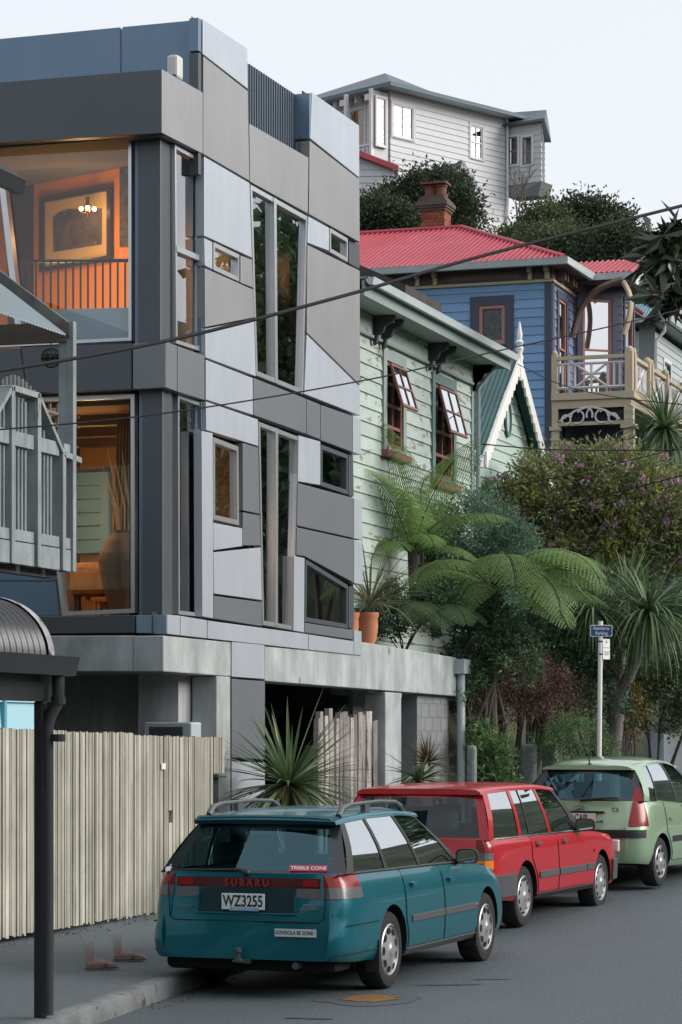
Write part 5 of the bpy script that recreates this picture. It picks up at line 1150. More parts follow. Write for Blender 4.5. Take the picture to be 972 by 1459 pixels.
class Car:
    """local frame: x right, y forward from the rear bumper, z up from the road"""
    def __init__(s, name, label, loc, yaw, paint, sp):
        s.sp = sp; s.paint = paint; s.T = thing(name, label, 'car', loc, yaw, None)
    def wid(s, y): return pch(y, s.sp['w'])
    def ztop(s, y): return pch(y, s.sp['zt'])
    def zbot(s, y): return pch(y, s.sp['zb'])
    def sx(s, y, z):
        zt, zb = s.ztop(y), s.zbot(y); f = (z - zb) / max(.05, zt - zb); return s.wid(y) + pch(f, s.sp['prof'])
    def dy(s, y, z):       # rear and front faces lean
        L = s.sp['L']; return pch(z, s.sp['rear']) * max(0, 1 - y / .8) + pch(z, s.sp['front']) * max(0, 1 - (L - y) / .8)
    def lower(s):
        L = s.sp['L']; ysl = [0, .015, .05, .11, .2, .32, .45, .6, .8, 1.0, 1.2, 1.5, 1.8, 2.1, 2.4, 2.7, 3.0, 3.2, 3.4, 3.55, 3.7]
        ysl = sorted(set([y for y in ysl if y < L - 1] + [L - k for k in (1.0, .8, .65, .5, .36, .25, .15, .08, .03, .01, 0)]))
        fr = [0, .03, .08, .18, .3, .42, .52, .6, .68, .76, .84, .9, .95, .98, 1.0]; rows = []; mi_top = []
        for y in ysl:
            zt, zb = s.ztop(y), s.zbot(y); half = []
            for f in fr:
                z = zb + (zt - zb) * f; half.append((s.sx(y, z), y + s.dy(y, z), z))
            cr = pch(y, s.sp['crown']); ww = half[-1][0]
            top = [(ww * k, y + s.dy(y, zt) + pch(y, s.sp.get('topdy', [(0, 0), (1, 0)])) * (1 - k), zt + cr * (1 - k * k)) for k in (.85, .6, .3, 0)]
            bot = [(0, y + s.dy(y, zb), zb - .0), (half[0][0] * .6, y + s.dy(y, zb), zb)]
            rt = bot + half + top; ring = rt + [(-x, y_, z) for x, y_, z in rt[-2:0:-1]]
            rows.append(ring)
        n = len(rows[0]); v = [p for r in rows for p in r]; f = []; mi = []
        g0, g1 = s.sp['gh']
        nt = 2 + len(fr)
        for i in range(len(rows) - 1):
            for j in range(n):
                f.append((i * n + j, i * n + (j + 1) % n, (i + 1) * n + (j + 1) % n, (i + 1) * n + j))
                inside = ysl[i] >= g0 and ysl[i + 1] <= g1 and nt - 1 < j < n - nt + 1
                mi.append(1 if inside else 0)
        f.append(tuple(range(n - 1, -1, -1))); mi.append(0); f.append(tuple(range((len(rows) - 1) * n, len(rows) * n))); mi.append(0)
        me = bpy.data.meshes.new('b'); me.from_pydata(v, [], f)
        for m in (s.paint, m_seat, m_well): me.materials.append(m)
        me.polygons.foreach_set('material_index', mi)
        # wheel arches cut out
        bm = bmesh.new(); bm.from_mesh(me); bmesh.ops.recalc_face_normals(bm, faces=bm.faces[:]); bm.to_mesh(me); bm.free()
        o = bpy.data.objects.new('b', me); COL.objects.link(o); cuts = []
        for yw in s.sp['axles']:
            for sg in (1, -1):
                mb = MB(); xa = sg * (s.sp['W'] / 2 - .30); xb = sg * (s.sp['W'] / 2 + .2); r = s.sp['ra']; n = 36
                mb.prism([(xa, yw + r * math.cos(2 * math.pi * k / n), s.sp['r'] + .012 + r * math.sin(2 * math.pi * k / n)) for k in range(n)], (xb - xa, 0, 0))
                cm = bpy.data.meshes.new('c'); cm.from_pydata(mb.v, [], mb.f); cm.materials.append(m_well)
                bm = bmesh.new(); bm.from_mesh(cm); bmesh.ops.recalc_face_normals(bm, faces=bm.faces[:]); bm.to_mesh(cm); bm.free()
                co = bpy.data.objects.new('c', cm); COL.objects.link(co); cuts.append(co)
                b = o.modifiers.new('x', 'BOOLEAN'); b.operation = 'DIFFERENCE'; b.object = co; b.solver = 'EXACT'; b.material_mode = 'TRANSFER'
        dg = bpy.context.evaluated_depsgraph_get(); me2 = bpy.data.meshes.new_from_object(o.evaluated_get(dg))
        for c in cuts: bpy.data.objects.remove(c)
        bpy.data.objects.remove(o)
        me2.polygons.foreach_set('use_smooth', np.ones(len(me2.polygons), dtype=bool)); me2.set_sharp_from_angle(angle=R(38))
        ob = bpy.data.objects.new('body', me2); COL.objects.link(ob); ob.parent = s.T; WL[ob.name] = np.zeros(3); s.body = ob
    def side(s, B, T, kinds, frame_m, glass_m, bulge=.02, e=.006, names=None):
        """side windows between bottom line B and top line T (x,y,z lists); kinds: paint / black pillar / glass per strip"""
        for sg in (1, -1):
            pt = lambda i, v: Vector((sg * (B[i][0] + (T[i][0] - B[i][0]) * v + bulge * math.sin(math.pi * v)), B[i][1] + (T[i][1] - B[i][1]) * v, B[i][2] + (T[i][2] - B[i][2]) * v))
            for i, k in enumerate(kinds):
                rows = [[pt(i, v), pt(i + 1, v)] for v in (0, .25, .5, .75, 1)]
                if k in 'pk': pm = MB(); pm.grid(rows, flip=sg < 0); pm.build('window_pillar', s.paint if k == 'p' else frame_m, s.T, smooth=60, local=True)
                else:
                    gl = MB(); gl.grid([[p - Vector((sg * e, 0, 0)) for p in r] for r in rows], flip=sg < 0)
                    gl.build('side_window', glass_m, s.T, smooth=180, local=True)
    def screen(s, b0, t0, umax, v0, v1, bow, mat_f, glass, nm, sgn, corner=0):
        """rear window or windscreen: b0 / t0 = (half width, y, z) at foot and head, bowed in plan; glass inside (umax, v0..v1)"""
        us = [-1, -umax, -umax * .8, -umax * .5, -umax * .2, umax * .2, umax * .5, umax * .8, umax, 1]; vs_ = [0, v0, v0 + (v1 - v0) * .33, v0 + (v1 - v0) * .66, v1, 1]
        def pt(u, v, e=0):
            hw = b0[0] + (t0[0] - b0[0]) * v; return Vector((hw * u, b0[1] + (t0[1] - b0[1]) * v + sgn * bow * u * u + sgn * e, b0[2] + (t0[2] - b0[2]) * v + (.0 if v < 1 else 0)))
        fr = MB(); gl = MB()
        for j in range(len(vs_) - 1):
            for i in range(len(us) - 1):
                isg = 1 <= i < len(us) - 2 and 1 <= j < len(vs_) - 2
                q = [pt(us[i], vs_[j]), pt(us[i + 1], vs_[j]), pt(us[i + 1], vs_[j + 1]), pt(us[i], vs_[j + 1])]
                if sgn < 0: q = q[::-1]
                if isg: gl.add([p for p in q], [(0, 1, 2, 3)])
                else: fr.add(q, [(0, 1, 2, 3)])
        o = fr.build(nm + '_frame', mat_f, s.T, smooth=180, local=True); gl.build(nm, glass, s.T, smooth=180, local=True)
        return pt
    def roof(s, T, yr, yf, zc, edge=.05, lip=None):
        """roof skin over the window heads T (right side line, rear to front)"""
        ys_ = [t[1] for t in T]; rows = []; n = 16
        for k in range(n + 1):
            y = yr + (yf - yr) * k / n; x = pch(y, [(t[1], t[0]) for t in T]); z = pch(y, [(t[1], t[2]) for t in T]); c = pch(y, zc)
            half = [(x, z - .002), (x - .012, z + edge * .55), (x - .05, z + edge), (x * .7, z + edge + c * .62), (x * .35, z + edge + c * .92), (0, z + edge + c)]
            rows.append([Vector((a, y, b)) for a, b in half] + [Vector((-a, y, b)) for a, b in half[-2::-1]])
        mb = MB(); mb.grid(rows); mb.poly(rows[0][::-1]); mb.poly(rows[-1]); s.roofrows = rows
        return mb.build('roof', s.paint, s.T, smooth=50, local=True)
    def patch(s, y0, y1, z0, z1, off, mat, nm, par=None, cutr=.0, ny=14, nz=8, ypar=None, top_in=0):
        """skin patch on the right and left flanks, following the body"""
        for sg in (1, -1):
            rows = []
            for j in range(nz + 1):
                row = []
                for i in range(ny + 1):
                    y = y0 + (y1 - y0) * i / ny; zl, zh = (z0(y) if callable(z0) else z0), (z1(y) if callable(z1) else z1); z = zl + (zh - zl) * j / nz
                    if cutr:
                        for yw in s.sp['axles']:
                            dd = math.hypot(y - yw, z - s.sp['r'] - .012); rr_ = s.sp['ra'] + cutr
                            if dd < rr_:
                                if abs(y - yw) < rr_: yy = math.sqrt(max(0, rr_**2 - (z - s.sp['r'] - .012)**2)); y = yw + (yy if (y0 + y1) / 2 > yw else -yy)
                    row.append(Vector((sg * (s.sx(y, z) + off), y + s.dy(y, z), z)))
                rows.append(row)
            mb = MB(); mb.grid(rows, flip=sg < 0); o = mb.build(nm, mat, s.T if par is None else par[sg], smooth=180, local=True)
            yield sg, o
    def door(s, y0, y1, z0, z1, handle, hm, curv=.02):
        list(s.patch(y0, y1, z0, z1, .003, m_seam, 'door_seam', cutr=.03)); g = .007
        z1f = z1 if callable(z1) else (lambda y: z1)
        ds = dict(s.patch(y0 + g, y1 - g, z0 + g, lambda y: z1f(y) - g * .3, .0065, s.paint, 'door', cutr=.04))
        for sg, o in ds.items():
            y, z = handle; x = sg * (s.sx(y, z) + .006); mb = MB()
            mb.ball((x, y, z), .012, .075, .035, n=12); mb.box(min(x, x + sg * .03), max(x, x + sg * .03), y - .07, y + .07, z + .0, z + .028, 1)
            mb.build('handle', hm, o, smooth=50, local=True)
    def strip(s, y0, y1, z0, z1, th, mat, nm='side_moulding', both=True):
        for sg in (1, -1):
            n = 10; A = [[], [], [], []]
            for i in range(n + 1):
                y = y0 + (y1 - y0) * i / n; za, zb = (z0(y) if callable(z0) else z0), (z1(y) if callable(z1) else z1)
                A[0].append(Vector((sg * (s.sx(y, za) + .002), y, za))); A[1].append(Vector((sg * (s.sx(y, za) + th), y, za + .008)))
                A[2].append(Vector((sg * (s.sx(y, zb) + th), y, zb - .008))); A[3].append(Vector((sg * (s.sx(y, zb) + .002), y, zb)))
            mb = MB(); mb.grid(A, flip=sg < 0); mb.poly([A[k][0] for k in range(4)]); mb.poly([A[k][-1] for k in range(3, -1, -1)]); mb.build(nm, mat, s.T, smooth=35, local=True)
    def wheels(s, holes, nh=9, style='oval'):
        for yw in s.sp['axles']:
            for sg in (1, -1):
                r = s.sp['r']; w_ = s.sp.get('tw', .19); xo = sg * (s.sp['W'] / 2 - .03); ax = Vector((sg, 0, 0)); c = Vector((xo, yw, r))
                mb = MB(); mb.lathe([(r * .62, -w_), (r * .93, -w_), (r * .985, -w_ + .02), (r, -w_ * .7), (r, -w_ * .3), (r * .985, -.02), (r * .94, -.002), (r * .8, .006), (r * .68, -.002), (r * .66, -.012)], c, ax, 40)
                ty = mb.build('wheel', m_tyre, s.T, smooth=40, local=True)
                mb = MB(); mb.lathe([(r * .68, -.03), (r * .675, -.004), (r * .64, .004), (r * .6, -.012), (r * .45, -.004), (r * .25, .006), (r * .14, .014), (r * .12, .02), (0, .022)], c, ax, 40)
                for k in range(nh):
                    a = 2 * math.pi * (k + .5) / nh; cc_ = Vector((0, math.cos(a), math.sin(a))); tt = Vector((0, -math.sin(a), math.cos(a)))
                    if style == 'oval':
                        o0 = c + cc_ * r * .5 + ax * .0025; rr_, rt_ = r * .085, r * .115
                    else:
                        o0 = c + cc_ * r * .56 + ax * -.001; rr_, rt_ = r * .04, r * .085
                    vs = [o0 + cc_ * rr_ * math.cos(q * math.pi / 8) + tt * rt_ * math.sin(q * math.pi / 8) - ax * .003 * math.cos(q * math.pi / 8) * (1 if style == 'oval' else 3) for q in range(16)]
                    mb.poly(vs if sg > 0 else vs[::-1], 1)
                mb.build('hubcap', [m_silver, m_well], ty, smooth=40, local=True)
    def seats(s, rows, zt, hr=.13):
        for y in rows:
            for x in (-.36, .36):
                mb = MB(); mb.box(x - .24, x + .24, y - .06, y + .06, zt - .45, zt - .14); mb.box(x - hr, x + hr, y - .05, y + .05, zt - .13, zt + .06); mb.box(x - .07, x - .05, y - .01, y + .01, zt - .15, zt - .12)
                mb.build('seat', m_seat, s.T, local=True, bevel=.05)
    def mirror(s, p, mat, sz=(.09, .06, .075)):
        for sg in (1, -1):
            c = Vector((sg * p[0], p[1], p[2])); mb = MB(); n = 10
            def rg(y, k): return [Vector((c.x + sg * (sz[0] * k * (abs(math.cos(a)) ** .6) * (1 if math.cos(a) > 0 else -1)), c.y + y, c.z + sz[2] * k * (abs(math.sin(a)) ** .6) * (1 if math.sin(a) > 0 else -1))) for a in [2 * math.pi * q / 20 for q in range(20)]]
            rr_ = [rg(-.03, .86), rg(-.034, 1.0), rg(.0, 1.02), rg(.06, .85), rg(.09, .45)]; mb.grid([r + [r[0]] for r in rr_]); mb.poly(rr_[-1])
            mb.tube([c + Vector((-sg * sz[0] * .9, .04, -.04)), c + Vector((-sg * (sz[0] + .1), .07, -.07))], .03, 6)
            o = mb.build('mirror', mat, s.T, smooth=50, local=True); mb = MB(); mb.poly(rg(-.029, .87)); mb.build('mirror_glass', M('mirror_silver', (.55, .6, .62), .02, metal=1), o, local=True)
    def rearpt(s, x, z, e=0):
        """a point on the rear face at (x, z), e metres behind it"""
        # find y on the flank whose half width at z equals |x|
        lo, hi = 0.0, .8
        if abs(x) <= s.sx(0, z): return Vector((x, s.dy(0, z) - e, z))
        for _ in range(30):
            m = (lo + hi) / 2
            if s.sx(m, z) < abs(x): lo = m
            else: hi = m
        return Vector((x, lo + s.dy(lo, z) - e, z))
    def rpatch(s, x0, x1, z0, z1, e, mat, nm, par=None, nx=14, nz=5, tag_=None):
        mb = MB(); mb.grid([[s.rearpt(x0(z) + ((x1(z)) - x0(z)) * i / nx if callable(x0) else x0 + (x1 - x0) * i / nx, z, e) for i in range(nx + 1)] for z in [z0 + (z1 - z0) * j / nz for j in range(nz + 1)]])
        return mb.build(nm, mat, par or s.T, smooth=180, local=True)
    def plate(s, x, y, z, w, h, txt, sub=None):
        mb = MB(); mb.box(x - w / 2, x + w / 2, y - .012, y, z - h / 2, z + h / 2); o = mb.build('number_plate', m_plate, s.T, local=True, bevel=.003)
        mb = MB(); put_text(mb, txt, h * .98, (x, y - .0125, z + .0), (1, 0, 0), (0, 0, 1), bold=True, wscale=.74); mb.build('plate_number', m_ink, o, local=True)
        return o
SAFE = dict

# ---- teal wagon
def put_car(px, py, zg, yawdeg, W, axle):
    p = atZ(px, py, zg); return p
m_tealp = M('teal_paint', (.002, .115, .152), .3, metal=.25, coat=.45, spec=.3)
yaw1 = R(-1.6); P1 = atD(561, 1300, 21.0); Wc = 1.70
ax_r = 1.10
cx = Vector((P1.x, P1.y, 0)); dirf = Vector((-math.sin(yaw1), math.cos(yaw1), 0)); dirr = Vector((math.cos(yaw1), math.sin(yaw1), 0))
base = cx - dirr * (Wc / 2) - dirf * ax_r
sp = dict(L=4.68, W=Wc, r=.312, ra=.355, axles=(1.10, 3.74), gh=(.4, 3.3), tw=.19,
    w=[(0, .70), (.03, .755), (.1, .805), (.25, .836), (.5, .848), (1, .85), (2.4, .85), (3.6, .845), (4.2, .82), (4.5, .74), (4.62, .64), (4.68, .55)],
    zt=[(0, .965), (.3, .965), (1.2, .955), (2.4, .94), (3.05, .925), (3.3, .905), (4.0, .84), (4.4, .76), (4.6, .68), (4.68, .62)],
    zb=[(0, .30), (.3, .28), (.6, .27), (1.1, .24), (3.7, .24), (4.3, .24), (4.68, .27)],
    prof=[(0, -.045), (.06, -.02), (.2, -.004), (.42, 0), (.62, -.004), (.8, -.022), (.93, -.048), (1, -.075)],
    rear=[(.25, .05), (.34, .0), (.55, .0), (.575, .05), (.62, .055), (.97, .10)], front=[(.2, -.08), (.4, 0), (.6, -.02), (.9, -.1)],
    crown=[(0, .0), (3.2, .01), (3.5, .06), (4.3, .05), (4.68, .02)])
c1 = Car('parked_car', 'dark teal estate car with roof rails and stickers on its tailgate, nearest of the row', tuple(base), yaw1, m_tealp, sp)
c1.lower()
Bl = [(.775, .20, .965), (.782, .34, .965), (.783, 1.08, .96), (.784, 1.14, .96), (.785, 1.93, .95), (.785, 1.99, .95), (.78, 2.95, .93), (.775, 3.12, .92)]
Tl = [(.60, .53, 1.335), (.605, .62, 1.345), (.615, 1.02, 1.365), (.615, 1.08, 1.367), (.615, 1.72, 1.37), (.615, 1.77, 1.37), (.60, 2.33, 1.345), (.595, 2.40, 1.335)]
c1.side(Bl, Tl, 'kgkgkgk', m_blk, m_cglass)
ptR = c1.screen((.775, .12, .965), (.60, .46, 1.335), .86, .06, .90, .08, M('tailgate_black', (.014, .022, .026), .3, coat=.5), m_rglass, 'rear_window', 1)
ptW = c1.screen((.775, 3.25, .93), (.595, 2.47, 1.335), .93, .05, .95, .13, m_blk, m_rglass2, 'windscreen', -1)
c1.roof(Tl, .44, 2.48, [(.44, .015), (1.2, .03), (2.0, .03), (2.48, .0)], .045)
mb = MB(); rows = [[Vector((x, .40 + .05 * abs(x) ** 2 + k * .1, 1.345 + (.048 if k else .012) + .012 * (1 - (x / .6) ** 2))) for x in np.linspace(-.6, .6, 13)] for k in (0, 1)]; mb.grid(rows)
rows2 = [[p - Vector((0, -.03, .03)) for p in rows[0]], rows[0]]; mb.grid(rows2); mb.build('spoiler_lip', M('teal_dull', (.004, .06, .08), .6), c1.T, smooth=60, local=True)
for sg in (1, -1):  # roof rails
    mb = MB(); x = sg * .555; z0 = 1.405
    mb.tube([(x, .62, z0 - .01), (x, .70, z0 + .05), (x, .9, z0 + .075), (x, 1.6, z0 + .085), (x, 2.0, z0 + .07), (x, 2.12, z0 + .03), (x, 2.18, z0 - .02)], [.026, .026, .018, .016, .018, .026, .026], 8)
    for y in (1.25,): mb.box(x - .02, x + .02, y - .06, y + .06, z0 - .01, z0 + .07)
    mb.build('roof_rail', M('rail_grey', (.12, .135, .14), .4, metal=.4), c1.T, smooth=50, local=True)
c1.door(1.42, 2.42, .30, lambda y: c1.ztop(y) - .012, (1.62, .80), [m_tealp, m_tealp]); c1.door(2.44, 3.35, .30, lambda y: c1.ztop(y) - .012, (2.62, .79), [m_tealp, m_tealp])
c1.strip(1.55, 2.42, .50, .565, .016, m_grey_tr); c1.strip(2.44, 3.32, .50, .565, .016, m_grey_tr)
c1.strip(1.46, 3.36, .245, .30, .012, m_grey_tr, 'sill_trim')
c1.strip(.10, 3.25, lambda y: c1.ztop(y) - .012, lambda y: c1.ztop(y) + .01, .012, m_blk, 'belt_trim')
c1.strip(.12, .76, lambda y: .565, lambda y: .575, .003, m_seam, 'bumper_seam'); c1.strip(.04, .74, .345, .352, .004, m_seam, 'bumper_seam')
# mud flaps
for sg in (1, -1):
    mb = MB(); mb.box(sg * .80 - .06, sg * .80 + .055, .735, .75, .16, .42); mb.build('mud_flap', m_blk, c1.T, local=True)
    mb = MB(); mb.box(sg * .80 - .06, sg * .80 + .045, 3.37, 3.385, .17, .34); mb.build('mud_flap', m_blk, c1.T, local=True)
    mb = MB(); mb.ball((sg * (c1.sx(3.30, .535) + .01), 3.34, .535), .012, .035, .022); mb.build('side_repeater', m_lred, c1.T, local=True, smooth=180)
c1.wheels(9, 9, 'oval'); c1.seats((1.28, 2.18), 1.16); c1.mirror((.90, 2.93, .985), m_blk, (.10, .06, .065))
# tailgate: dark band, lamps, plate, badges, stickers, bumper
m_band = M('lamp_band', (.06, .006, .008), .15, coat=.6)
c1.rpatch(-.62, .62, .80, .965, .004, m_tealp, 'tailgate_band') if 0 else None
c1.rpatch(-.60, .60, .852, .93, .008, m_band, 'reflector_band')
for sg in (1, -1):
    a = (lambda s_: (lambda z: s_ * .40))(sg)
    t1 = c1.rpatch(min(sg * .41, sg * .60), max(sg * .41, sg * .60), .775, .852, .009, m_lclr, 'tail_light'); 
    c1.rpatch(min(sg * .46, sg * .585), max(sg * .46, sg * .585), .868, .922, .012, m_lred, 'lamp_lens', t1, nx=6)
    o1 = c1.rpatch((lambda z: -c1.sx(.36, z)) if sg < 0 else (lambda z: .625), (lambda z: -.625) if sg < 0 else (lambda z: c1.sx(.36, z)), .86, .955, .010, m_lred, 'tail_light', nx=60)
    c1.rpatch((lambda z: -c1.sx(.40, z)) if sg < 0 else (lambda z: .625), (lambda z: -.625) if sg < 0 else (lambda z: c1.sx(.40, z)), .775, .86, .011, m_lclr, 'lamp_lens', o1, nx=60)
mb = MB(); put_text(mb, 'SUBARU', .075, (0, .055, .889), (1, 0, 0), (0, 0, 1), bold=True, space=1.5); mb.build('maker_lettering', M('letter_red', (.30, .03, .03), .4), c1.T, local=True)
# plate recess
mb = MB(); e = -.0
for (x0, x1, za, zb) in ((-.42, -.40, .66, .80), (.40, .42, .66, .80)): mb.box(x0, x1, .045, .075, za, zb)
mb.box(-.42, .42, .045, .075, .645, .66); mb.build('plate_recess', m_tealp, c1.T, local=True, bevel=.006)
c1.rpatch(-.40, .40, .66, .845, .004, M('recess_dark', (.007, .03, .037), .35), 'recess_panel')
pl = c1.plate(-.02, .045, .745, .36, .125, 'WZ3255')
mb = MB(); mb.box(-.13, .11, .031, .040, .672, .70); mb.build('plate_surround', M('sticker_blue', (.2, .4, .6), .5), pl, local=True)
mb = MB(); put_text(mb, 'Subaru Wellington', .024, (-.01, .030, .686), (1, 0, 0), (0, 0, 1)); mb.build('surround_text', m_stk_w, pl, local=True)
mb = MB(); put_text(mb, 'LEGACY', .034, (-.52, .055, .70), (1, 0, 0), (0, 0, 1), bold=True); put_text(mb, '2.0i', .03, (-.50, .055, .665), (1, 0, 0), (0, 0, 1)); mb.build('model_badge', m_chrome, c1.T, local=True)
mb = MB(); put_text(mb, 'moto', .05, (.53, .05, .725), (1, 0, 0), (0, 0, 1), bold=True); mb.box(.46, .6, .045, .05, .695, .701); mb.build('dealer_badge', m_chrome, c1.T, local=True)
# stickers on glass and bumper
def onglass(u0, v0, nx, ny, e): return ptR(u0, v0, -e)
st1 = ptR(.62, .10, -.006); up_ = (ptR(.62, .3) - ptR(.62, .1)).normalized(); rt_ = (ptR(.7, .1) - ptR(.6, .1)).normalized(); bk = rt_.cross(up_).normalized()
mb = MB(); o0 = st1 - rt_ * .15 - up_ * .028; mb.frame(o0, rt_ * .30, up_ * .062, -bk * .002 if bk.y > 0 else bk * .002); so = mb.build('window_sticker', m_stk_r, c1.T, local=True)
mb = MB(); put_text(mb, 'TREBLE CONE', .046, st1 + (bk if bk.y < 0 else -bk) * .003 + up_ * .003, rt_, up_, bold=True, wscale=.98, extrude=.0005); mb.build('sticker_text', m_stk_w, so, local=True)
# white apple sticker, lower left of the glass frame
ap_c = ptR(-.93, .03, -.004); mb = MB(); pts = []
for k in range(28):
    a = 2 * math.pi * k / 28; rr_ = .034 * (1 - .16 * max(0, math.sin(a)) ** 6 - .05 * math.cos(2 * a)); x, z = rr_ * math.cos(a), rr_ * 1.02 * math.sin(a)
    if x > .02 and -.012 < z < .02: x = .02
    pts.append(ap_c + rt_ * x + up_ * z)
mb.poly(pts); mb.poly([ap_c + rt_ * x + up_ * z for x, z in ((.0, .036), (.012, .04), (.02, .056), (.008, .052))]); mb.build('fruit_sticker', m_stk_w, c1.T, local=True)
mb = MB(); mb.box(.26, .60, -.004, .001, .485, .545); so = mb.build('bumper_sticker', m_stk_w, c1.T, local=True)
mb = MB(); put_text(mb, 'GONDOLA BE GONE !', .042, (.43, -.005, .515), (1, 0, 0), (0, 0, 1), bold=True, wscale=.78, extrude=.0005); mb.build('sticker_text', m_ink, so, local=True)
# wiper, tow ball, tailgate seams
mb = MB(); mb.tube([ptR(-.02, .0, -.03), ptR(-.1, .06, -.03), ptR(-.75, .03, -.03)], [.018, .014, .008], 6); mb.ball(ptR(-.02, .0, -.02), .03, n=10); mb.build('rear_wiper', m_blk, c1.T, local=True, smooth=60)
mb = MB(); mb.box(-.05, .05, -.02, .2, .27, .30); mb.lathe([(.0, .0), (.032, .0), (.032, .02), (.012, .02), (.012, .05), (.026, .06), (.026, .085), (0, .1)], (-.02, -.06, .30), n=14); mb.box(-.06, .02, -.09, .0, .285, .30)
mb.build('tow_bar', m_grey_tr, c1.T, local=True, smooth=40)
mb = MB(); mb.tube([(-.66, .056, .90), (-.645, .05, .62), (-.60, .048, .592), (.60, .048, .592), (.645, .05, .62), (.66, .056, .90)], .005, 5); mb.build('tailgate_seam', m_seam, c1.T, local=True)
mb = MB(); mb.box(-.72, .72, .12, .5, .2, .33); mb.build('underbody', m_well, c1.T, local=True, bevel=.05)
mb = MB(); mb.tube([(.42, .02, .26), (.42, .4, .26)], .028, 10); mb.build('exhaust_pipe', m_grey_tr, c1.T, local=True)

# ---- red wagon
m_redp = M('red_paint', (.43, .009, .018), .3, coat=.5, spec=.3)
yaw2 = R(-3.6); P2 = atD(751, 1290, 26.9); Wc = 1.76; zr2 = gz(26.5)
dirf = Vector((-math.sin(yaw2), math.cos(yaw2), 0)); dirr = Vector((math.cos(yaw2), math.sin(yaw2), 0))
base = Vector((P2.x, P2.y, zr2)) - dirr * (Wc / 2) - dirf * 1.12
sp = dict(L=4.84, W=Wc, r=.315, ra=.36, axles=(1.12, 3.89), gh=(.25, 3.45), tw=.19,
    w=[(0, .80), (.03, .835), (.1, .86), (.3, .875), (1, .88), (3.5, .88), (4.3, .86), (4.6, .82), (4.76, .74), (4.84, .68)],
    zt=[(0, .93), (1.2, .93), (2.6, .925), (3.4, .91), (4.2, .85), (4.6, .80), (4.72, .74), (4.84, .60)],
    zb=[(0, .34), (.6, .30), (1.1, .27), (3.9, .27), (4.4, .28), (4.84, .31)],
    prof=[(0, -.035), (.06, -.012), (.2, 0), (.5, 0), (.75, -.008), (.92, -.022), (1, -.05)],
    rear=[(.25, .03), (.36, -.04), (.56, -.04), (.58, .02), (.95, .06)], front=[(.2, -.05), (.45, .02), (.58, .02), (.62, -.04), (.9, -.08)],
    crown=[(0, .0), (3.3, .01), (3.6, .035), (4.84, .02)])
c2 = Car('parked_car', 'red boxy estate car with chrome window line, parked second in the row', tuple(base), yaw2, m_redp, sp); c2.lower()
Bl = [(.825, .07, .93), (.83, .20, .93), (.83, 1.0, .93), (.83, 1.10, .93), (.83, 1.34, .93), (.83, 1.37, .93), (.83, 2.02, .927), (.83, 2.10, .927), (.825, 3.05, .918), (.82, 3.35, .91)]
Tl = [(.67, .33, 1.375), (.675, .46, 1.385), (.69, 1.02, 1.40), (.69, 1.11, 1.40), (.69, 1.34, 1.402), (.69, 1.37, 1.402), (.69, 1.90, 1.40), (.69, 1.97, 1.40), (.675, 2.55, 1.375), (.67, 2.64, 1.365)]
c2.side(Bl, Tl, 'pgpgkgpgk', m_blk, m_cglass)
ptR2 = c2.screen((.825, .06, .93), (.67, .30, 1.375), .88, .03, .93, .04, m_redp, m_rglass2, 'rear_window', 1); c2.screen((.82, 3.47, .91), (.67, 2.70, 1.365), .93, .04, .96, .1, m_blk, m_rglass2, 'windscreen', -1)
c2.roof(Tl, .28, 2.71, [(.28, .012), (1.2, .026), (2.2, .026), (2.71, .0)], .045)
zz = lambda y: c2.ztop(y) - .012
c2.door(1.32, 2.20, .33, zz, (1.50, .835), [m_blk, m_chrome]); c2.door(2.22, 3.22, .33, zz, (2.42, .83), [m_blk, m_chrome])
c2.strip(1.53, 2.19, .475, .555, .02, m_grey_tr); c2.strip(2.23, 3.2, .475, .555, .02, m_grey_tr); c2.strip(3.23, 3.5, .475, .555, .02, m_grey_tr)
c2.strip(1.48, 3.5, .27, .325, .008, m_blk, 'sill_trim'); c2.strip(.06, 3.3, lambda y: c2.ztop(y) - .008, lambda y: c2.ztop(y) + .014, .01, m_chrome, 'belt_trim')
c2.strip(.03, .74, .34, .575, .03, m_grey_tr, 'rear_bumper'); c2.strip(4.28, 4.80, .32, .56, .03, m_grey_tr, 'front_bumper')
c2.rpatch(-.82, .82, .34, .575, .01, m_grey_tr, 'rear_bumper')
mb = MB(); mb.box(-.74, .74, 4.80, 4.88, .34, .56); mb.build('front_bumper', m_grey_tr, c2.T, local=True, bevel=.02)
for sg in (1, -1):
    lo = None
    for (za, zb, mt) in ((.80, .93, m_lred), (.725, .80, m_lclr), (.635, .725, m_lamb), (.58, .635, m_lred)):
        o = c2.rpatch((lambda z: -c2.sx(.10, z)) if sg < 0 else (lambda z: .70), (lambda z: -.70) if sg < 0 else (lambda z: c2.sx(.10, z)), za + .003, zb, .008, mt, 'tail_light' if lo is None else 'lamp_lens', lo, nx=30); lo = lo or o
    mb = MB(); mb.ball((sg * (c2.sx(3.55, .69) + .003), 3.55, .69), .008, .012, .02); mb.build('side_repeater', m_blk, c2.T, local=True, smooth=180)
    mb = MB(); mb.box(min(sg * .815, sg * .66), max(sg * .815, sg * .66), 4.72, 4.80, .62, .76); mb.build('headlight', m_lwht, c2.T, local=True, bevel=.015)
c2.wheels(12, 12, 'slot'); c2.seats((1.3, 2.2), 1.16); c2.mirror((.94, 3.0, .99), m_blk, (.11, .06, .07))
mb = MB(); put_text(mb, 'VOLVO', .06, (-.45, .045, .86), (1, 0, 0), (0, 0, 1), bold=True); mb.build('maker_lettering', m_chrome, c2.T, local=True)
mb = MB(); mb.tube([ptR2(0, .02, -.02), ptR2(-.65, .06, -.03)], .01, 6); mb.build('rear_wiper', m_blk, c2.T, local=True)
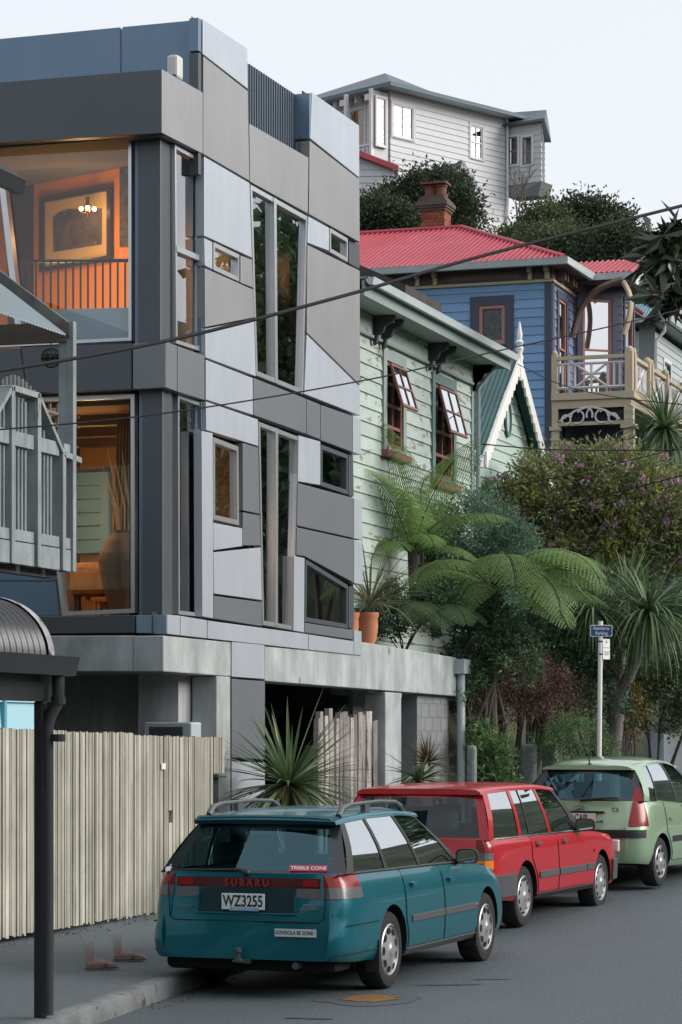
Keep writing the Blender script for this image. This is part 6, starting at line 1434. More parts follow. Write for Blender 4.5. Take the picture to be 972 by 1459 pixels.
cgm = MB(); cgm.box(-.2, .2, .75, 1.0, .98, 1.2); cgm.build('boot_cargo', M('boot_cloth', (.2, .3, .33), .9, var=.5, vs=8), c2.T, local=True, bevel=.06)

# ---- light green hatchback
m_grnp = M('lime_paint', (.33, .48, .31), .28, metal=.35, coat=1.0)
yaw3 = R(-6.5); P3 = atD(945, 1220, 31.3); Wc = 1.68
dirf = Vector((-math.sin(yaw3), math.cos(yaw3), 0)); dirr = Vector((math.cos(yaw3), math.sin(yaw3), 0)); zr3 = gz(31.5)
base = Vector((P3.x, P3.y, zr3)) - dirr * (Wc / 2) - dirf * .66
sp = dict(L=3.85, W=Wc, r=.295, ra=.335, axles=(.66, 3.12), gh=(.3, 2.9), tw=.185,
    w=[(0, .60), (.03, .68), (.08, .74), (.18, .795), (.35, .825), (.66, .838), (1.5, .84), (2.6, .835), (3.2, .80), (3.55, .70), (3.75, .55), (3.85, .42)],
    zt=[(0, 1.03), (.4, 1.035), (1.2, 1.0), (2.2, .945), (2.75, .905), (3.0, .86), (3.4, .74), (3.7, .58), (3.85, .48)],
    zb=[(0, .30), (.3, .28), (.66, .24), (3.1, .22), (3.6, .24), (3.85, .28)],
    prof=[(0, -.05), (.08, -.02), (.22, 0), (.42, 0), (.6, -.008), (.8, -.03), (.93, -.055), (1, -.075)],
    rear=[(.22, .06), (.34, .01), (.69, .0), (.72, .03), (.77, .04), (1.05, .10)], front=[(.2, -.06), (.4, 0), (.6, -.04), (.9, -.1)],
    crown=[(0, .0), (2.7, .01), (3.0, .08), (3.5, .08), (3.85, .02)])
c3 = Car('parked_car', 'light green rounded hatchback under the blue parking sign', tuple(base), yaw3, m_grnp, sp); c3.lower()
Bl = [(.765, .18, 1.03), (.77, .36, 1.03), (.77, .60, 1.02), (.77, .64, 1.02), (.77, 1.42, .985), (.77, 1.49, .98), (.765, 2.45, .925), (.76, 2.9, .90)]
Tl = [(.565, .42, 1.40), (.585, .60, 1.43), (.60, .74, 1.445), (.60, .77, 1.447), (.605, 1.26, 1.47), (.605, 1.32, 1.47), (.58, 1.85, 1.43), (.56, 2.02, 1.40)]
c3.side(Bl, Tl, 'pgkgkgk', m_blk, m_cglass, .03)
ptR3 = c3.screen((.765, .10, 1.028), (.565, .33, 1.40), .84, .08, .86, .10, M('hatch_black', (.02, .028, .03), .3, coat=.5), m_rglass, 'rear_window', 1, ); c3.screen((.76, 3.05, .90), (.56, 2.12, 1.40), .93, .04, .96, .14, m_blk, m_rglass2, 'windscreen', -1)
c3.roof(Tl, .30, 2.10, [(.30, .01), (.7, .045), (1.5, .05), (2.10, .0)], .035)
zz3 = lambda y: c3.ztop(y) - .012
c3.door(.85, 1.55, .30, zz3, (1.0, .80), [m_grnp, m_grnp]); c3.door(1.57, 2.62, .30, zz3, (1.75, .79), [m_grnp, m_grnp])
c3.strip(1.02, 1.54, .52, .60, .015, m_blk); c3.strip(1.58, 2.6, .52, .60, .015, m_blk)
c3.rpatch(-.795, .795, .60, .695, .014, m_blk, 'bumper_strip', nx=30)
for sg in (1, -1):
    tl = c3.rpatch((lambda z: -c3.sx(.24 - .05 * (z - .73) / .3, z)) if sg < 0 else (lambda z: .61 + .03 * (z - .73) / .3), (lambda z: -.61 - .03 * (z - .73) / .3) if sg < 0 else (lambda z: c3.sx(.24 - .05 * (z - .73) / .3, z)), .735, 1.03, .012, m_lred, 'tail_light', nx=40, nz=8)
    q = [ptR3(sg * 1.0, 0, -.006), ptR3(sg * .80, 0, -.012), ptR3(sg * .92, .44, -.012), ptR3(sg * 1.0, .44, -.006)]
    mb = MB(); mb.poly(q if sg < 0 else q[::-1]); mb.build('lamp_lens', m_lred, tl, local=True)
c3.wheels(9, 8, 'oval'); c3.seats((.95, 1.75), 1.18); c3.mirror((.90, 2.35, 1.0), m_grnp, (.1, .06, .07))
c3.rpatch(-.30, .30, .775, .89, .002, M('recess_green', (.10, .17, .09), .4), 'plate_recess')
mb = MB(); mb.box(-.31, .31, .03, .06, .887, .912); mb.build('plate_recess_lip', m_blk, c3.T, local=True, bevel=.006)
c3.plate(.03, .04, .832, .36, .105, 'CAPI')
mb = MB()
for k in (0, .045):
    z = .935 + k; mb.prism([(-.065, .03, z), (0, .03, z + .035), (.065, .03, z), (.065, .03, z - .02), (0, .03, z + .012), (-.065, .03, z - .02)], (0, .02, 0))
mb.build('chevron_emblem', m_chrome, c3.T, local=True)
mb = MB(); put_text(mb, 'C3', .07, (.44, .06, .925), (1, 0, 0), (0, 0, 1), bold=True); mb.build('model_badge', m_chrome, c3.T, local=True)
mb = MB(); mb.tube([ptR3(.0, .04, -.03), ptR3(.45, .10, -.035), ptR3(.62, .11, -.03)], [.022, .012, .007], 6); mb.build('rear_wiper', m_blk, c3.T, local=True, smooth=60)
mb = MB(); mb.tube([(0, .42, 1.45), (.0, .36, 1.6)], [.012, .004], 6); mb.lathe([(.03, 0), (.02, .03), (0, .03)], (0, .42, 1.445), n=10); mb.build('aerial', m_blk, c3.T, local=True)
mb = MB(); mb.tube([(.10, .0, .29), (.10, .3, .29)], .045, 14); mb.build('exhaust_pipe', m_well, c3.T, local=True)
# ------------------------------------------------------------------ plants
def unit(a): return a / np.maximum(1e-9, np.linalg.norm(a, axis=-1, keepdims=True))
def leaves_mesh(name, C, D, N_, ln, wd, mat, parent, tint, fold=.25):
    """many diamond leaves: C base points, D directions, N_ normals, ln lengths, wd widths (arrays)"""
    S_ = unit(np.cross(D, N_)); n = len(C); ln = ln[:, None]; wd = wd[:, None]
    v = np.empty((n, 4, 3)); v[:, 0] = C; v[:, 1] = C + D * ln * .45 + S_ * wd * .5 + N_ * wd * fold; v[:, 2] = C + D * ln - N_ * ln * .12; v[:, 3] = C + D * ln * .45 - S_ * wd * .5 + N_ * wd * fold
    f = np.arange(n * 4).reshape(n, 4)
    return mesh_obj(name, v.reshape(-1, 3), f, None, [mat], parent, None, False, 0, tint)
def blob_points(rs, blobs, ncl, npc, clr, shell=.75):
    """clumped points: clusters on the outer part of each ellipsoid, leaves round each cluster"""
    vol = np.array([b[1][0] * b[1][1] * b[1][2] for b in blobs]) ** .67; pick = rs.choice(len(blobs), ncl, p=vol / vol.sum())
    c = np.array([blobs[i][0] for i in pick], float); r = np.array([blobs[i][1] for i in pick], float)
    d = unit(rs.normal(size=(ncl, 3))); d[:, 2] = np.where(d[:, 2] < -.45, -d[:, 2], d[:, 2]); rad = shell + (1 - shell) * rs.random(ncl) ** .6; rad *= 1 + .14 * rs.normal(size=ncl)
    cc = c + d * r * rad[:, None]; ct = rs.random(ncl)
    P_ = np.repeat(cc, npc, 0) + rs.normal(size=(ncl * npc, 3)) * clr; out = unit(np.repeat(d, npc, 0) + rs.normal(size=(ncl * npc, 3)) * .7)
    return P_, out, np.repeat(ct, npc), cc
def shrub(t, blobs, ncl, npc, clr, ln, wd, mat, seed, name='foliage', shell=.7, up=.25, wood=None, base=None, limbs=6, tv=.45):
    rs = np.random.default_rng(seed); P_, out, ct, cc = blob_points(rs, blobs, ncl, npc, clr, shell); n = len(P_)
    D = unit(out + rs.normal(size=(n, 3)) * .5 + np.array([0, 0, up])); Nn = unit(np.cross(D, rs.normal(size=(n, 3)))); Nn *= np.where(Nn[:, 2:3] < 0, -1, 1)
    tint = np.clip(ct * tv + rs.random(n) * (1 - tv), 0, 1)
    o = leaves_mesh(name, P_, D, Nn, ln * rs.uniform(.6, 1.25, n), wd * rs.uniform(.7, 1.2, n), mat, t, tint)
    if wood is not None:
        rr = random.Random(seed); mb = MB(); base = Vector(base)
        for k in range(limbs):
            e_ = Vector(cc[rr.randrange(len(cc))].tolist()); m_ = base.lerp(e_, .5) + Vector((rr.uniform(-.1, .1), rr.uniform(-.1, .1), .1)) * (e_ - base).length
            rr0 = min(.09, (e_ - base).length * .016); mb.tube([base, base.lerp(m_, .5) + Vector((rr.uniform(-.05, .05), 0, 0)), m_, m_.lerp(e_, .6), e_], [rr0, rr0 * .85, rr0 * .6, rr0 * .4, rr0 * .15], 6)
        mb.build('branches', wood, t, smooth=60)
    return o
m_bark = M('bark', (.085, .07, .06), .9, var=.4, vs=5, bump=.6, bs=20, stretch=(1, 1, .3))
m_barkg = M('bark_grey', (.17, .16, .15), .9, var=.35, vs=6, bump=.6, bs=25)
def LEAF(n, c, tint=.55, rough=.5, trans=.25, spec=.4): return M(n, c, rough, tint=tint, trans=trans, spec=spec)
l_dark = LEAF('leaf_dark', (0.090, 0.156, 0.085)); l_mid = LEAF('leaf_mid', (0.135, 0.232, 0.086)); l_grey = LEAF('leaf_greygreen', (0.156, 0.261, 0.184))
l_rhod = LEAF('leaf_rhododendron', (.235, .265, .120), .6); l_lime = LEAF('leaf_new_growth', (0.336, 0.360, 0.060), .4); l_red = LEAF('leaf_redbrown', (0.239, 0.140, 0.117), .6)
l_fern = LEAF('leaf_fern', (0.180, 0.295, 0.089), .5, .5, .35); l_fernd = LEAF('leaf_fern_dark', (0.088, 0.161, 0.066), .5, .5, .3); l_cab = LEAF('leaf_cabbage', (0.166, 0.245, 0.117), .55, .4, .2); l_brown = LEAF('leaf_brown', (.13, .085, .05), .6)
l_phor = LEAF('leaf_flax', (.17, .17, .075), .55); l_hill = LEAF('leaf_hill', (0.051, 0.074, 0.041), .55); l_hill2 = LEAF('leaf_hill_green', (0.090, 0.112, 0.054), .55); l_ivy = LEAF('leaf_ivy', (0.125, 0.175, 0.088), .6); l_yel = LEAF('leaf_yellowing', (.20, .15, .04), .5)
m_flow = M('flower_mauve', (.52, .31, .44), .7, tint=.35, trans=.3); m_flowp = M('flower_pink', (.55, .15, .2), .7, tint=.4, trans=.3)

def blades(t, o, dirs, lens, w0, mat, droop, rs, name='leaves', segs=7, fold=.2, tv=None):
    """sword leaves from point o: each a tapering folded strip that bends under its weight"""
    o = np.array(o, float); n = len(dirs); v = np.empty((n, segs + 1, 3, 3)); D = unit(np.array(dirs, float)); side = unit(np.cross(D, np.array([0, 0, 1.0]) + rs.normal(size=(n, 3)) * .05)); p = o + D * .02; d = D.copy(); L_ = np.array(lens) / segs
    dr = np.array(droop) if hasattr(droop, '__len__') else np.full(n, droop)
    for k in range(segs + 1):
        u = k / segs; w = w0 * (.45 + .55 * min(1, u * 4)) * (1 - u ** 2.2) + .002; nn = unit(np.cross(side, d))
        v[:, k, 0] = p + side * w * .5 + nn * w * fold; v[:, k, 1] = p; v[:, k, 2] = p - side * w * .5 + nn * w * fold
        d = unit(d + np.array([0, 0, -1.0]) * (dr * (.4 + u * 1.6) / segs)[:, None]); p = p + d * L_[:, None]
    b = (np.arange(n) * (segs + 1) * 3)[:, None, None]; k = np.arange(segs)[None, :, None] * 3
    q1 = np.concatenate([b + k, b + k + 1, b + k + 4, b + k + 3], 2).reshape(-1, 4); q2 = np.concatenate([b + k + 1, b + k + 2, b + k + 5, b + k + 4], 2).reshape(-1, 4)
    tt = rs.random(n) if tv is None else tv; tint = np.concatenate([np.repeat(tt, segs), np.repeat(tt, segs)])
    return mesh_obj(name, v.reshape(-1, 3), np.concatenate([q1, q2]), None, [mat], t, 180, False, 0, tint)
def rosette(t, o, n, ln, w, mat, seed, droop=.5, zmin=-.5, zmax=1, name='leaves', axis=(0, 0, 1)):
    rs = np.random.default_rng(seed); z = rs.uniform(zmin, zmax, n); a = rs.uniform(0, 2 * np.pi, n); r = np.sqrt(np.maximum(0, 1 - z * z)); D = np.stack([r * np.cos(a), r * np.sin(a), z], 1)
    return blades(t, o, D, ln * rs.uniform(.75, 1.12, n), w, mat, droop * (1.2 - z), rs, name)
def frond(base, az, elev, L_, arch, rs, wid=.32, npin=34, droopy=.9):
    """one bipinnate fern frond: vertices and faces for rachis, and small leaflets along every pinna"""
    p = np.array(base, float); h = np.array([math.cos(az), math.sin(az), 0]); e = elev; pts = [p.copy()]; ds = []; n = npin + 6
    for k in range(n):
        d = h * math.cos(e) + np.array([0, 0, math.sin(e)]); ds.append(d); p = p + d * L_ / n; pts.append(p.copy()); e -= arch / n * (.5 + 1.0 * k / n)
    s = np.array([-math.sin(az), math.cos(az), 0]); V = []; nl = 15
    for k in range(3, n):
        u = (k - 3) / (n - 3); lp = L_ * wid * (math.sin(math.pi * min(1, (u * .92 + .08))) ** .75) * (1 - .25 * u) + .02
        for sg in (1, -1):
            d = ds[k]; up = np.cross(d, s); up = up if up[2] > 0 else -up; q0 = pts[k]; pd = unit((s * sg * 1.0 + d * .38 + up * .10)[None])[0]; m = max(4, int(nl * lp / (L_ * wid) + 2)); q = q0.copy(); bend = droopy + .3 * rs.random()
            for j in range(m):
                w = j / m; dd = unit((pd + np.array([0, 0, -1.0]) * bend * w * .9)[None])[0]; q = q + dd * lp / m; ll = lp * .14 * (1 - w * .85) + .006; fw = np.cross(dd, up); fw = unit(fw[None])[0]; hw = lp / m * .33
                for s2 in (1, -1):
                    tip = q + fw * s2 * ll + dd * ll * .35 - np.array([0, 0, ll * .25]); V.append([q - dd * hw, tip, q + dd * hw])
    return np.array(pts), np.array(V)
def fern(t, o, fr, mat, seed, wid=.3, trunk=None, npin=30):
    rs = np.random.default_rng(seed)
    for (az, el, L_, ar) in fr:
        pts, V = frond(o, az, el, L_, ar, rs, wid, npin); n = len(V); mb = MB(); mb.tube([Vector(p) for p in pts[::3]], [max(.003, .014 * (1 - i / 14)) for i in range(len(pts[::3]))], 5)
        ra = mb.build('frond', M('frond_stalk', (.05, .035, .02), .7), t); tn = np.clip(rs.random() * .6 + rs.random(n) * .4, 0, 1)
        mesh_obj('pinnae', V.reshape(-1, 3), np.arange(n * 3).reshape(n, 3), None, [mat], ra, None, False, 0, tn)
    if trunk is not None:
        mb = MB(); mb.tube([Vector(o) + Vector((.05, 0, -trunk)), Vector(o) + Vector((0, .03, -trunk * .5)), Vector(o) + Vector((0, 0, .05))], [.085, .07, .08], 9); mb.build('trunk', m_bark, t)
def az_cam(right, toward):  # azimuth from a direction in the picture plane: right, and towards (-) / away (+)
    v = Vector((CT, ST, 0)) * right + Vector((-ST, CT, 0)) * toward; return math.atan2(v.y, v.x)

# rosette by the carport, behind the teal car
p = atX(412, 1118, -9.85); CB = thing('cordyline', 'spiky green cordyline in front of the slab gate behind the teal car', 'plant', (p.x, p.y, .2))
mb = MB(); mb.tube([(p.x, p.y, .15), (p.x + .02, p.y, p.z - .3), p], [.07, .06, .06], 8); mb.build('trunk', m_bark, CB, smooth=60)
rosette(CB, p, 165, 1.05, .046, l_cab, 11, .34, -.55, .98); rosette(CB, p, 26, .75, .036, l_brown, 12, 1.0, -.7, .1, 'dry_leaves')
p = atX(598, 1098, -9.75); CB2 = thing('cordyline', 'small cordyline with a brown grassy tuft before the concrete block wall', 'plant', (p.x, p.y, .3))
rosette(CB2, p + Vector((0, 0, -.12)), 46, .62, .05, l_cab, 21, .5, -.2, .7); rosette(CB2, p + Vector((.08, .1, .1)), 190, .40, .012, l_brown, 22, .15, -.3, 1, 'dry_leaves')
mb = MB(); mb.tube([(p.x, p.y, .2), p], .06, 8); mb.build('trunk', m_bark, CB2)
# flax in terracotta pots on the terrace
m_terra = M('terracotta', (.50, .20, .10), .75, var=.15, vs=5)
for i, (px, lab) in enumerate(((509, 'terracotta pot half hidden by the end of the clad wall'), (524.5, 'fluted terracotta pot standing on the concrete parapet with flax above'))):
    q = atX(px, 911, XF - .2); mb = MB(); n = 20; H_ = atX(px, 873, XF - .2).z - 3.2
    mb.lathe([(.07, 0), (.115, H_ * .25), (.135, H_ * .6), (.13, H_ * .85), (.145, H_ * .9), (.145, H_), (.12, H_), (.11, H_ * .9)], (q.x - (.12 if i == 0 else 0), q.y, 3.2), n=24); tag(mb.build('flower_pot', m_terra, smooth=40), lab, 'pot')
q = atX(527, 862, XF - .45); FX = thing('flax_plant', 'arching striped flax with thin tan leaves behind the terracotta pots', 'plant', (q.x, q.y, 3.2))
rosette(FX, q, 95, 1.15, .024, l_phor, 31, .95, -.05, .95)
q = atX(548, 800, XF - 1.0)
# low planting on the terrace
def plant(name, label, cat, px, py, d, blobs, ncl, npc, clr, ln, wd, mat, seed, zb=None, group=None, **k):
    """blobs given as (dx, dz, rx, ry, rz) in metres about the point seen at (px, py), d metres out"""
    c = atD(px, py, d); rt = Vector((CT, ST, 0)); bl = [(c + rt * b[0] + Vector((-ST, CT, 0)) * (b[5] if len(b) > 5 else 0) + Vector((0, 0, b[1])), (b[2], b[3], b[4])) for b in blobs]
    base = (c.x, c.y, zb if zb is not None else min(b[0].z - b[1][2] for b in bl)); t = thing(name, label, cat, base, 0, group)
    shrub(t, [(tuple(b[0]), b[1]) for b in bl], ncl, npc, clr, ln, wd, mat, seed, base=base, **k); return t, bl
plant('terrace_shrub', 'dark leafy low shrub spotted with yellow flowers on the terrace edge', 'shrub', 575, 880, 38.5, [(0, 0, .55, .4, .45), (.5, .1, .4, .4, .4), (-.3, -.1, .4, .3, .35)], 150, 24, .07, .075, .04, l_dark, 41, zb=3.2, wood=m_bark)
G1, _ = plant('feathery_shrub', 'grey green feathery shrub between the two tree ferns', 'shrub', 672, 775, 42.0, [(0, .1, .75, .6, .65), (-.55, -.3, .6, .5, .6), (.55, -.25, .55, .5, .55), (0, -.8, .8, .5, .6), (-.9, .1, .25, .2, .35), (-.7, .5, .12, .1, .4)], 420, 30, .085, .10, .028, l_grey, 42, zb=3.0, wood=m_bark, tv=.6)
plant('terrace_shrub', 'dense dark shrub massed below the upright fern fronds', 'shrub', 585, 800, 41.5, [(0, 0, .7, .5, .6), (-.5, -.4, .6, .5, .5), (.4, -.6, .6, .5, .6)], 230, 26, .09, .09, .04, l_dark, 43, zb=3.2, wood=m_bark)
plant('bank_shrub', 'dark mixed undergrowth on the bank below the ferns', 'shrub', 735, 960, 43.0, [(0, 0, 1.1, .6, .8), (-.6, .6, .8, .5, .8), (.7, .3, .8, .5, .9), (1.3, -.4, .7, .5, .8)], 330, 26, .10, .10, .05, l_dark, 44, zb=.8, wood=m_bark)
# tree ferns
a1 = atD(588, 792, 40.0); F1 = thing('tree_fern', 'tree fern with upright young fronds against the green wall', 'tree fern', (a1.x, a1.y, 3.2))
fern(F1, a1, [(az_cam(-.5, -.3), 1.45, 2.35, .55), (az_cam(.4, -.3), 1.3, 2.2, .9), (az_cam(-.4, -.5), 1.15, 2.1, 1.2), (az_cam(.9, -.1), .9, 1.8, 1.5), (az_cam(-.9, -.2), .75, 1.35, 1.9), (az_cam(-.6, -.8), .6, 1.3, 2.0), (az_cam(.3, -.9), .85, 1.1, 2.0), (az_cam(.8, .3), 1.1, 1.35, 1.4), (az_cam(.1, .9), 1.0, 1.4, 1.2), (az_cam(.95, -.3), .5, 1.2, 1.7), (az_cam(-.2, .6), 1.25, 1.6, .9)], l_fern, 51, .36, .9, 23)
mb = MB(); b0 = atD(601, 800, 40.2)
for (pts, r_) in ((((603, 830), (601, 760), (600, 700), (604, 684), (612, 678)), .02), (((630, 760), (636, 735), (642, 712), (650, 706)), .014)):
    mb = MB(); mb.tube([atD(x, y, 40.3) for x, y in pts], [r_, r_ * .9, r_ * .7, r_ * .6, r_ * .5][:len(pts)], 6); mb.build('unfurling_stem', M('frond_stalk', (.05, .035, .02), .7), F1)
a2 = atD(700, 838, 39.2); F2 = thing('tree_fern', 'large spreading tree fern arching over the bank towards the parking sign', 'tree fern', (a2.x, a2.y, .8))
fern(F2, a2, [(az_cam(.95, -.1), .75, 1.95, 1.55), (az_cam(.97, -.45), .45, 2.1, 1.35), (az_cam(.8, .4), .9, 1.6, 1.3), (az_cam(.6, -.8), .55, 2.0, 2.2), (az_cam(-.45, -.8), .3, 1.4, 1.8), (az_cam(-.9, -.3), .15, 1.35, 1.5), (az_cam(-.8, .4), .6, 1.5, 1.4), (az_cam(0, 1), .8, 1.5, 1.2), (az_cam(.9, -.9), .1, 1.75, 1.3), (az_cam(.95, -.6), .85, 2.3, 2.3), (az_cam(-.75, -.55), .8, 1.9, 2.4), (az_cam(.2, -1), .9, 1.9, 2.6), (az_cam(1, .15), .2, 1.9, .9)], l_fern, 52, .36, 3.0, 24)
a3 = atD(618, 868, 38.6); F3 = thing('fern', 'low fern spilling over the concrete parapet edge', 'fern', (a3.x, a3.y, 3.2))
fern(F3, a3, [(az_cam(.5, -.8), .35, 1.0, 1.7), (az_cam(-.4, -.9), .45, 1.0, 1.8), (az_cam(.95, -.3), .3, .95, 1.6), (az_cam(-.95, -.1), .6, .9, 1.7), (az_cam(.1, -1), .2, .95, 1.5), (az_cam(.3, .8), .8, .9, 1.3)], l_fernd, 53, .38, .4, 20)
plant('bank_shrub', 'dark leafy shrub hiding the trunk of the spreading tree fern', 'shrub', 690, 925, 38.9, [(0, 0, .5, .4, .6), (-.3, -.5, .4, .4, .5), (.45, -.2, .4, .4, .5), (-.1, .5, .4, .35, .35)], 240, 24, .07, .085, .04, l_dark, 45, zb=.6, wood=m_bark)
# rhododendron
RH, bl = plant('rhododendron', 'huge rhododendron with mauve flowers and lime new growth below the blue villa', 'shrub', 830, 760, 50.0,
    [(-1.3, .0, .85, .8, .9), (-.5, .65, .95, .8, .85), (.5, .78, 1.0, .9, .85), (1.4, .25, 1.0, .9, .9), (-.9, -.7, 1.0, .8, .8), (.1, -.3, 1.2, .8, 1.0), (1.2, -.6, 1.0, .8, .8), (2.2, -.35, .9, .9, 1.0), (2.9, -.15, .8, .8, .9), (-1.75, .55, .35, .4, .35)], 1500, 20, .11, .13, .05, l_rhod, 61, zb=2.4, wood=m_bark, shell=.82, tv=.6, limbs=14)
def sprinkle(t, bl, mat, ncl, npc, clr, sz, seed, name, top=True, wd=None):
    rs = np.random.default_rng(seed); P_, out, ct, cc = blob_points(rs, [(tuple(b[0]), tuple(x * 1.03 for x in b[1])) for b in bl], ncl, npc, clr, .97); n = len(P_); D = unit(out + np.array([0, 0, .6]) * top); Nn = unit(np.cross(D, rs.normal(size=(n, 3))))
    return leaves_mesh(name, P_, D, Nn, sz * rs.uniform(.7, 1.2, n), (wd or sz * .8) * np.ones(n), mat, t, rs.random(n))
sprinkle(RH, bl, l_lime, 240, 18, .065, .12, 62, 'new_growth', wd=.035); sprinkle(RH, bl, m_flow, 260, 12, .05, .085, 63, 'flowers')
# cabbage tree on the right, two heads
q0 = atD(869, 1090, 43.0); q1 = atD(880, 990, 43.0); h1 = atD(845, 868, 42.6); h2 = atD(925, 872, 42.6); h3 = atD(895, 850, 43.6)
CT_ = thing('cabbage_tree', 'forked cabbage tree with drooping leaf heads beside the parking sign', 'tree', (q0.x, q0.y, gz(41)))
mb = MB(); mb.tube([(q0.x, q0.y, gz(41)), q0, q0.lerp(q1, .5) + Vector((.03, 0, 0)), q1], [.17, .16, .13, .13], 12); mb.tube([q1 - Vector((0, 0, .1)), q1.lerp(h1, .4) - Vector((.04, 0, 0)), h1], [.11, .095, .08], 10); mb.tube([q1 - Vector((0, 0, .1)), q1.lerp(h2, .4) + Vector((.08, 0, 0)), h2], [.11, .10, .08], 10); mb.tube([q1, q1.lerp(h3, .5), h3], [.08, .07, .06], 8); mb.build('trunk', m_barkg, CT_, smooth=70)
rosette(CT_, h1, 150, .95, .04, l_cab, 71, 1.25, -.75, .95, 'leaf_head'); rosette(CT_, h2, 230, 1.15, .042, l_cab, 72, 1.35, -.85, .95, 'leaf_head'); rosette(CT_, h3, 90, .95, .04, l_cab, 73, 1.0, -.4, .95, 'leaf_head')
h = atD(948, 612, 58); C2_ = thing('cabbage_tree', 'cabbage tree head of stiff leaves beside the villa balcony', 'tree', (h.x, h.y, terr(h.x, h.y)))
mb = MB(); mb.tube([(h.x, h.y, terr(h.x, h.y) - .2), (h.x + .1, h.y, h.z - 1), h], [.16, .13, .1], 10); mb.build('trunk', m_barkg, C2_, smooth=70); rosette(C2_, h, 230, 1.25, .05, l_cab, 74, .8, -.75, .98, 'leaf_head')
# shrubs by the gate
plant('red_leaved_shrub', 'dusky red brown leaved shrub above the iron gate', 'shrub', 745, 985, 42.2, [(0, .15, .75, .5, .5), (-.45, -.25, .5, .4, .5), (.5, -.2, .5, .45, .55), (0, -.4, .7, .4, .4)], 420, 26, .07, .05, .022, l_red, 81, zb=.8, wood=m_bark)
plant('gate_shrub', 'round mid green shrub just right of the concrete gate posts', 'shrub', 822, 1055, 41.0, [(0, 0, .5, .45, .38), (-.35, -.2, .4, .4, .35), (.3, -.25, .35, .35, .35)], 200, 24, .05, .045, .022, l_mid, 82, zb=.5, wood=m_bark)
plant('gate_shrub', 'leafy green shrub left of the iron gate beside the downpipe', 'shrub', 697, 1088, 38.5, [(0, 0, .32, .3, .4), (.1, -.4, .35, .3, .35), (-.1, .35, .2, .2, .25)], 130, 16, .07, .11, .035, l_mid, 83, zb=.4, wood=m_bark)
plant('pale_shrub', 'pale yellow green leafy shrub in the gap below the fern fronds', 'shrub', 760, 905, 44.5, [(0, 0, .45, .4, .6), (.5, -.2, .5, .4, .5), (.3, .45, .35, .3, .4)], 160, 18, .08, .12, .06, LEAF('leaf_pale', (.10, .135, .05)), 84, zb=1.2, wood=m_bark)
plant('ivy_curtain', 'yellowing ivy hanging over the white garage wall at the right edge', 'creeper', 935, 990, 44.5, [(0, 0, .8, .35, .55), (-.45, -.3, .35, .3, .6), (.6, .25, .6, .4, .6), (.3, -.5, .12, .15, .35), (.55, -.3, .25, .2, .4)], 420, 16, .08, .075, .05, l_ivy, 85, zb=.9, wood=m_bark)
iv, bl = plant('ivy_curtain', 'golden leaved climber beside the fence of pale palings on the right', 'creeper', 893, 1035, 43.6, [(0, 0, .16, .2, .5), (.12, .3, .2, .2, .35)], 90, 14, .06, .06, .045, l_yel, 86, zb=.7, wood=m_bark)
plant('bank_shrub', 'shadowed dark thicket behind the forked cabbage tree', 'shrub', 850, 960, 46.0, [(0, 0, 1.2, .5, 1.2), (-1.0, .1, .8, .5, 1.0), (1.3, .2, .9, .5, 1.2), (.3, .9, 1.2, .5, .7)], 420, 24, .11, .11, .055, l_dark, 87, zb=.9, wood=m_bark)
fl = atX(95, 606, XD - .6); cf = thing('pot_flowers', 'spray of small pink flowers growing up the timber lattice', 'flowers', tuple(fl - Vector((0, 0, .35))))
shrub(cf, [(tuple(fl), (.06, .1, .14))], 30, 9, .03, .04, .03, m_flowp, 88, 'flowers'); shrub(cf, [(tuple(fl - Vector((0, 0, .08))), (.06, .1, .16))], 20, 8, .03, .05, .02, l_mid, 89)
# hill trees
def hill_tree(name, label, px, py, d, blobs, ncl, seed, mat, ln=.28, npc=18, clr=.24):
    ln *= .72; npc = 30
    blobs = [(b[0] * .92, b[1] * .85, b[2] * .8, b[3] * .8, b[4] * .78) for b in blobs]
    t, bl = plant(name, label, 'tree', px, py + 12, d, blobs, ncl, npc, clr, ln, ln * .5, mat, seed, zb=terr(atD(px, py, d).x, atD(px, py, d).y), wood=m_bark, shell=.72, group='trees on the hill', limbs=10, tv=.65)
hill_tree('hill_tree', 'dark dense tree standing left of the brick chimney', 600, 285, 92, [(0, .2, 1.5, 1.2, 1.2), (.9, .5, 1.0, 1, .9), (-1.4, -.4, 1.0, 1, .9), (-.5, -.8, 1.4, 1, .8), (1.6, -.2, .7, .7, .7)], 420, 101, l_hill, .24)
hill_tree('hill_tree', 'small dark rounded tree right of the brick chimney', 655, 288, 96, [(0, .3, .7, .7, .6), (-.3, -.7, 1.1, .8, .8), (-1.0, -.1, .7, .6, .8)], 200, 102, l_hill, .22)
hill_tree('hill_tree', 'dark bush at the far left behind the red roof', 536, 300, 90, [(0, 0, 1.0, .9, .7), (.8, -.4, .9, .8, .7), (-.9, -.2, .9, .8, .7)], 220, 103, l_hill, .22)
hill_tree('hill_tree', 'tall rounded dark tree on the hill crest right of the white house', 832, 318, 100, [(0, .3, 1.5, 1.2, 1.1), (-1.2, -.2, 1.2, 1, 1.1), (1.1, -.1, 1.0, 1, 1.1), (0, -1.2, 1.9, 1, .9)], 480, 104, l_hill, .25)
hill_tree('hill_tree', 'mid brown green tree with broken crown just right of the oriel', 775, 322, 98, [(0, .3, .9, .9, .9), (-.8, -.5, 1.2, .9, .9), (.6, -.7, 1.0, .9, .9), (-1.3, -1.0, .8, .8, .7)], 320, 105, l_hill2, .22)
hill_tree('hill_tree', 'low sprawling tree above the right end of the red roof', 735, 345, 95, [(0, 0, 1.2, .9, .7), (1.2, .0, 1.2, .9, .8), (-1.0, -.3, .9, .8, .6)], 260, 106, l_hill2, .22)
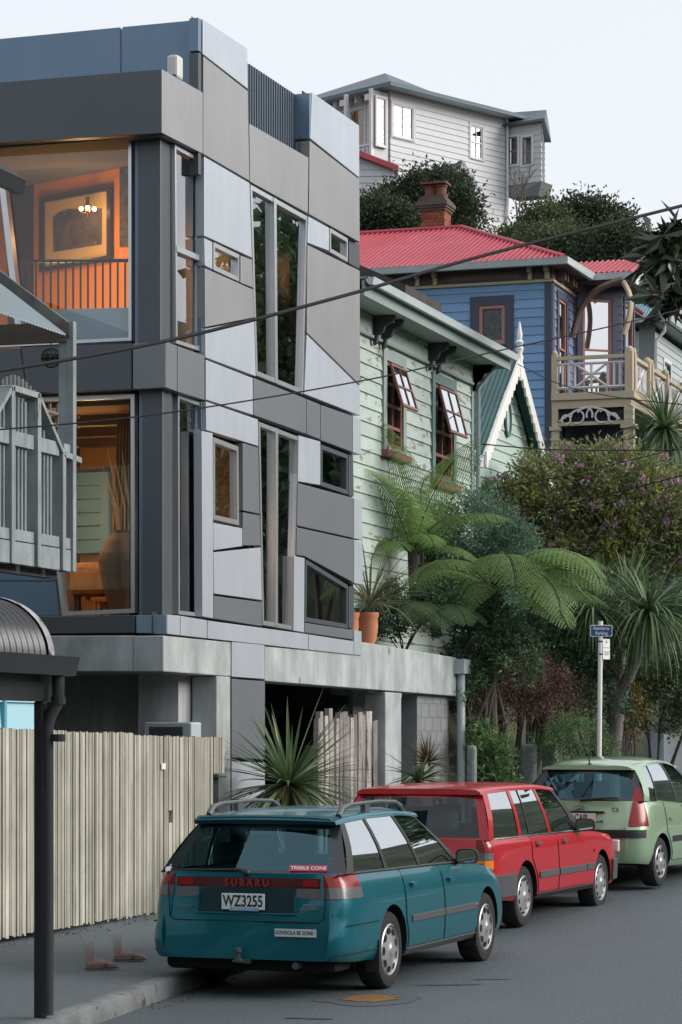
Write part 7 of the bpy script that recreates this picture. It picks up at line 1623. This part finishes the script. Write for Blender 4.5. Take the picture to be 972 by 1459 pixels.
hill_tree('hill_tree', 'dark tree behind the bay gable of the blue villa', 893, 360, 92, [(0, 0, 1.4, 1, 1.2), (-1.2, -.2, 1.1, .9, .8), (1.0, -.5, 1.2, 1, 1.0), (-.3, .9, .6, .6, .5)], 330, 107, l_hill, .23)
hill_tree('hill_tree', 'large dark tree at the right edge above the grey villa', 960, 385, 96, [(0, 0, 1.8, 1.2, 1.4), (-1.0, .8, .9, .9, .7), (1.6, .6, 1.3, 1, 1.2), (0, -1.3, 1.9, 1, 1)], 380, 108, l_hill, .24)
hill_tree('hill_tree', 'scrubby green tree filling the slope below the hill crest', 812, 352, 93, [(0, 0, 1.9, 1, .9), (1.9, -.2, 1.3, 1, .9), (-1.9, -.3, 1.2, 1, .7)], 420, 109, l_hill2, .22)
# bare twiggy tree before the oriel
b0 = atD(745, 330, 99); BT = thing('bare_tree', 'nearly bare twiggy tree in front of the oriel window', 'tree', tuple(b0)); rr = random.Random(3); mb = MB()
def twig(p, d, L_, r, dep):
    e = p + d * L_; mb.tube([p, p.lerp(e, .5) + Vector((rr.uniform(-.05, .05), rr.uniform(-.05, .05), 0)) * L_, e], [r, r * .8, r * .6], 4)
    if dep:
        for _ in range(3): twig(p.lerp(e, rr.uniform(.6, 1)), (d + Vector((rr.uniform(-.6, .6), rr.uniform(-.6, .6), rr.uniform(-.1, .5)))).normalized(), L_ * rr.uniform(.55, .75), r * .55, dep - 1)
for k in range(3): twig(b0 + Vector((rr.uniform(-.3, .3), 0, 0)), Vector((rr.uniform(-.35, .35), rr.uniform(-.2, .2), 1)).normalized(), 1.15, .035, 4)
mb.build('branches', M('twig', (.14, .12, .10), .9), BT)
# big leaved branch hanging in at the upper right, its trunk off to the right
T0 = atD(1015, 1000, 42); T0.z = gz(41.6); MG = thing('magnolia_tree', 'magnolia with large glossy dark leaves reaching in at the upper right', 'tree', tuple(T0))
mb = MB(); top = atD(1010, 380, 42); mb.tube([T0, T0.lerp(top, .5) + Vector((.15, 0, 0)), top], [.22, .17, .1], 10); rs = np.random.default_rng(9); Pn = []
tw = [((1010, 380), (960, 370), (925, 330)), ((1010, 390), (955, 395), (918, 365)), ((1010, 400), (960, 420), (930, 420)), ((1010, 360), (975, 345), (945, 335)), ((1010, 420), (975, 430), (950, 440)), ((1000, 370), (985, 340), (968, 320)), ((1010, 400), (950, 400), (940, 370)), ((1010, 430), (980, 400), (962, 390))]
for pl_ in tw:
    ps = [atD(x, y, 42 + rs.uniform(-.5, .5)) for x, y in pl_]; mb.tube(ps, [.04, .025, .012], 6)
    for a in np.linspace(.45, 1, 5):
        k = min(1, int(a * 2 - 1e-6)); q = ps[k].lerp(ps[k + 1], a * 2 - k)
        for _ in range(5): Pn.append(q)
mb.build('branches', m_bark, MG, smooth=60); Pn = np.array([tuple(p) for p in Pn]); n = len(Pn); D = unit(rs.normal(size=(n, 3)) + np.array([-.3, 0, -.25])); Nn = unit(np.cross(D, rs.normal(size=(n, 3))))
leaves_mesh('foliage', Pn, D, Nn, rs.uniform(.36, .62, n), rs.uniform(.12, .20, n), LEAF('leaf_magnolia', (.028, .042, .024), .6, .3, .1, .6), MG, rs.random(n), .12)
# trees round the bend of the street, outside the frame: they stand in the window reflections
for i, (x, y, h_, s_) in enumerate(((-1.2, 57, 12, 1.7), (.4, 64, 13, 2.0), (0, 72, 11, 2.0), (.5, 74, 14, 2.4), (2.5, 84, 15, 2.5), (4, 90, 14, 2.6))):
    zb = gz(y) + .6; t = thing('street_tree', ['lowest of the dark street trees round the bend', 'tall dark street tree at the kerb of the bend', 'tall dark street tree on the bank above the bend', 'spreading street tree on the outer side of the bend', 'spreading street tree on the inner side further up', 'biggest street tree at the top of the street'][i], 'tree', (x, y, zb), 0, 'trees round the bend')
    shrub(t, [((x, y, zb + h_ * .62), (s_ * 1.3, s_ * 1.3, h_ * .4)), ((x + s_, y + s_ * .6, zb + h_ * .5), (s_, s_, h_ * .28)), ((x - s_, y - s_ * .5, zb + h_ * .52), (s_, s_, h_ * .28))], 420, 16, .3, .42, .24, l_dark, 200 + i, wood=m_bark, base=(x, y, zb), limbs=6)
# house silhouette behind the camera's left, mirrored in the big upper window
BHN = thing('gabled_house', 'dark gabled house behind the viewpoint, mirrored in the upper corner window', 'house', (-22, -2, 0))
mb = MB(); mb.box(-30, -16, -8, 2, -.3, 7); mb.build('wall', M('house_dark_wall', (.10, .10, .10), .8), BHN); mb = MB(); mb.prism([(-31, 2.5, 6.8), (-15, 2.5, 6.8), (-23, 2.5, 11)], (0, -11, 0)); mb.build('roof', M('house_dark_roof', (.04, .04, .042), .7), BHN)
# ------------------------------------------------------------------ gate, walls and sign beyond the cars
m_post = M('pebbled_concrete', (.22, .25, .24), .9, var=.3, vs=14, bump=.9, bs=45)
def pillar(px0, px1, pyt, d, label):
    a, b = atD(px0, pyt, d), atD(px1, pyt, d); w = (b - a).length * .8; c = (a + b) / 2; g = gz(c.y); mb = MB()
    mb.box(c.x - w / 2, c.x + w / 2, c.y - w / 2, c.y + w / 2, g, c.z); return tag(mb.build('gate_post', m_post, bevel=.05), label, 'gate post', 'concrete gate posts')
pillar(740, 767, 1060, 41.0, 'rough concrete gate post nearest the iron gate'); pillar(771, 797, 1058.5, 41.6, 'rough concrete gate post just left of the green hatchback')
pillar(664, 681, 1062, 37.6, 'short rough concrete post beside the garage downpipe')
IG = thing('iron_gate', 'low black iron gate with pointed bars between concrete posts', 'gate', tuple(atD(722, 1115, 40.6)))
mb = MB(); m_iron = M('wrought_iron', (.025, .026, .03), .5)
for k in range(10):
    px = 704 + k * 4; a = atD(px, 1078 - (k % 2) * 3, 40.6); mb.tube([(a.x, a.y, gz(38)), a], .012, 5); mb.lathe([(.02, 0), (.0, .07)], a, n=5)
for py in (1087, 1108): mb.tube([atD(702, py, 40.6), atD(742, py, 40.6)], .013, 5)
mb.build('bars', m_iron, IG)
SW = thing('stair_wall', 'pale curved handrail wall rising behind the gate shrub', 'wall', tuple(atD(695, 1080, 42)))
mb = MB(); pts = [atD(x, y, 42.4) for x, y in ((672, 1012), (680, 1028), (690, 1043), (702, 1056), (716, 1066))]
for a, b in zip(pts, pts[1:]): mb.prism([a, b, b - Vector((0, 0, .12)), a - Vector((0, 0, .12))], (-.15, .2, 0)); mb.prism([a - Vector((0, 0, .123)), b - Vector((0, 0, .123)), Vector((b.x, b.y, .6)), Vector((a.x, a.y, .6))], (-.1, .15, 0), 1)
mb.build('coping', [m_white, m_block], SW)
# pale garage at the right edge with pilaster
GA = thing('pale_garage', 'white rendered garage wall under the ivy at the right edge', 'garage', tuple(atD(955, 1110, 46)))
a = atD(930, 1046, 46); b = atD(1010, 1046, 46); g = gz(44); mb = MB(); mb.prism([Vector((a.x, a.y, g)), Vector((b.x, b.y, g)), Vector((b.x, b.y, a.z)), Vector((a.x, a.y, a.z))], (-.5, 1.6, 0)); mb.build('wall', M('render_white', (.60, .64, .68), .7, var=.06), GA)
a = atD(927, 1044, 45.8); b = atD(946, 1044, 45.8); mb = MB(); mb.prism([Vector((a.x, a.y, g)), Vector((b.x, b.y, g)), Vector((b.x, b.y, a.z)), Vector((a.x, a.y, a.z))], (-.1, .3, 0)); mb.build('pilaster', M('render_grey', (.34, .40, .46), .7, var=.06), GA)
PF = thing('picket_fence', 'short row of weathered pale palings behind the cabbage tree trunk', 'fence', tuple(atD(880, 1090, 44.4)))
rr = random.Random(7); mb = MB()
for k in range(9):
    px = 857 + k * 5.4; pt = 1040 + rr.uniform(-4, 4); a = atD(px, pt, 44.4); b = atD(px + 4.6, pt + 1, 44.4); mb.prism([a, b, Vector((b.x, b.y, .6)), Vector((a.x + .01, a.y, .6))], (-.01, .03, 0), t=rr.random())
mb.build('palings', M('old_paling', (.33, .31, .29), .85, var=.3, vs=5, tint=.3), PF, tint=True)
mb = MB(); a = atD(898, 1000, 44.8); mb.box(a.x - .05, a.x + .05, a.y - .05, a.y + .05, .6, a.z); mb.build('post', M('timber_post', (.22, .17, .12), .85), PF)
# parking sign
a = atX(856, 885, -8.32); SG = thing('parking_sign', 'blue Residents Parking sign on a white pole behind the green hatchback', 'sign', (a.x, a.y, gz(a.y) + .13))
mb = MB(); mb.tube([(a.x - .03, a.y, gz(a.y) + .1), (a.x, a.y, a.z)], .033, 12); mb.build('pole', m_white, SG, smooth=60)
rt = Vector((CT, ST, 0)); tw_ = Vector((ST, -CT, 0)); c = atX(856.5, 899, -8.32) + tw_ * .05; w_, h_ = .315, .165
def plate2(c, w_, h_, r_, th, nm, mat, par, ux=None):
    ux = ux or rt; mb = MB(); pts = []
    for (sx, sz, a0_) in ((1, 1, 0), (-1, 1, 90), (-1, -1, 180), (1, -1, 270)):
        for k in range(5): an_ = R(a0_ + 22.5 * k); pts.append(c + ux * (sx * (w_ / 2 - r_) + r_ * math.cos(an_)) + Vector((0, 0, sz * (h_ / 2 - r_) + r_ * math.sin(an_))))
    nn = Vector((ux.y, -ux.x, 0)); mb.prism(pts, nn * th); return mb.build(nm, mat, par)
sp_ = plate2(c, w_, h_, .02, .006, 'sign_plate', m_white, SG); plate2(c + tw_ * .0065, w_ - .02, h_ - .02, .014, .002, 'sign_face', M('sign_blue', (.012, .075, .21), .5), sp_)
mb = MB(); o = c + tw_ * .0095; put_text(mb, 'Residents', .064, o + Vector((0, 0, .034)), rt, (0, 0, 1), wscale=.92, extrude=.0005, bold=True); mb.build('sign_text', m_wh2, sp_); mb = MB(); put_text(mb, 'Parking', .064, o + Vector((0, 0, -.036)), rt, (0, 0, 1), wscale=.92, extrude=.0005, bold=True); mb.build('sign_text', m_wh2, sp_)
u2 = Vector((math.cos(R(58)), math.sin(R(58)), 0)); c2_ = atX(861, 925, -8.28) + Vector((.03, 0, 0)); s2 = plate2(c2_, .14, .29, .008, .005, 'time_plate', m_white, SG, u2); n2 = Vector((u2.y, -u2.x, 0)); mb = MB()
put_text(mb, 'P', .07, c2_ + n2 * .0055 + Vector((0, 0, .09)), u2, (0, 0, 1), bold=True, extrude=.0004); put_text(mb, 'At All Times', .024, c2_ + n2 * .0055 + Vector((0, 0, .02)), u2, (0, 0, 1), extrude=.0004); put_text(mb, 'AUTHORISED\nRESIDENTS\nVEHICLES', .022, c2_ + n2 * .0055 + Vector((0, 0, -.06)), u2, (0, 0, 1), extrude=.0004); mb.build('plate_text', m_ink, s2)
mb = MB()
for py in (915, 933): z = atX(856, py, -8.32).z; mb.lathe([(.036, 0), (.036, .02)], (a.x, a.y, z), n=12)
mb.build('bracket', m_blk, SG)
# ------------------------------------------------------------------ overhead wires
def wire(pts, r, label, sag=0):
    P_ = [atD(x, y, d) for x, y, d in pts]; out = []
    def cr(p0, p1, p2, p3, t): return .5 * ((2 * p1) + (p2 - p0) * t + (2 * p0 - 5 * p1 + 4 * p2 - p3) * t * t + (3 * p1 - p0 - 3 * p2 + p3) * t ** 3)
    e = [P_[0] * 2 - P_[1]] + P_ + [P_[-1] * 2 - P_[-2]]
    for i in range(len(P_) - 1):
        for k in range(8): out.append(cr(e[i], e[i + 1], e[i + 2], e[i + 3], k / 8))
    out.append(P_[-1]); mb = MB(); mb.tube(out, r, 6); tag(mb.build('power_cable', m_gap, smooth=180), label, 'cable', 'overhead cables')
wire([(-160, 548, 17.5), (0, 528, 18.0), (240, 485, 18.8), (480, 424, 19.6), (700, 361, 20.4), (972, 293, 21.3), (1150, 246, 22)], .0155, 'thickest black overhead cable crossing the house facade and red roof')
wire([(-160, 618, 18), (0, 612, 18.5), (240, 588, 19), (513, 543, 19.8), (700, 502, 20.5), (900, 458, 21.2), (1100, 408, 22)], .0065, 'thin overhead cable crossing below the thick one over mid facade')
wire([(678, 632, 45), (800, 641, 45.4), (1000, 641, 46)], .012, 'thin service wire running right from the green house corner')
wire([(738, 519, 49), (800, 548, 46), (880, 566, 43), (1010, 580, 40)], .009, 'thin wire drooping from the cottage gable past the balcony')
wire([(675, 735, 43), (800, 720, 42), (1010, 668, 40)], .011, 'thin black wire sloping up across the rhododendron')
wire([(690, 700, 44), (830, 672, 43), (1010, 628, 41)], .008, 'finest wire crossing the top of the rhododendron')
# ------------------------------------------------------------------ passer-by, blurred away above the calves
def skin_ghost():
    m = bpy.data.materials.new('blurred_skin'); m.use_nodes = True; N = m.node_tree.nodes; L = m.node_tree.links; b = N['Principled BSDF']; b.inputs['Base Color'].default_value = (.42, .24, .19, 1); b.inputs['Roughness'].default_value = .6
    tc = N.new('ShaderNodeTexCoord'); sx = N.new('ShaderNodeSeparateXYZ'); L.new(tc.outputs['Object'], sx.inputs[0]); mr = N.new('ShaderNodeMapRange'); mr.inputs['From Min'].default_value = .03; mr.inputs['From Max'].default_value = .24; mr.inputs['To Min'].default_value = .6; mr.inputs['To Max'].default_value = 0
    L.new(sx.outputs[2], mr.inputs[0]); L.new(mr.outputs[0], b.inputs['Alpha']); return m
gp = atZ(150, 1376, .15); PN = thing('person', 'motion blurred passer by, only bare feet in dark sandals and faint calves visible', 'person', tuple(gp))
m_gsk = skin_ghost(); m_sole = M('sandal_sole', (.085, .06, .055), .8)
def foot_leg(px, py, hd, lift, label):
    o = atZ(px, py, .15 + lift); fw = Vector((math.cos(hd), math.sin(hd), 0)); sd_ = Vector((-fw.y, fw.x, 0)); mb = MB(); rows = []
    prof = [(-.035, .02, .03), (-.02, .045, .05), (.04, .047, .07), (.09, .048, .062), (.14, .052, .045), (.18, .05, .034), (.205, .038, .026), (.22, .01, .014)]
    for (s, hw, h) in prof: rows.append([o + fw * s + sd_ * hw * math.cos(2 * math.pi * k / 12) * .85 + Vector((0, 0, .018 + h * .5 + h * .5 * math.sin(2 * math.pi * k / 12))) for k in range(13)])
    mb.grid(rows); mb.tube([o + fw * .0 + Vector((0, 0, .03)), o + fw * .0 + Vector((0, 0, .10)), o - fw * .01 + Vector((0, 0, .2)), o + fw * .01 + Vector((0, 0, .33)), o + fw * .04 + Vector((0, 0, .42))], [.036, .034, .042, .056, .05], 14, cap=False)
    leg = mb.build('leg', m_gsk, PN, smooth=180)
    mb = MB(); pts = [o + fw * a + sd_ * b for a, b in ((-.045, 0), (-.03, .035), (.06, .036), (.15, .048), (.21, .035), (.235, 0), (.21, -.035), (.15, -.048), (.06, -.036), (.03 - .06, -.035))]; mb.prism([p + Vector((0, 0, .002)) for p in pts], (0, 0, .01)); so = mb.build('sandal', m_sole, leg)
    mb = MB(); mb.tube([o + fw * .12 + sd_ * .05 + Vector((0, 0, .015)), o + fw * .15 + Vector((0, 0, .055)), o + fw * .12 - sd_ * .05 + Vector((0, 0, .015))], .008, 6); mb.build('sandal_strap', m_sole, leg)
foot_leg(128, 1381, az_cam(.95, .3), .0, ''); foot_leg(168, 1369, az_cam(.95, .2), .0, '')
# scars and patches in the carriageway, a few leaves in the gutter
m_scar = M('tar_scar', (.045, .05, .055), .8, var=.3, vs=9); m_ptch = M('seal_patch', (.085, .098, .112), .7, var=.2, vs=5, bump=.9, bs=100)
rr = random.Random(12)
def blotch(px, py, rx, ry, rot, mat, z=.004, n=22):
    c = atZ(px, py, 0); c.z = gz(c.y) + z; mb = MB(); ps = []
    for k in range(n):
        a = 2 * math.pi * k / n; q = rr.uniform(.7, 1.15); x, y = rx * q * math.cos(a), ry * q * math.sin(a); X_, Y_ = c.x + x * math.cos(rot) - y * math.sin(rot), c.y + x * math.sin(rot) + y * math.cos(rot); ps.append((X_, Y_, gz(Y_) + z))
    mb.poly(ps); o = mb.build('road_patch', mat); o['kind'] = 'structure'
blotch(640, 1404, .30, .05, .5, m_scar); blotch(700, 1396, .2, .03, .4, m_scar); blotch(440, 1452, .22, .04, .1, m_scar, .005)
lv = []; rs = np.random.default_rng(77); n = 220
yy = rs.uniform(17.5, 33, n); xx = np.array([kx(y) for y in yy]) + np.abs(rs.normal(size=n)) * .10 + .03; zz_ = np.array([gz(y) for y in yy]) + .012
yy2 = rs.uniform(18, 26, 160); xx2 = XFN + .06 + np.abs(rs.normal(size=160)) * .16; zz2 = np.array([gz(y) for y in yy2]) + .172
C_ = np.concatenate([np.stack([xx, yy, zz_], 1), np.stack([xx2, yy2, zz2], 1)]); n = len(C_); D_ = unit(rs.normal(size=(n, 3)) * np.array([1, 1, .12])); N2 = unit(np.array([0, 0, 1.0]) + rs.normal(size=(n, 3)) * .2)
o = leaves_mesh('leaf_litter', C_, D_, N2, rs.uniform(.02, .055, n), rs.uniform(.012, .03, n), M('dead_leaf', (.16, .12, .07), .9, tint=.6), None, rs.random(n)); o['kind'] = 'stuff'; o['label'] = 'dead leaves and grit along the gutter and fence foot'; o['category'] = 'leaf litter'
